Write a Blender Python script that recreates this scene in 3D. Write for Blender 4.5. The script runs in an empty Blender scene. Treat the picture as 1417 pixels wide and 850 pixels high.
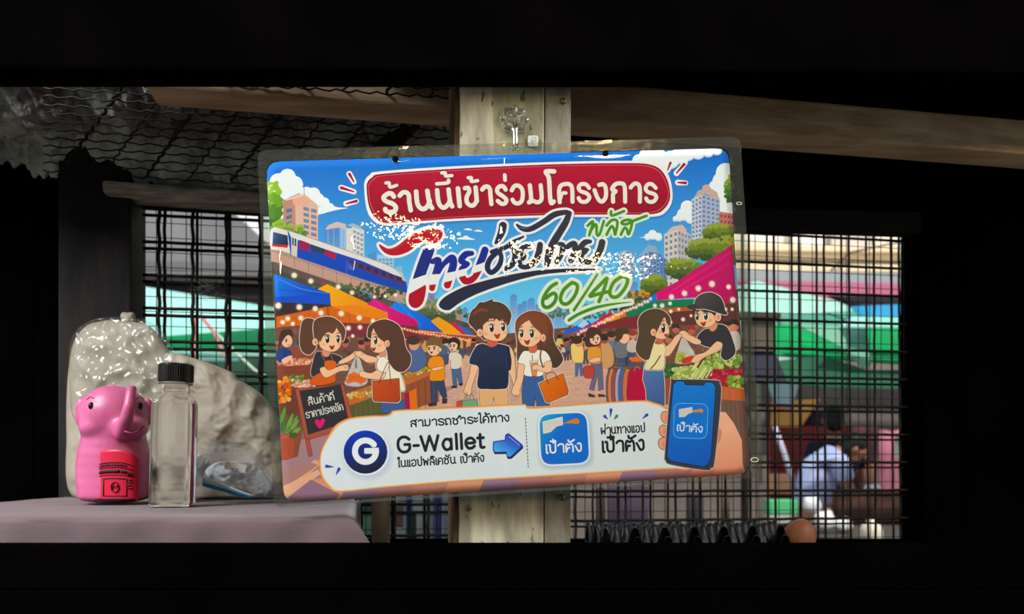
import bpy, bmesh, math, random
import numpy as np
from mathutils import Vector, Matrix, noise

# ------------------------------------------------------------ camera, sky, lights, exposure
scene = bpy.context.scene
COL = scene.collection
CAMZ = 1.25
cam_d = bpy.data.cameras.new('camera')
cam = bpy.data.objects.new('camera', cam_d)
COL.objects.link(cam)
cam.location = (0, 0, CAMZ)
cam.rotation_euler = (math.radians(93), 0, 0)
cam_d.sensor_width = 36.0
cam_d.lens = 935.0 / 1417.0 * 36.0
cam_d.shift_y = (591.0 - 425.0) / 1417.0
cam_d.clip_start = 0.02
cam_d.dof.use_dof = True
cam_d.dof.focus_distance = 0.64
cam_d.dof.aperture_fstop = 6.5
scene.camera = cam

world = bpy.data.worlds.new('sky')
scene.world = world
world.use_nodes = True
bg = world.node_tree.nodes['Background']
bg.inputs[0].default_value = (0.80, 0.90, 1.0, 1)
bg.inputs[1].default_value = 0.8

sun_d = bpy.data.lights.new('sun', 'SUN')
sun_d.energy = 4.5
sun_d.angle = math.radians(2)
sun_d.color = (1.0, 0.95, 0.86)
sun = bpy.data.objects.new('sun', sun_d)
sun.rotation_euler = (math.radians(38), math.radians(14), math.radians(0))
COL.objects.link(sun)


def area(name, loc, target, sx, sy, power, color):
    d = bpy.data.lights.new(name, 'AREA')
    d.shape = 'RECTANGLE'; d.size = sx; d.size_y = sy; d.energy = power; d.color = color
    o = bpy.data.objects.new(name, d)
    o.location = loc
    o.rotation_euler = (Vector(target) - Vector(loc)).to_track_quat('-Z', 'Y').to_euler()
    COL.objects.link(o)
    return o


area('street_daylight', (-1.5, -0.5, CAMZ + 1.5), (0.0, 0.6, CAMZ + 0.1), 1.1, 1.1, 122, (0.97, 0.99, 1.0))
area('right_fill', (1.6, -0.4, CAMZ + 1.1), (0.05, 0.6, CAMZ + 0.1), 0.5, 0.5, 24, (1.0, 0.98, 0.92))  # weaker fill light added from the right to brighten the sign

scene.view_settings.view_transform = 'Standard'
scene.view_settings.look = 'None'
scene.view_settings.exposure = 0.0
scene.view_settings.gamma = 1.0
scene.cycles.max_bounces = 10
scene.cycles.transparent_max_bounces = 24
scene.cycles.caustics_reflective = False
scene.cycles.caustics_refractive = False
scene.cycles.sample_clamp_indirect = 4.0

# ------------------------------------------------------------ geometry of the view, used only to place real things
_f = math.radians(3)
FW = Vector((0, math.cos(_f), math.sin(_f))); UP = Vector((0, -math.sin(_f), math.cos(_f))); RT = Vector((1, 0, 0))
EYE = Vector((0, 0, CAMZ))


def ray(x, y):
    return FW + RT * ((x - 708.5) / 935.0) + UP * ((591.0 - y) / 935.0)


def at(x, y, Y):
    d = ray(x, y)
    return EYE + d * (Y / d.y)


def onplane(x, y, p, n):
    d = ray(x, y)
    return EYE + d * ((p - EYE).dot(n) / d.dot(n))


TH = math.radians(9.3)
WU = Vector((math.cos(TH), math.sin(TH), 0)); WN = Vector((math.sin(TH), -math.cos(TH), 0)); ZZ = Vector((0, 0, 1))
WP = at(280, 400, 1.0)


def wall(x, y, off=0.0):
    """point of the mesh wall plane seen at sheet position (x, y); off moves the plane toward the viewer"""
    return onplane(x, y, WP + WN * off, WN)


def hor(x, y, z):
    return onplane(x, y, Vector((0, 0, CAMZ + z)), ZZ)


# ------------------------------------------------------------ object helpers
def link(name, mesh, mat=None, parent=None):
    o = bpy.data.objects.new(name, mesh)
    COL.objects.link(o)
    if mat is not None:
        mesh.materials.append(mat)
    if parent is not None:
        o.parent = parent
        o.matrix_parent_inverse = parent.matrix_world.inverted()
    return o


def tag(o, label=None, cat=None, group=None, kind=None):
    if label: o['label'] = label
    if cat: o['category'] = cat
    if group: o['group'] = group
    if kind: o['kind'] = kind
    return o


def empty(name, loc, label, cat, group=None, kind=None):
    o = bpy.data.objects.new(name, None)
    o.location = loc
    o.empty_display_size = 0.02
    COL.objects.link(o)
    bpy.context.view_layer.update()
    o.matrix_world = Matrix.Translation(loc)
    return tag(o, label, cat, group, kind)


def mesh_py(name, V, Fc, smooth=False):
    me = bpy.data.meshes.new(name)
    me.from_pydata([tuple(v) for v in V], [], Fc)
    me.validate(); me.update()
    if smooth:
        for p in me.polygons: p.use_smooth = True
    return me


def fix_normals(me):
    bm = bmesh.new(); bm.from_mesh(me)
    bmesh.ops.recalc_face_normals(bm, faces=bm.faces)
    bm.to_mesh(me); bm.free()
    return me


def tube_mesh(name, pts, rad, seg=6, cap=True):
    P = [Vector(p) for p in pts]
    n = len(P)
    rads = rad if isinstance(rad, (list, tuple)) else [rad] * n
    V, Fc = [], []
    up = None
    for i in range(n):
        t = (P[min(i + 1, n - 1)] - P[max(i - 1, 0)]).normalized()
        if up is None:
            up = t.orthogonal().normalized()
        up = (up - t * up.dot(t)).normalized()
        b = t.cross(up)
        for k in range(seg):
            a = 2 * math.pi * k / seg
            V.append(P[i] + (up * math.cos(a) + b * math.sin(a)) * rads[i])
    for i in range(n - 1):
        for k in range(seg):
            Fc.append((i * seg + k, i * seg + (k + 1) % seg, (i + 1) * seg + (k + 1) % seg, (i + 1) * seg + k))
    if cap:
        Fc.append(tuple(range(seg - 1, -1, -1))); Fc.append(tuple((n - 1) * seg + k for k in range(seg)))
    return fix_normals(mesh_py(name, V, Fc, True))


def tube(name, pts, rad, mat, parent=None, seg=6):
    return link(name, tube_mesh(name, pts, rad, seg), mat, parent)


def slab_mesh(name, corners, depth, bev=0.0, cuts=0, wob=0.0, seed=0, seg=2):
    """polygon (world points, planar or nearly) given thickness along `depth`"""
    bm = bmesh.new()
    vs = [bm.verts.new(c) for c in corners]
    f = bm.faces.new(vs)
    r = bmesh.ops.extrude_face_region(bm, geom=[f])
    bmesh.ops.translate(bm, verts=[v for v in r['geom'] if isinstance(v, bmesh.types.BMVert)], vec=depth)
    bmesh.ops.recalc_face_normals(bm, faces=bm.faces)
    if bev > 0:
        bmesh.ops.bevel(bm, geom=list(bm.edges), offset=bev, segments=seg, affect='EDGES', profile=0.6)
    if cuts:
        bmesh.ops.subdivide_edges(bm, edges=list(bm.edges), cuts=cuts, use_grid_fill=True)
    if wob:
        for v in bm.verts:
            v.co += noise.noise_vector(v.co * 9 + Vector((seed, 0, 0))) * wob
    me = bpy.data.meshes.new(name)
    bm.to_mesh(me); bm.free()
    return me


def slab(name, corners, depth, mat, parent=None, bev=0.0, **k):
    return link(name, slab_mesh(name, corners, depth, bev, **k), mat, parent)


def grid_mesh(name, fn, nu, nv, thick=None, smooth=True, uv=None):
    """surface fn(u, v) -> Vector, optional thickness vector (closed)"""
    V, Fc = [], []
    for j in range(nv + 1):
        for i in range(nu + 1):
            V.append(fn(i / nu, j / nv))
    w = nu + 1
    for j in range(nv):
        for i in range(nu):
            Fc.append((j * w + i, j * w + i + 1, (j + 1) * w + i + 1, (j + 1) * w + i))
    if thick is not None:
        n = len(V)
        V += [v + thick for v in V]
        Fc += [tuple(n + a for a in reversed(f)) for f in list(Fc)]
        for i in range(nu):
            Fc.append((i + 1, i, n + i, n + i + 1)); a = nv * w + i; Fc.append((a, a + 1, n + a + 1, n + a))
        for j in range(nv):
            a = j * w; Fc.append((a, a + w, n + a + w, n + a)); a = j * w + nu; Fc.append((a + w, a, n + a, n + a + w))
    return mesh_py(name, V, Fc, smooth)


def lathe_mesh(name, prof, seg=32, sx=1.0, sy=1.0, sup=2.0, smooth=True):
    """profile (r, z); sup>2 gives a squarish section"""
    V, Fc = [], []
    for r, z in prof:
        for k in range(seg):
            a = 2 * math.pi * (k + .5) / seg
            c, s = math.cos(a), math.sin(a)
            q = (abs(c) ** sup + abs(s) ** sup) ** (-1 / sup)
            V.append(Vector((r * q * c * sx, r * q * s * sy, z)))
    n = len(prof)
    for i in range(n - 1):
        for k in range(seg):
            Fc.append((i * seg + k, i * seg + (k + 1) % seg, (i + 1) * seg + (k + 1) % seg, (i + 1) * seg + k))
    Fc.append(tuple(range(seg - 1, -1, -1))); Fc.append(tuple((n - 1) * seg + k for k in range(seg)))
    return fix_normals(mesh_py(name, V, Fc, smooth))


# ------------------------------------------------------------ materials
def lin(c):
    return tuple((v / 255 / 12.92 if v / 255 <= .04045 else ((v / 255 + .055) / 1.055) ** 2.4) for v in c)


def mat(name, c, rough=.6, spec=.5, metal=0.0, c2=None, nscale=20.0, detail=6.0, bump=0.0, bscale=40.0, stretch=(1, 1, 1),
        trans=0.0, ior=1.45, alpha=1.0, coat=0.0, transl=0.0, emis=0.0, contrast=(.35, .65), bdist=.002, sheen=0.0):
    m = bpy.data.materials.new(name)
    m.use_nodes = True
    nt = m.node_tree; N = nt.nodes; L = nt.links
    p = N['Principled BSDF']
    p.inputs['Base Color'].default_value = (*lin(c), 1)
    p.inputs['Roughness'].default_value = rough
    p.inputs['Specular IOR Level'].default_value = spec
    p.inputs['Metallic'].default_value = metal
    p.inputs['Transmission Weight'].default_value = trans
    p.inputs['IOR'].default_value = ior
    p.inputs['Alpha'].default_value = alpha
    p.inputs['Coat Weight'].default_value = coat
    p.inputs['Sheen Weight'].default_value = sheen
    tc = N.new('ShaderNodeTexCoord'); mpn = N.new('ShaderNodeMapping')
    mpn.inputs['Scale'].default_value = stretch
    L.new(tc.outputs['Object'], mpn.inputs['Vector'])
    if c2 is not None:
        n = N.new('ShaderNodeTexNoise'); n.inputs['Scale'].default_value = nscale; n.inputs['Detail'].default_value = detail
        L.new(mpn.outputs[0], n.inputs['Vector'])
        cr = N.new('ShaderNodeValToRGB')
        cr.color_ramp.elements[0].position = contrast[0]; cr.color_ramp.elements[1].position = contrast[1]
        cr.color_ramp.elements[0].color = (*lin(c), 1); cr.color_ramp.elements[1].color = (*lin(c2), 1)
        L.new(n.outputs['Fac'], cr.inputs['Fac']); L.new(cr.outputs['Color'], p.inputs['Base Color'])
    if bump > 0:
        n2 = N.new('ShaderNodeTexNoise'); n2.inputs['Scale'].default_value = bscale; n2.inputs['Detail'].default_value = 5
        L.new(mpn.outputs[0], n2.inputs['Vector'])
        b = N.new('ShaderNodeBump'); b.inputs['Strength'].default_value = bump; b.inputs['Distance'].default_value = bdist
        L.new(n2.outputs['Fac'], b.inputs['Height']); L.new(b.outputs['Normal'], p.inputs['Normal'])
    if emis > 0:
        p.inputs['Emission Color'].default_value = (*lin(c), 1); p.inputs['Emission Strength'].default_value = emis
    if transl > 0:
        t = N.new('ShaderNodeBsdfTranslucent'); mx = N.new('ShaderNodeMixShader'); mx.inputs[0].default_value = transl
        src = p.inputs['Base Color'].links[0].from_socket if p.inputs['Base Color'].links else None
        if src: L.new(src, t.inputs['Color'])
        else: t.inputs['Color'].default_value = (*lin(c), 1)
        L.new(p.outputs[0], mx.inputs[1]); L.new(t.outputs[0], mx.inputs[2]); L.new(mx.outputs[0], N['Material Output'].inputs['Surface'])
    return m


def film_mat(name, tint, haze, bump, bscale, mask_attr=None, gloss=.045, rough=.05, bdist=.001, haze_col=(225, 225, 215), ior=1.5, stretch=(1, 1, 1), attr_node=False, base=0.0):
    """thin clear plastic: see-through, fresnel gloss, a little milky scatter"""
    m = bpy.data.materials.new(name); m.use_nodes = True
    nt = m.node_tree; N = nt.nodes; L = nt.links
    N.remove(N['Principled BSDF'])
    out = N['Material Output']
    tr = N.new('ShaderNodeBsdfTransparent'); tr.inputs[0].default_value = (*tint, 1)
    gl = N.new('ShaderNodeBsdfGlossy'); gl.inputs['Roughness'].default_value = rough
    df = N.new('ShaderNodeBsdfDiffuse'); df.inputs[0].default_value = (*lin(haze_col), 1)
    m1 = N.new('ShaderNodeMixShader'); m1.inputs[0].default_value = haze
    m2 = N.new('ShaderNodeMixShader')
    fr = N.new('ShaderNodeLayerWeight'); fr.inputs['Blend'].default_value = .5
    pw = N.new('ShaderNodeMath'); pw.operation = 'POWER'; pw.inputs[1].default_value = 5.0
    sc_ = N.new('ShaderNodeMath'); sc_.operation = 'MULTIPLY_ADD'; sc_.inputs[1].default_value = .7; sc_.inputs[2].default_value = gloss
    L.new(fr.outputs['Facing'], pw.inputs[0]); L.new(pw.outputs[0], sc_.inputs[0])
    L.new(tr.outputs[0], m1.inputs[1]); L.new(df.outputs[0], m1.inputs[2])
    L.new(m1.outputs[0], m2.inputs[1]); L.new(gl.outputs[0], m2.inputs[2]); L.new(sc_.outputs[0], m2.inputs[0])
    L.new(m2.outputs[0], out.inputs['Surface'])
    tc = N.new('ShaderNodeTexCoord'); mpn = N.new('ShaderNodeMapping'); mpn.inputs['Scale'].default_value = stretch
    L.new(tc.outputs['Object'], mpn.inputs['Vector'])
    n = N.new('ShaderNodeTexNoise'); n.inputs['Scale'].default_value = bscale; n.inputs['Detail'].default_value = 3.0
    L.new(mpn.outputs[0], n.inputs['Vector'])
    b = N.new('ShaderNodeBump'); b.inputs['Strength'].default_value = bump; b.inputs['Distance'].default_value = bdist
    if mask_attr:
        a = N.new('ShaderNodeAttribute'); a.attribute_name = mask_attr
        ad = N.new('ShaderNodeMath'); ad.operation = 'ADD'; ad.inputs[1].default_value = base
        mu = N.new('ShaderNodeMath'); mu.operation = 'MULTIPLY'
        L.new(a.outputs['Fac'], ad.inputs[0]); L.new(ad.outputs[0], mu.inputs[0]); L.new(n.outputs['Fac'], mu.inputs[1])
        L.new(mu.outputs[0], b.inputs['Height'])
    else:
        L.new(n.outputs['Fac'], b.inputs['Height'])
    L.new(b.outputs['Normal'], gl.inputs['Normal']); L.new(b.outputs['Normal'], fr.inputs['Normal']); L.new(b.outputs['Normal'], df.inputs['Normal'])
    return m


M = {
 'wire': mat('black_wire', (16, 15, 14), .5, .3, .3, c2=(34, 28, 22), nscale=60),
 'fine': mat('fine_wire', (20, 19, 18), .6, .3),
 'darkwood': mat('dark_timber', (22, 19, 17), .8, .2, c2=(38, 33, 28), nscale=14, stretch=(1, 8, 1), bump=.4, bscale=30),  # dark brown timber with streaks of lighter brown
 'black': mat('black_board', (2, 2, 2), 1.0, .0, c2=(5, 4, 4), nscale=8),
 'beam': mat('brown_beam', (168, 138, 108), .75, .25, c2=(206, 178, 144), nscale=9, stretch=(1, 6, 6), bump=.5, bscale=40),
 'greybeam': mat('grey_beam', (128, 120, 108), .8, .2, c2=(196, 186, 168), nscale=12, stretch=(1.5, 8, 8), bump=.6, bscale=40),
 'brace': mat('green_grey_metal', (58, 60, 52), .6, .3, c2=(88, 88, 78), nscale=24, bump=.3),
}
# ---------------------------------------------------------------- printed artwork of the poster
# drawn with numpy as flat print; coordinates are traced on the sheet and mapped to its own rectangle
ART_W, ART_H = 1960, 1386
PRINT_Q = [(368, 224), (1008, 205), (1038, 656), (393, 697)]     # TL TR BR BL


def homography(src, dst):
    A = []
    for (x, y), (u, v) in zip(src, dst):
        A.append([x, y, 1, 0, 0, 0, -u * x, -u * y, u])
        A.append([0, 0, 0, x, y, 1, -v * x, -v * y, v])
    A = np.array(A, float)
    h = np.linalg.solve(A[:, :8], A[:, 8])
    return np.append(h, 1).reshape(3, 3)


HM = homography(PRINT_Q, [(0, 0), (ART_W, 0), (ART_W, ART_H), (0, ART_H)])
SC = ART_W / 643.0
CV = np.zeros((ART_H, ART_W, 3), np.float32)
rnd = random.Random(7)


def mp(p):
    p = np.asarray(p, float).reshape(-1, 2)
    q = np.c_[p, np.ones(len(p))] @ HM.T
    return q[:, :2] / q[:, 2:3]


def catmull(P, closed, n=6):
    P = [np.asarray(p, float) for p in P]
    N = len(P)
    out = []
    rng = range(N) if closed else range(N - 1)
    for i in rng:
        if closed:
            a, b, c, d = P[(i - 1) % N], P[i], P[(i + 1) % N], P[(i + 2) % N]
        else:
            a, b, c, d = P[max(i - 1, 0)], P[i], P[i + 1], P[min(i + 2, N - 1)]
        for k in range(n):
            t = k / n
            out.append(0.5 * ((2 * b) + (-a + c) * t + (2 * a - 5 * b + 4 * c - d) * t * t + (-a + 3 * b - 3 * c + d) * t ** 3))
    if not closed:
        out.append(P[-1])
    return np.array(out)


def blend(x0, y0, cov, color, alpha=1.0):
    h, w = cov.shape
    if h == 0 or w == 0:
        return
    reg = CV[y0:y0 + h, x0:x0 + w]
    if isinstance(color, dict):
        (ax, ay), (bx, by) = mp([color['p0']])[0], mp([color['p1']])[0]
        yy, xx = np.mgrid[y0:y0 + h, x0:x0 + w].astype(np.float32)
        d2 = (bx - ax) ** 2 + (by - ay) ** 2
        t = np.clip(((xx - ax) * (bx - ax) + (yy - ay) * (by - ay)) / d2, 0, 1)[..., None]
        col = np.array(color['c0'], np.float32) * (1 - t) + np.array(color['c1'], np.float32) * t
    elif callable(color):
        yy, xx = np.mgrid[y0:y0 + h, x0:x0 + w].astype(np.float32)
        col = color(xx, yy)
    else:
        col = np.array(color, np.float32)
    a = (cov * alpha)[..., None]
    reg[:] = reg * (1 - a) + col * a


def grad(c0, p0, c1, p1):
    return {'c0': c0, 'p0': p0, 'c1': c1, 'p1': p1}


def poly(pts, color, smooth=0, alpha=1.0, edge=None, ew=0.6, halo=None, hw=1.2):
    q = mp(pts)
    if smooth:
        q = catmull(q, True, smooth if smooth > 1 else 6)
    if halo is not None:
        line_c(np.vstack([q, q[:1]]), hw * 2 * SC, halo, alpha)
    x0 = max(int(q[:, 0].min()) - 1, 0); x1 = min(int(q[:, 0].max()) + 2, ART_W)
    y0 = max(int(q[:, 1].min()) - 1, 0); y1 = min(int(q[:, 1].max()) + 2, ART_H)
    if x1 <= x0 or y1 <= y0:
        return
    W, Hh = (x1 - x0) * 2, (y1 - y0) * 2
    m = np.zeros((Hh, W), bool)
    xs = np.arange(W) / 2 + 0.25 + x0
    n = len(q)
    for i in range(n):
        (ax, ay), (bx, by) = q[i], q[(i + 1) % n]
        if ay == by:
            continue
        lo, hi = (ay, by) if ay < by else (by, ay)
        r0 = max(int(math.ceil((lo - y0) * 2 - 0.5)), 0)
        r1 = min(int(math.ceil((hi - y0) * 2 - 0.5)), Hh)
        if r1 <= r0:
            continue
        ys = np.arange(r0, r1) / 2 + 0.25 + y0
        xc = ax + (ys - ay) * (bx - ax) / (by - ay)
        m[r0:r1] ^= xs[None, :] > xc[:, None]
    cov = m.reshape(Hh // 2, 2, W // 2, 2).mean((1, 3)).astype(np.float32)
    blend(x0, y0, cov, color, alpha)
    if edge is not None:
        line_c(np.vstack([q, q[:1]]), ew * SC, edge, alpha)


def line_c(q, w, color, alpha=1.0):
    q = np.asarray(q, float)
    w = np.broadcast_to(np.asarray(w, float), (len(q),))
    r = w.max() / 2 + 1.5
    x0 = max(int(q[:, 0].min() - r), 0); x1 = min(int(q[:, 0].max() + r) + 1, ART_W)
    y0 = max(int(q[:, 1].min() - r), 0); y1 = min(int(q[:, 1].max() + r) + 1, ART_H)
    if x1 <= x0 or y1 <= y0:
        return
    cov = np.zeros((y1 - y0, x1 - x0), np.float32)
    for i in range(max(len(q) - 1, 1)):
        a = q[i]; b = q[min(i + 1, len(q) - 1)]
        ra, rb = w[i] / 2, w[min(i + 1, len(q) - 1)] / 2
        rr = max(ra, rb) + 1.5
        u0 = max(int(min(a[0], b[0]) - rr), x0); u1 = min(int(max(a[0], b[0]) + rr) + 2, x1)
        v0 = max(int(min(a[1], b[1]) - rr), y0); v1 = min(int(max(a[1], b[1]) + rr) + 2, y1)
        if u1 <= u0 or v1 <= v0:
            continue
        yy, xx = np.mgrid[v0:v1, u0:u1].astype(np.float32)
        yy += .5; xx += .5
        d = b - a
        L = max((d ** 2).sum(), 1e-6)
        t = np.clip(((xx - a[0]) * d[0] + (yy - a[1]) * d[1]) / L, 0, 1)
        dist = np.hypot(xx - a[0] - t * d[0], yy - a[1] - t * d[1])
        c = np.clip(ra + (rb - ra) * t - dist + .5, 0, 1)
        s = cov[v0 - y0:v1 - y0, u0 - x0:u1 - x0]
        np.maximum(s, c, out=s)
    blend(x0, y0, cov, color, alpha)


def stroke(pts, w, color, smooth=1, alpha=1.0, add=0.0):
    """pts: (x, y) or (x, y, w); widths in sheet pixels"""
    P = np.array([(p[0], p[1]) for p in pts], float)
    ws = np.array([p[2] if len(p) > 2 else w for p in pts], float)
    q = mp(P)
    if smooth and len(q) > 2:
        z = catmull(np.c_[q, ws], False, 6)
        q, ws = z[:, :2], z[:, 2]
    line_c(q, (np.maximum(ws, .2) + add) * SC, color, alpha)


def ell(cx, cy, rx, ry, color, rot=0.0, alpha=1.0, edge=None, ew=.5, halo=None):
    pts = []
    for k in range(24):
        t = 2 * math.pi * k / 24
        x, y = rx * math.cos(t), ry * math.sin(t)
        pts.append((cx + x * math.cos(rot) - y * math.sin(rot), cy + x * math.sin(rot) + y * math.cos(rot)))
    poly(pts, color, 0, alpha, edge, ew, halo)


def bulb(cx, cy, r, c=(255, 238, 215)):
    q = mp([(cx, cy)])[0]; R = r * SC * 2.0
    x0 = max(int(q[0] - R), 0); x1 = min(int(q[0] + R) + 1, ART_W)
    y0 = max(int(q[1] - R), 0); y1 = min(int(q[1] + R) + 1, ART_H)
    if x1 <= x0 or y1 <= y0:
        return
    yy, xx = np.mgrid[y0:y1, x0:x1].astype(np.float32)
    d = np.hypot(xx - q[0], yy - q[1]) / (r * SC)
    blend(x0, y0, (np.clip(1.6 - d * 1.1, 0, 1) * .95 + np.clip(2 - d, 0, 1) * .25).clip(0, 1), c)


def Z(x0, y0, s, pts):
    return [(x0 + p[0] / s, y0 + p[1] / s) + ((p[2] / s,) if len(p) > 2 else ()) for p in pts]


def foliage(cx, cy, rx, ry, n, cols, r=3.0):
    for _ in range(n):
        a = rnd.random() * 6.283; d = math.sqrt(rnd.random())
        x, y = cx + rx * d * math.cos(a), cy + ry * d * math.sin(a)
        k = min(len(cols) - 1, int((d * math.sin(a) + 1) / 2 * len(cols)))
        ell(x, y, r * rnd.uniform(.6, 1.3), r * rnd.uniform(.5, 1), cols[k], rnd.random() * 3, .9)


def building(x0, y0, x1, y1, skew, front, side, win, sx, nx, ny, xs=None):
    """front block with windows; sx = x of the corner between front and side"""
    poly([(x0, y0), (sx, y0 - skew), (sx, y1), (x0, y1)], side)
    poly([(sx, y0 - skew), (x1, y0), (x1, y1), (sx, y1)], front)
    for (a, b, n, top, dirn) in ((sx, x1, nx, y0 - skew, 1), (x0, sx, max(nx - 1, 1), y0, -1)):
        w = (b - a) / n
        if b - a < 4:
            continue
        for i in range(n):
            for j in range(ny):
                u = a + w * (i + .22); v = a + w * (i + .78)
                fy = (u - a) / (b - a)
                ty = (y0 - skew * (1 - fy)) if dirn > 0 else (y0 - skew * fy)
                hh = (y1 - ty) / (ny + .5)
                yy = ty + hh * (j + .45)
                poly([(u, yy), (v, yy + .3 * dirn), (v, yy + hh * .5 + .3 * dirn), (u, yy + hh * .5)], win)


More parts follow.
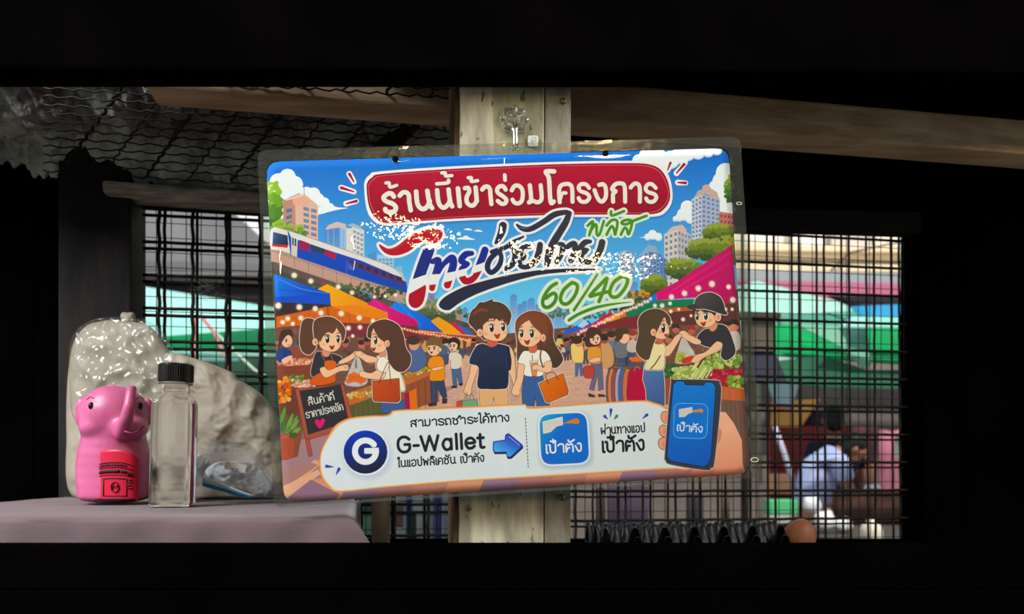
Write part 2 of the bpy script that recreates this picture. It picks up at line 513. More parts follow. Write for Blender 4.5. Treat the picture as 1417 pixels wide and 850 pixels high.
# ------------------------------------------------ loopless stroke letters (units: x-height = 1, y up)
GL = {
 'ร': (.62, [[(.55, .84), (.42, .98), (.2, .98), (.06, .8), (.16, .6), (.42, .47), (.57, .28), (.46, .03), (.2, .02), (.06, .18)]]),
 'า': (.52, [[(.02, .8), (.14, .98), (.34, .97), (.43, .78), (.43, 0)]]),
 'น': (.66, [[(.06, 1), (.06, .3), (.18, .04), (.36, .03), (.5, .25)], [(.5, 1), (.5, .2), (.62, .03)]]),
 'เ': (.22, [[(.06, 1), (.06, .08), (.15, .01)]]),
 'แ': (.44, [[(.06, 1), (.06, .08), (.13, .01)], [(.29, 1), (.29, .08), (.37, .01)]]),
 'ข': (.6, [[(0, .92), (.12, .98), (.2, .82), (.08, .5), (.1, .15), (.28, .01), (.46, .15), (.48, 1)]]),
 'ว': (.6, [[(.04, .8), (.18, .98), (.38, .97), (.52, .75), (.52, .25), (.38, .02), (.16, .03), (.06, .2)]]),
 'ม': (.66, [[(.08, 1), (.1, .2), (.02, .05)], [(.1, .12), (.3, .02), (.48, .12), (.53, .4), (.53, 1)]]),
 'โ': (.34, [[(.34, 1.55), (.04, 1.55), (.06, 1.36), (.15, 1.2), (.15, .1), (.27, .01)]]),
 'ไ': (.34, [[(.0, 1.42), (.08, 1.58), (.17, 1.4), (.16, .1), (.27, .01)]]),
 'ใ': (.34, [[(.22, 1.28), (.08, 1.3), (.08, 1.52), (.26, 1.5), (.2, 1.2), (.16, .1), (.27, .01)]]),
 'ค': (.66, [[(.06, 0), (.04, .6), (.16, .95), (.42, .96), (.55, .65), (.55, 0)], [(.08, .12), (.17, .48), (.32, .5)]]),
 'ต': (.66, [[(.06, 0), (.04, .6), (.12, .95), (.3, .82), (.46, .97), (.56, .65), (.56, 0)], [(.08, .12), (.17, .45), (.3, .47)]]),
 'ด': (.66, [[(.28, .45), (.14, .4), (.06, 0), (.04, .6), (.16, .95), (.42, .96), (.55, .65), (.55, 0)]]),
 'ถ': (.64, [[(.22, .1), (.06, .02), (.1, .5), (.0, .72), (.14, .96), (.4, .96), (.52, .7), (.52, 0)]]),
 'ง': (.56, [[(.2, .9), (.34, .98), (.44, .8), (.44, .2), (.3, .02), (.2, .12), (.02, .68)]]),
 'ก': (.62, [[(.08, 0), (.08, .5), (.16, .6), (.0, .74), (.14, .96), (.38, .97), (.5, .75), (.5, 0)]]),
 'ท': (.64, [[(.0, .95), (.1, .95), (.12, 0)], [(.12, .45), (.28, .9), (.42, .95), (.52, .75), (.52, 0)]]),
 'ช': (.66, [[(.0, .9), (.12, .98), (.2, .8), (.08, .5), (.1, .12), (.28, .0), (.46, .14), (.48, .55), (.36, .78), (.6, 1.02)]]),
 'ซ': (.66, [[(.0, .86), (.08, 1), (.14, .84), (.22, .96), (.08, .5), (.1, .12), (.28, .0), (.46, .14), (.48, .55), (.36, .78), (.6, 1.02)]]),
 'ย': (.62, [[(.18, .96), (.04, .85), (.2, .6), (.04, .3), (.14, .02), (.36, .02), (.5, .25), (.5, 1)]]),
 'ส': (.66, [[(.02, .74), (.14, .93), (.36, .93), (.5, .68), (.5, 0)], [(.06, 0), (.06, .38), (.22, .52), (.46, .28)], [(.36, .85), (.6, 1.1)]]),
 'ล': (.62, [[(.02, .74), (.14, .95), (.36, .95), (.5, .68), (.5, 0)], [(.06, 0), (.06, .38), (.22, .52), (.46, .28)]]),
 'อ': (.62, [[(.04, .8), (.2, .98), (.4, .96), (.52, .7), (.5, .2), (.36, .02), (.14, .03), (.05, .3), (.2, .46)]]),
 'ป': (.62, [[(0, .95), (.09, .9), (.1, .25), (.22, .02), (.4, .05), (.5, .3), (.5, 1.42)]]),
 'พ': (.7, [[(0, .95), (.09, .95), (.13, .02)], [(.13, .02), (.31, .75), (.48, .02)], [(.48, .02), (.6, 1)]]),
 'ผ': (.68, [[(.14, .9), (.02, .85), (.07, .02)], [(.07, .02), (.28, .55), (.48, .02)], [(.48, .02), (.55, 1)]]),
 'ห': (.64, [[(0, .95), (.09, .95), (.1, 0)], [(.1, .4), (.26, .55), (.5, .85), (.38, .98)], [(.3, .58), (.5, .45), (.5, 0)]]),
 'ะ': (.4, [[(.02, .88), (.1, .66), (.32, .84)], [(.02, .42), (.1, .2), (.32, .38)]]),
 'ำ': (.6, [[(.06, .8), (.18, .98), (.38, .97), (.47, .78), (.47, 0)], [(-.12, 1.22), (-.02, 1.32), (.06, 1.22), (-.02, 1.14), (-.12, 1.22)]]),
 # marks: zero advance, drawn relative to the right edge of the last letter
 'ี': (0, [[(-.58, 1.2), (-.16, 1.22), (-.14, 1.5)]]),
 'ิ': (0, [[(-.58, 1.2), (-.4, 1.38), (-.16, 1.22), (-.58, 1.18)]]),
 'ั': (0, [[(-.5, 1.42), (-.46, 1.22), (-.3, 1.2), (-.04, 1.42)]]),
 '้': (0, [[(-.5, 1.52), (-.4, 1.5), (-.4, 1.24), (-.08, 1.4)]]),
 '2': (0, [[(-.5, 1.95), (-.4, 1.93), (-.4, 1.7), (-.08, 1.85)]]),
 '่': (0, [[(-.2, 1.22), (-.2, 1.55)]]),
 '๋': (0, [[(-.34, 1.18), (-.34, 1.58)], [(-.54, 1.38), (-.14, 1.38)]]),
 ' ': (.4, []),
 'G': (1.12, [[(.96, 1.2), (.72, 1.42), (.35, 1.4), (.08, 1.05), (.08, .4), (.35, .02), (.75, .02), (.98, .3), (.98, .7)], [(.98, .7), (.6, .7)]]),
 '-': (.6, [[(.08, .55), (.46, .55)]]),
 'W': (1.55, [[(.02, 1.4), (.34, .02)], [(.34, .02), (.72, 1.38)], [(.72, 1.38), (1.08, .02)], [(1.08, .02), (1.42, 1.4)]]),
 'a': (.95, [[(.74, 1), (.74, .02)], [(.74, .7), (.55, .98), (.25, .96), (.06, .5), (.25, .03), (.55, .03), (.74, .3)]]),
 'l': (.36, [[(.12, 1.45), (.12, .02)]]),
 'e': (.92, [[(.08, .52), (.78, .54), (.66, .9), (.4, 1), (.12, .8), (.08, .4), (.25, .04), (.55, .02), (.76, .2)]]),
 't': (.6, [[(.24, 1.3), (.24, .2), (.36, .02), (.52, .04)], [(.02, .96), (.5, .96)]]),
}


def text(s, a, b, h, w, color, shear=None, add=0.0, alpha=1.0, dx=0, dy=0):
    """letters of string s on the baseline a->b (sheet px), x-height h px, pen width w px"""
    adv = sum(GL[c][0] for c in s)
    ax, ay = a; bx, by = b
    L = math.hypot(bx - ax, by - ay)
    ex, ey = (bx - ax) / L, (by - ay) / L
    ux, uy = (shear if shear else (ey * 1.0, -ex))
    k = L / adv
    x = 0.0
    for c in s:
        g = GL[c]
        for st in g[1]:
            pts = [(ax + dx + (x + p[0] * .9) * k * ex + p[1] * h * ux, ay + dy + (x + p[0] * .9) * k * ey + p[1] * h * uy) for p in st]
            stroke(pts, w, color, 1, alpha, add)
        x += g[0]


SK = (248, 196, 158); SKD = (226, 150, 118); OUT = (70, 40, 34)


def eye(x, y, rx, ry, iris=(74, 46, 30)):
    rx *= 1.18; ry *= 1.12
    ell(x, y, rx * 1.35, ry * 1.12, (250, 246, 238))
    ell(x, y, rx, ry, iris)
    ell(x, y - ry * .15, rx * .6, ry * .6, (24, 16, 14))
    ell(x - rx * .3, y - ry * .42, rx * .36, ry * .28, (255, 255, 250))
    stroke([(x - rx * 1.3, y - ry * .8), (x, y - ry * 1.15), (x + rx * 1.3, y - ry * .75)], .8, (40, 24, 20))


def face_bits(z, eyes, mouth, brows=(), blush=(), iris=(74, 46, 30), mr=2.6):
    x0, y0, s = z
    for (ex, ey_, rx, ry) in eyes:
        eye(x0 + ex / s, y0 + ey_ / s, rx / s, ry / s, iris)
    mx, my = x0 + mouth[0] / s, y0 + mouth[1] / s
    poly([(mx - mr, my - mr * .55), (mx, my - mr * .3), (mx + mr * .95, my - mr * .75), (mx + mr * .55, my + mr * .75), (mx - mr * .2, my + mr * .85)], (190, 56, 48), 1, 1, OUT, .35)
    for b in brows:
        stroke(Z(x0, y0, s, b), 1.0, (70, 44, 34))
    for (bx, by) in blush:
        ell(x0 + bx / s, y0 + by / s, 3.0, 2.0, (244, 140, 112), 0, .45)


def draw_art():
    CV[:] = 0
    # sky
    poly([(300, 150), (1100, 150), (1100, 720), (300, 720)], grad((44, 110, 206), (690, 205), (112, 204, 246), (700, 420)))
    W = (240, 246, 250); WS = (206, 224, 240)
    def cloud(blobs, base=None):
        for (x, y, r) in blobs:
            ell(x, y + 2, r * 1.05, r, WS)
        for (x, y, r) in blobs:
            ell(x, y, r, r * .95, W)
    cloud([(374, 268, 14), (386, 252, 13), (398, 244, 11), (408, 254, 11), (400, 266, 16), (414, 272, 13), (424, 268, 10), (434, 268, 9), (440, 276, 9), (449, 280, 7), (457, 286, 5), (380, 290, 18), (410, 290, 16), (430, 290, 12)])
    poly([(436, 296), (446, 284), (458, 284), (468, 287), (482, 288), (470, 290), (456, 293), (446, 296)], W, 1)
    cloud([(884, 222, 9), (896, 216, 12), (912, 218, 12), (928, 220, 12), (940, 214, 11), (952, 211, 10), (966, 210, 9), (980, 208, 8), (992, 206, 7), (922, 228, 8), (946, 222, 6)])
    cloud([(1004, 238, 13), (998, 250, 12), (990, 258, 9), (1002, 268, 14), (982, 262, 6), (1008, 286, 12), (1000, 290, 9)])
    cloud([(951, 286, 9), (945, 296, 8), (956, 300, 8), (940, 300, 5), (934, 302, 3)])
    cloud([(903, 324, 6), (896, 327, 4), (911, 327, 5)])
    poly([(884, 329), (900, 326), (918, 328), (905, 330)], W)
    poly([(632, 331), (641, 328), (645, 326), (650, 329), (657, 332)], W, 1)
    for x, y in ((648, 318), (662, 320)):
        poly([(x - 6, y), (x, y - 2), (x + 6, y + 1)], W, 1)
    poly([(560, 300), (620, 292), (680, 300), (640, 306)], W, 1, .25)
    # left trees
    G = [(150, 190, 60), (112, 160, 50), (84, 130, 46), (60, 100, 44)]
    foliage(377, 285, 13, 34, 220, G, 3.4)
    foliage(398, 318, 24, 14, 200, G, 3.2)
    # pink apartment block
    pk, pks = (228, 184, 168), (196, 140, 128)
    poly([(392, 277), (415, 267), (417, 345), (392, 345)], pks)
    poly([(408, 272), (421, 268), (440, 284), (440, 345), (410, 345)], pk)
    poly([(404, 273), (414, 268), (428, 275), (428, 284), (406, 284)], (236, 176, 150))
    poly([(394, 276), (421, 268), (423, 270), (396, 278)], (240, 206, 190))
    stroke([(421, 258), (421, 270)], .6, (90, 90, 96), 0)
    for j in range(8):
        for i in range(2):
            x = 420 + i * 10.5; y = 286 + j * 8.2 + i * 2.6
            poly([(x, y), (x + 7.5, y + 1.8), (x + 7.5, y + 6.6), (x, y + 4.8)], (112, 136, 168), 0, 1, (190, 150, 140), .4)
    for j in range(5):
        poly([(396, 290 + j * 9), (404, 288 + j * 9), (404, 293 + j * 9), (396, 295 + j * 9)], (92, 116, 156))
    foliage(400, 322, 24, 12, 120, G, 3.0)
    # blue glass tower and its neighbours
    poly([(448, 319), (470, 315), (470, 380), (448, 380)], grad((88, 142, 208), (450, 320), (150, 190, 226), (450, 380)))
    poly([(470, 315), (480, 318), (480, 380), (470, 380)], (142, 184, 226))
    poly([(454, 312), (466, 307), (478, 310), (480, 318), (470, 315), (450, 318)], (216, 190, 188))
    for x in (454, 462, 473, 477):
        stroke([(x, 317), (x, 380)], .45, (196, 214, 232), 0)
    poly([(479, 316), (487, 316), (487, 380), (479, 380)], (222, 216, 208))
    poly([(487, 309), (504, 319), (504, 392), (487, 385)], (214, 216, 216))
    poly([(480, 312), (488, 309), (500, 314), (500, 318), (488, 314)], (168, 184, 204))
    for j in range(10):
        for i in range(3):
            x = 489 + i * 5.0; y = 319 + j * 6.6 + i * 2.2
            poly([(x, y), (x + 3.4, y + .8), (x + 3.4, y + 4), (x, y + 3.2)], (134, 150, 172))
    poly([(509, 352), (520, 348), (522, 400), (509, 400)], (92, 148, 214))
    poly([(522, 352), (545, 356), (545, 405), (522, 400)], (170, 206, 232))
    for j in range(9):
        for i in range(4):
            poly([(524 + i * 5.2, 358 + j * 5), (527.6 + i * 5.2, 358.5 + j * 5), (527.6 + i * 5.2, 361.5 + j * 5), (524 + i * 5.2, 361 + j * 5)], (104, 158, 212))
    poly([(546, 370), (556, 368), (560, 410), (546, 410)], (150, 188, 224))
    # right towers
    building(957, 276, 996, 350, 8, (172, 182, 206), (206, 210, 220), (110, 132, 176), 971, 4, 12)
    poly([(960, 274), (966, 264), (972, 262), (972, 257), (980, 255), (984, 261), (992, 266), (996, 277), (975, 268)], (206, 172, 158))
    for j in range(16):
        stroke([(958, 284 + j * 5), (971, 277 + j * 5)], .5, (120, 150, 196), 0)
    stroke([(973, 250), (973, 258)], .5, (90, 90, 100), 0)
    building(995, 296, 1016, 345, 3, (206, 122, 110), (190, 104, 96), (120, 80, 96), 996, 4, 6)
    building(919, 324, 956, 400, 8, (190, 184, 190), (216, 208, 202), (128, 136, 160), 938, 4, 9)
    poly([(922, 322), (930, 314), (944, 311), (950, 318), (950, 326), (936, 318)], (214, 190, 176))
    building(885, 352, 916, 420, 6, (118, 150, 198), (150, 180, 216), (88, 118, 176), 897, 3, 12)
    poly([(889, 348), (897, 339), (907, 341), (912, 350)], (150, 176, 210))
    building(857, 350, 878, 410, 4, (142, 168, 206), (176, 196, 220), (108, 134, 184), 866, 2, 9)
    building(908, 358, 922, 410, 3, (104, 140, 196), (126, 160, 206), (84, 112, 172), 913, 2, 9)
    # far skyline
    for (x, y, w) in ((640, 425, 7), (648, 432, 6), (706, 407, 9), (716, 420, 6), (722, 416, 7), (730, 412, 10), (741, 420, 7), (749, 410, 8), (758, 416, 9), (768, 424, 10), (690, 430, 12), (780, 430, 12), (560, 395, 10), (572, 400, 10), (590, 405, 12), (612, 412, 10), (628, 418, 8), (842, 385, 8), (850, 392, 8), (872, 390, 10)):
        poly([(x, y + 3), (x + w / 2, y), (x + w, y + 2), (x + w, 470), (x, 470)], grad((96, 146, 214), (x, y), (170, 206, 236), (x, y + 50)))
        for k in range(7):
            stroke([(x + 1, y + 6 + k * 5), (x + w - 1, y + 6 + k * 5)], .4, (140, 180, 226), 0, .7)
    # right trees
    foliage(1010, 262, 7, 20, 90, G, 2.6)
    TG = [(150, 160, 60), (112, 130, 44), (84, 104, 44), (62, 80, 40)]
    foliage(995, 322, 22, 12, 160, TG, 3)
    foliage(975, 345, 26, 14, 200, TG, 3)
    foliage(945, 372, 26, 14, 200, TG, 3)
    foliage(905, 395, 18, 14, 160, TG, 3)
    foliage(1005, 350, 18, 24, 160, TG, 3)
    foliage(885, 412, 16, 10, 100, [(220, 150, 60), (190, 120, 60), (120, 130, 60)], 2.4)
    # viaduct
    poly([(368, 345), (385, 343), (480, 376), (600, 420), (640, 432), (640, 446), (560, 420), (470, 395), (376, 360)], (176, 142, 134))
    poly([(368, 352), (376, 362), (470, 396), (560, 421), (650, 448), (650, 500), (368, 500)], (72, 70, 66))
    poly([(375, 348), (600, 424), (600, 430), (375, 362)], (198, 156, 142), 0)
    for k in range(11):
        x = 388 + k * 19.5
        y = 352 + (x - 388) * .345
        stroke([(x, y - 2), (x, y + 11)], .5, (110, 80, 78), 0)
    poly([(378, 362), (480, 397), (560, 422), (640, 446), (640, 452), (560, 430), (480, 406), (378, 372)], (96, 80, 76))
    # train
    poly([(374, 345), (374, 318), (380, 314), (398, 319), (403, 324), (404, 352), (388, 347)], (230, 222, 212))
    poly([(378, 321), (398, 326), (399, 340), (377, 340)], grad((62, 92, 140), (380, 322), (26, 40, 66), (396, 338)))
    poly([(376, 338), (398, 339), (398, 343), (377, 341)], (206, 58, 60))
    poly([(398, 319), (500, 358), (540, 374), (562, 390), (564, 406), (500, 386), (402, 353)], (40, 78, 186))
    poly([(398, 318), (450, 336), (500, 353), (540, 368), (556, 378), (563, 391), (540, 378), (500, 361), (450, 345), (403, 329)], (226, 222, 220))
    poly([(403, 327), (412, 331), (411, 356), (403, 353)], (214, 206, 200))
    poly([(404.5, 329), (406.5, 330), (406.5, 340), (404.5, 339)], (50, 54, 66)); poly([(407.8, 330), (410, 331), (410, 341), (407.8, 340)], (50, 54, 66))
    poly([(415, 332), (428, 337), (430, 350), (424, 346), (414, 345)], (158, 40, 84))
    poly([(430, 338), (450, 345), (450, 352), (432, 348)], (44, 62, 92))
    poly([(450, 345), (466, 351), (464, 360), (448, 352)], (164, 44, 84))
    poly([(480, 358), (556, 384), (560, 396), (490, 370)], (92, 50, 110))
    for k in range(7):
        x = 486 + k * 10.5
        poly([(x, 361 + k * 3.5), (x + 6, 363 + k * 3.5), (x + 6, 369 + k * 3.5), (x, 367 + k * 3.5)], (38, 50, 96))
    stroke([(380, 313), (420, 326), (500, 354), (545, 371), (563, 392)], .7, (120, 116, 124))
    # greenery under the viaduct
    DG = [(84, 104, 60), (60, 84, 52), (50, 64, 46), (44, 50, 44)]
    foliage(470, 405, 90, 12, 240, DG, 2.6)
    foliage(590, 430, 50, 16, 260, [(110, 140, 70), (80, 110, 60), (60, 84, 56)], 2.6)
    foliage(800, 432, 60, 10, 160, [(120, 150, 110), (92, 116, 84), (90, 100, 80)], 2.4)
    foliage(880, 420, 40, 16, 200, DG, 2.6)
    foliage(655, 440, 14, 8, 40, DG, 2)
    for (x, y, c) in ((448, 391, (200, 50, 70)), (503, 404, (70, 160, 170)), (512, 409, (90, 130, 190)), (520, 410, (190, 80, 100)), (537, 408, (200, 180, 90)), (597, 412, (210, 90, 80)), (560, 415, (70, 150, 90))):
        poly([(x - 4, y - 3), (x + 4, y - 1), (x + 1, y + 5)], c, 0, .8)
    # crowd band behind everything
    poly([(376, 418), (640, 452), (700, 462), (800, 452), (1022, 400), (1040, 680), (390, 700)], (112, 76, 64))
    for _ in range(420):
        x = rnd.uniform(378, 1026); y = rnd.uniform(452, 505)
        if 640 < x < 780:
            y = rnd.uniform(466, 500)
        ell(x, y, rnd.uniform(2, 6), rnd.uniform(2, 5), rnd.choice([(140, 84, 60), (96, 60, 50), (176, 110, 74), (70, 46, 42), (150, 96, 90), (204, 140, 92), (120, 90, 100)]), 0, .6)
    # ground
    poly([(590, 520), (640, 492), (800, 490), (860, 520), (940, 560), (1040, 660), (1040, 720), (380, 720), (380, 640), (430, 600), (540, 560)], grad((222, 178, 150), (700, 490), (196, 150, 146), (700, 690)))
    for k in range(26):
        y = 492 + k * k * .32 + k * 1.2
        stroke([(380, y + 10), (1040, y - 14)], .5, (176, 128, 116), 0, .55)
    for k in range(-14, 15):
        stroke([(718 + k * 3, 492), (718 + k * 46, 720)], .5, (176, 128, 116), 0, .45)
    for _ in range(90):
        x = rnd.uniform(560, 900); y = rnd.uniform(500, 562)
        poly([(x, y), (x + rnd.uniform(5, 12), y - .4), (x + rnd.uniform(5, 12), y + 2.4), (x - 1, y + 2.6)], rnd.choice([(238, 196, 160), (208, 158, 140), (190, 146, 150), (230, 184, 160)]), 0, .5)
    poly([(376, 590), (420, 590), (540, 560), (600, 540), (640, 530), (520, 600), (400, 700), (390, 700)], (152, 118, 134), 0, .7)
    # strip of paving under the banner
    for k in range(14):
        x = 388 + k * 48; y = 688 - k * 2.9
        c = [(196, 132, 116), (228, 156, 128), (150, 116, 152), (176, 120, 120)][k % 4]
        poly([(x, y - 22), (x + 52, y - 25), (x + 40, y + 14), (x - 16, y + 16)], c, 0, .9)
    poly([(388, 668), (436, 636), (446, 640), (392, 690)], (232, 166, 138)); poly([(392, 650), (430, 640), (440, 644), (392, 676)], (176, 128, 124))
    poly([(392, 673), (440, 650), (444, 656), (394, 692)], (238, 178, 146))
    poly([(394, 692), (430, 664), (470, 684), (460, 696)], (150, 112, 134))
    # distant walkers
    def walker(x, y, h, hair, top, legs, sk=(232, 170, 132)):
        ell(x, y - h * .9, h * .1, h * .11, sk)
        ell(x, y - h * .94, h * .12, h * .09, hair)
        poly([(x - h * .13, y - h * .78), (x + h * .13, y - h * .78), (x + h * .15, y - h * .42), (x - h * .15, y - h * .42)], top, 1)
        poly([(x - h * .12, y - h * .45), (x + h * .12, y - h * .45), (x + h * .1, y), (x + h * .02, y), (x, y - h * .3), (x - h * .03, y), (x - h * .1, y)], legs)
    HC = [(60, 40, 34), (46, 32, 30), (90, 60, 40), (40, 36, 40)]
    TC = [(222, 160, 90), (200, 196, 190), (120, 60, 60), (110, 120, 140), (226, 190, 120), (190, 80, 80), (240, 220, 190), (90, 96, 120)]
    for k in range(46):
        x = rnd.choice([rnd.uniform(560, 662), rnd.uniform(770, 905)]); t = abs(x - 715) / 200
        walker(x, 488 + t * 26 + rnd.uniform(-4, 6), 22 + t * 26, rnd.choice(HC), rnd.choice(TC), rnd.choice([(70, 84, 120), (90, 80, 80), (60, 60, 70)]))
    for k in range(22):
        x = rnd.uniform(660, 790)
        walker(x, 490 + rnd.uniform(-3, 6), 17, rnd.choice(HC), rnd.choice(TC), (80, 84, 110))
    # tents, left
    B = (360, 330, 5.31)
    poly(Z(*B, [(110, 470), (520, 470), (520, 640), (120, 640)]), (54, 40, 44))
    poly(Z(*B, [(120, 575), (500, 500), (940, 560), (945, 625), (600, 650), (300, 640), (120, 655)]), (214, 108, 48))
    for k in range(9):
        stroke(Z(*B, [(300 + k * 70, 520), (260 + k * 80, 640)]), .5, (160, 70, 36), 0)
    poly(Z(*B, [(600, 620), (1150, 640), (1345, 690), (1345, 740), (600, 720)]), (128, 50, 56))
    poly(Z(*B, [(415, 378), (492, 335), (935, 545), (942, 602), (700, 560), (520, 498), (513, 405)]), grad((250, 176, 56), (455, 395), (236, 128, 32), (530, 440)))
    poly(Z(*B, [(520, 498), (700, 490), (938, 550), (942, 602), (700, 565)]), (238, 134, 40))
    poly(Z(*B, [(100, 262), (170, 285), (330, 345), (512, 403), (515, 490), (420, 482), (112, 468)]), grad((52, 128, 236), (380, 385), (30, 74, 196), (440, 420)))
    poly(Z(*B, [(110, 430), (512, 412), (515, 490), (420, 482), (112, 468)]), (34, 84, 204))
    stroke(Z(*B, [(140, 300), (300, 370), (500, 405)]), .6, (120, 180, 250)); stroke(Z(*B, [(140, 380), (300, 390), (420, 420)]), .5, (24, 60, 170))
    stroke(Z(*B, [(498, 490), (500, 640)]), .9, (60, 40, 40), 0)
    poly(Z(*B, [(785, 485), (840, 448), (1155, 598), (1150, 648), (948, 628), (935, 545)]), grad((232, 50, 140), (515, 415), (196, 30, 110), (575, 450)))
    poly(Z(*B, [(948, 505), (1010, 468), (1190, 560), (1345, 650), (1345, 686), (1160, 665), (1155, 600)]), grad((56, 140, 246), (545, 418), (32, 90, 214), (610, 458)))
    stroke(Z(*B, [(840, 450), (950, 560)]), .4, (250, 120, 180)); stroke(Z(*B, [(1010, 470), (1180, 640)]), .4, (130, 190, 255))
    C = (580, 400, 5.0)
    poly(Z(*C, [(80, 222), (132, 192), (292, 288), (310, 312), (170, 305)]), (240, 164, 48))
    poly(Z(*C, [(215, 242), (252, 232), (318, 298), (322, 316), (296, 312)]), (216, 56, 84))
    poly(Z(*C, [(262, 246), (300, 258), (378, 316), (340, 322), (318, 300)]), (44, 112, 216))
    poly(Z(*C, [(0, 280), (160, 310), (380, 322), (400, 345), (0, 322)]), (176, 72, 50))
    for k in range(30):
        bulb(580 + k * 2.7, 458 + k * .25, .9, (255, 200, 130))
    # tents, right
    D = (780, 390, 5.0)
    poly(Z(*D, [(0, 345), (170, 268), (200, 300), (60, 352), (0, 372)]), (58, 104, 214))
    poly(Z(*D, [(95, 310), (140, 262), (175, 290), (130, 320)]), (196, 214, 236))
    poly(Z(*D, [(110, 345), (180, 300), (330, 208), (345, 240), (272, 292), (170, 330)]), (214, 44, 92))
    poly(Z(*D, [(268, 288), (272, 262), (425, 188), (432, 240), (350, 268)]), (238, 150, 46))
    poly(Z(*D, [(380, 210), (425, 188), (432, 240), (390, 254)]), (226, 110, 30))
    poly(Z(*D, [(455, 200), (640, 82), (648, 130), (560, 185)]), (52, 128, 226))
    poly(Z(*D, [(430, 228), (440, 200), (640, 130), (900, 120), (1000, 150), (890, 168), (640, 195), (500, 240), (435, 246)]), (28, 122, 84))
    poly(Z(*D, [(640, 195), (900, 165), (1190, 150), (1200, 300), (640, 300)]), (96, 54, 50))
    poly(Z(*D, [(690, 185), (1010, 165), (1010, 190), (690, 215)]), (196, 98, 60))
    poly([(908, 405), (937, 390), (1013, 339), (1020, 420), (960, 412), (909, 416)], grad((220, 40, 116), (950, 380), (182, 24, 96), (1010, 412)))
    for k in range(5):
        stroke([(1013 - k * 1.5, 341 + k * 8), (925 + k * 6, 402)], .6, (240, 100, 156) if k % 2 else (160, 20, 80), 0, .8)
    poly(Z(*D, [(100, 345), (430, 250), (560, 220), (560, 330), (300, 320), (100, 372)]), (128, 50, 56))
    # string lights
    for (x, y, r) in ((407, 381, 3.2), (430, 389, 3), (468, 397, 2.8), (385, 423, 3.6), (414, 425, 3.4), (436, 427, 3), (444, 433, 3), (472, 434, 3.2), (497, 440, 3), (516, 444, 2.6), (398, 441, 2.8), (416, 440, 2.8), (533, 410, 2), (518, 411, 2), (487, 405, 2.6), (547, 408, 2), (405, 448, 2.4), (482, 454, 2.8), (498, 453, 2.6), (488, 465, 2), (391, 446, 2.6)):
        bulb(x, y, r)
    for k in range(24):
        bulb(556 + k * 4, 455 + k * .7 + rnd.uniform(-1, 1), 1.5, (255, 190, 150))
    for (x, y, r) in ((929, 411, 3.2), (947, 406, 3.4), (966, 399, 3.6), (985, 393, 3.8), (1008, 397, 3), (1014, 415, 3.6), (906, 423, 2.4), (916, 423, 2.8), (927, 420, 2.2), (928, 431, 2.2), (939, 428, 1.8), (945, 442, 2.4), (956, 437, 1.8), (928, 446, 2), (905, 440, 2), (1004, 428, 2), (1013, 428, 2)):
        bulb(x, y, r)
    for k in range(26):
        bulb(800 + k * 4, 462 - k * 1.9 + rnd.uniform(-1.5, 1.5), 1.9, (255, 214, 190))
    # left stalls and produce
    poly([(380, 486), (440, 480), (442, 520), (382, 520)], (150, 76, 56))
    for k in range(46):
        ell(384 + rnd.random() * 48, 497 + rnd.random() * 9, 2.6, 2.4, rnd.choice([(236, 168, 140), (216, 120, 96), (240, 200, 150), (224, 150, 120)]), 0, 1, (150, 80, 60), .3)
    poly([(384, 508), (438, 504), (438, 520), (384, 526)], (136, 66, 50))
    poly([(384, 526), (450, 522), (450, 570), (388, 575)], (110, 62, 48))
    for k in range(30):
        ell(394 + rnd.random() * 26, 520 + rnd.random() * 9, 3, 2.2, rnd.choice([(112, 146, 60), (140, 170, 70), (90, 120, 50)]), 0, 1, (60, 80, 40), .3)
    for k in range(26):
        ell(402 + rnd.random() * 34, 526 + rnd.random() * 10, 4, 1.8, rnd.choice([(240, 206, 176), (226, 160, 130)]), -.5, 1, (150, 90, 70), .3)
    for k in range(40):
        ell(386 + rnd.random() * 16, 524 + rnd.random() * 32, 3.6, 3.4, rnd.choice([(242, 150, 60), (226, 110, 44), (246, 180, 90), (200, 84, 44)]), 0, 1, (150, 70, 30), .3)
    # boy behind the left stall
    ell(397, 472, 8, 9, SK, 0, 1, OUT); poly([(386, 468), (390, 458), (402, 456), (406, 466), (398, 464), (390, 474), (386, 486)], (66, 44, 38), 1)
    eye(396, 472, 1.1, 1.8); stroke([(398, 478), (401, 477)], .8, (180, 60, 50))
    poly([(384, 484), (396, 482), (404, 490), (398, 500), (384, 500)], (36, 66, 130), 1)
    poly([(390, 498), (402, 492), (404, 496), (394, 503)], SK, 1)
    # middle counter
    poly([(478, 545), (540, 525), (600, 508), (604, 520), (545, 545), (480, 566)], (196, 110, 62))
    for k in range(60):
        t = rnd.random(); x = 480 + t * 60
        ell(x, 545 - t * 6 + rnd.random() * 7, 3, 2.4, rnd.choice([(240, 180, 70), (236, 150, 60), (150, 160, 80), (220, 200, 140)]), 0, 1, (140, 90, 50), .3)
    poly([(482, 562), (545, 540), (545, 580), (486, 590)], (92, 92, 54))
    for k in range(8):
        stroke([(488 + k * 7, 562 - k * 2.2), (490 + k * 7, 588)], .5, (60, 62, 40), 0)
    poly([(545, 540), (604, 516), (608, 556), (548, 572)], (150, 84, 58))
    for k in range(6):
        stroke([(552 + k * 9, 538 - k * 3), (553 + k * 9, 570)], .6, (96, 52, 42), 0)
    for k in range(50):
        t = rnd.random()
        ell(560 + t * 36, 517 - t * 10 + rnd.random() * 6, 2.4, 2, rnd.choice([(232, 110, 60), (232, 196, 120), (150, 156, 60), (186, 160, 66)]), 0, 1, (120, 80, 40), .25)
    poly([(560, 545), (566, 543), (568, 570), (562, 572)], (170, 30, 90)); poly([(566, 542), (576, 538), (578, 570), (568, 571)], (228, 118, 50))
    # person at the middle counter
    poly([(566, 486), (582, 480), (590, 498), (582, 512), (566, 514)], (84, 104, 150), 1)
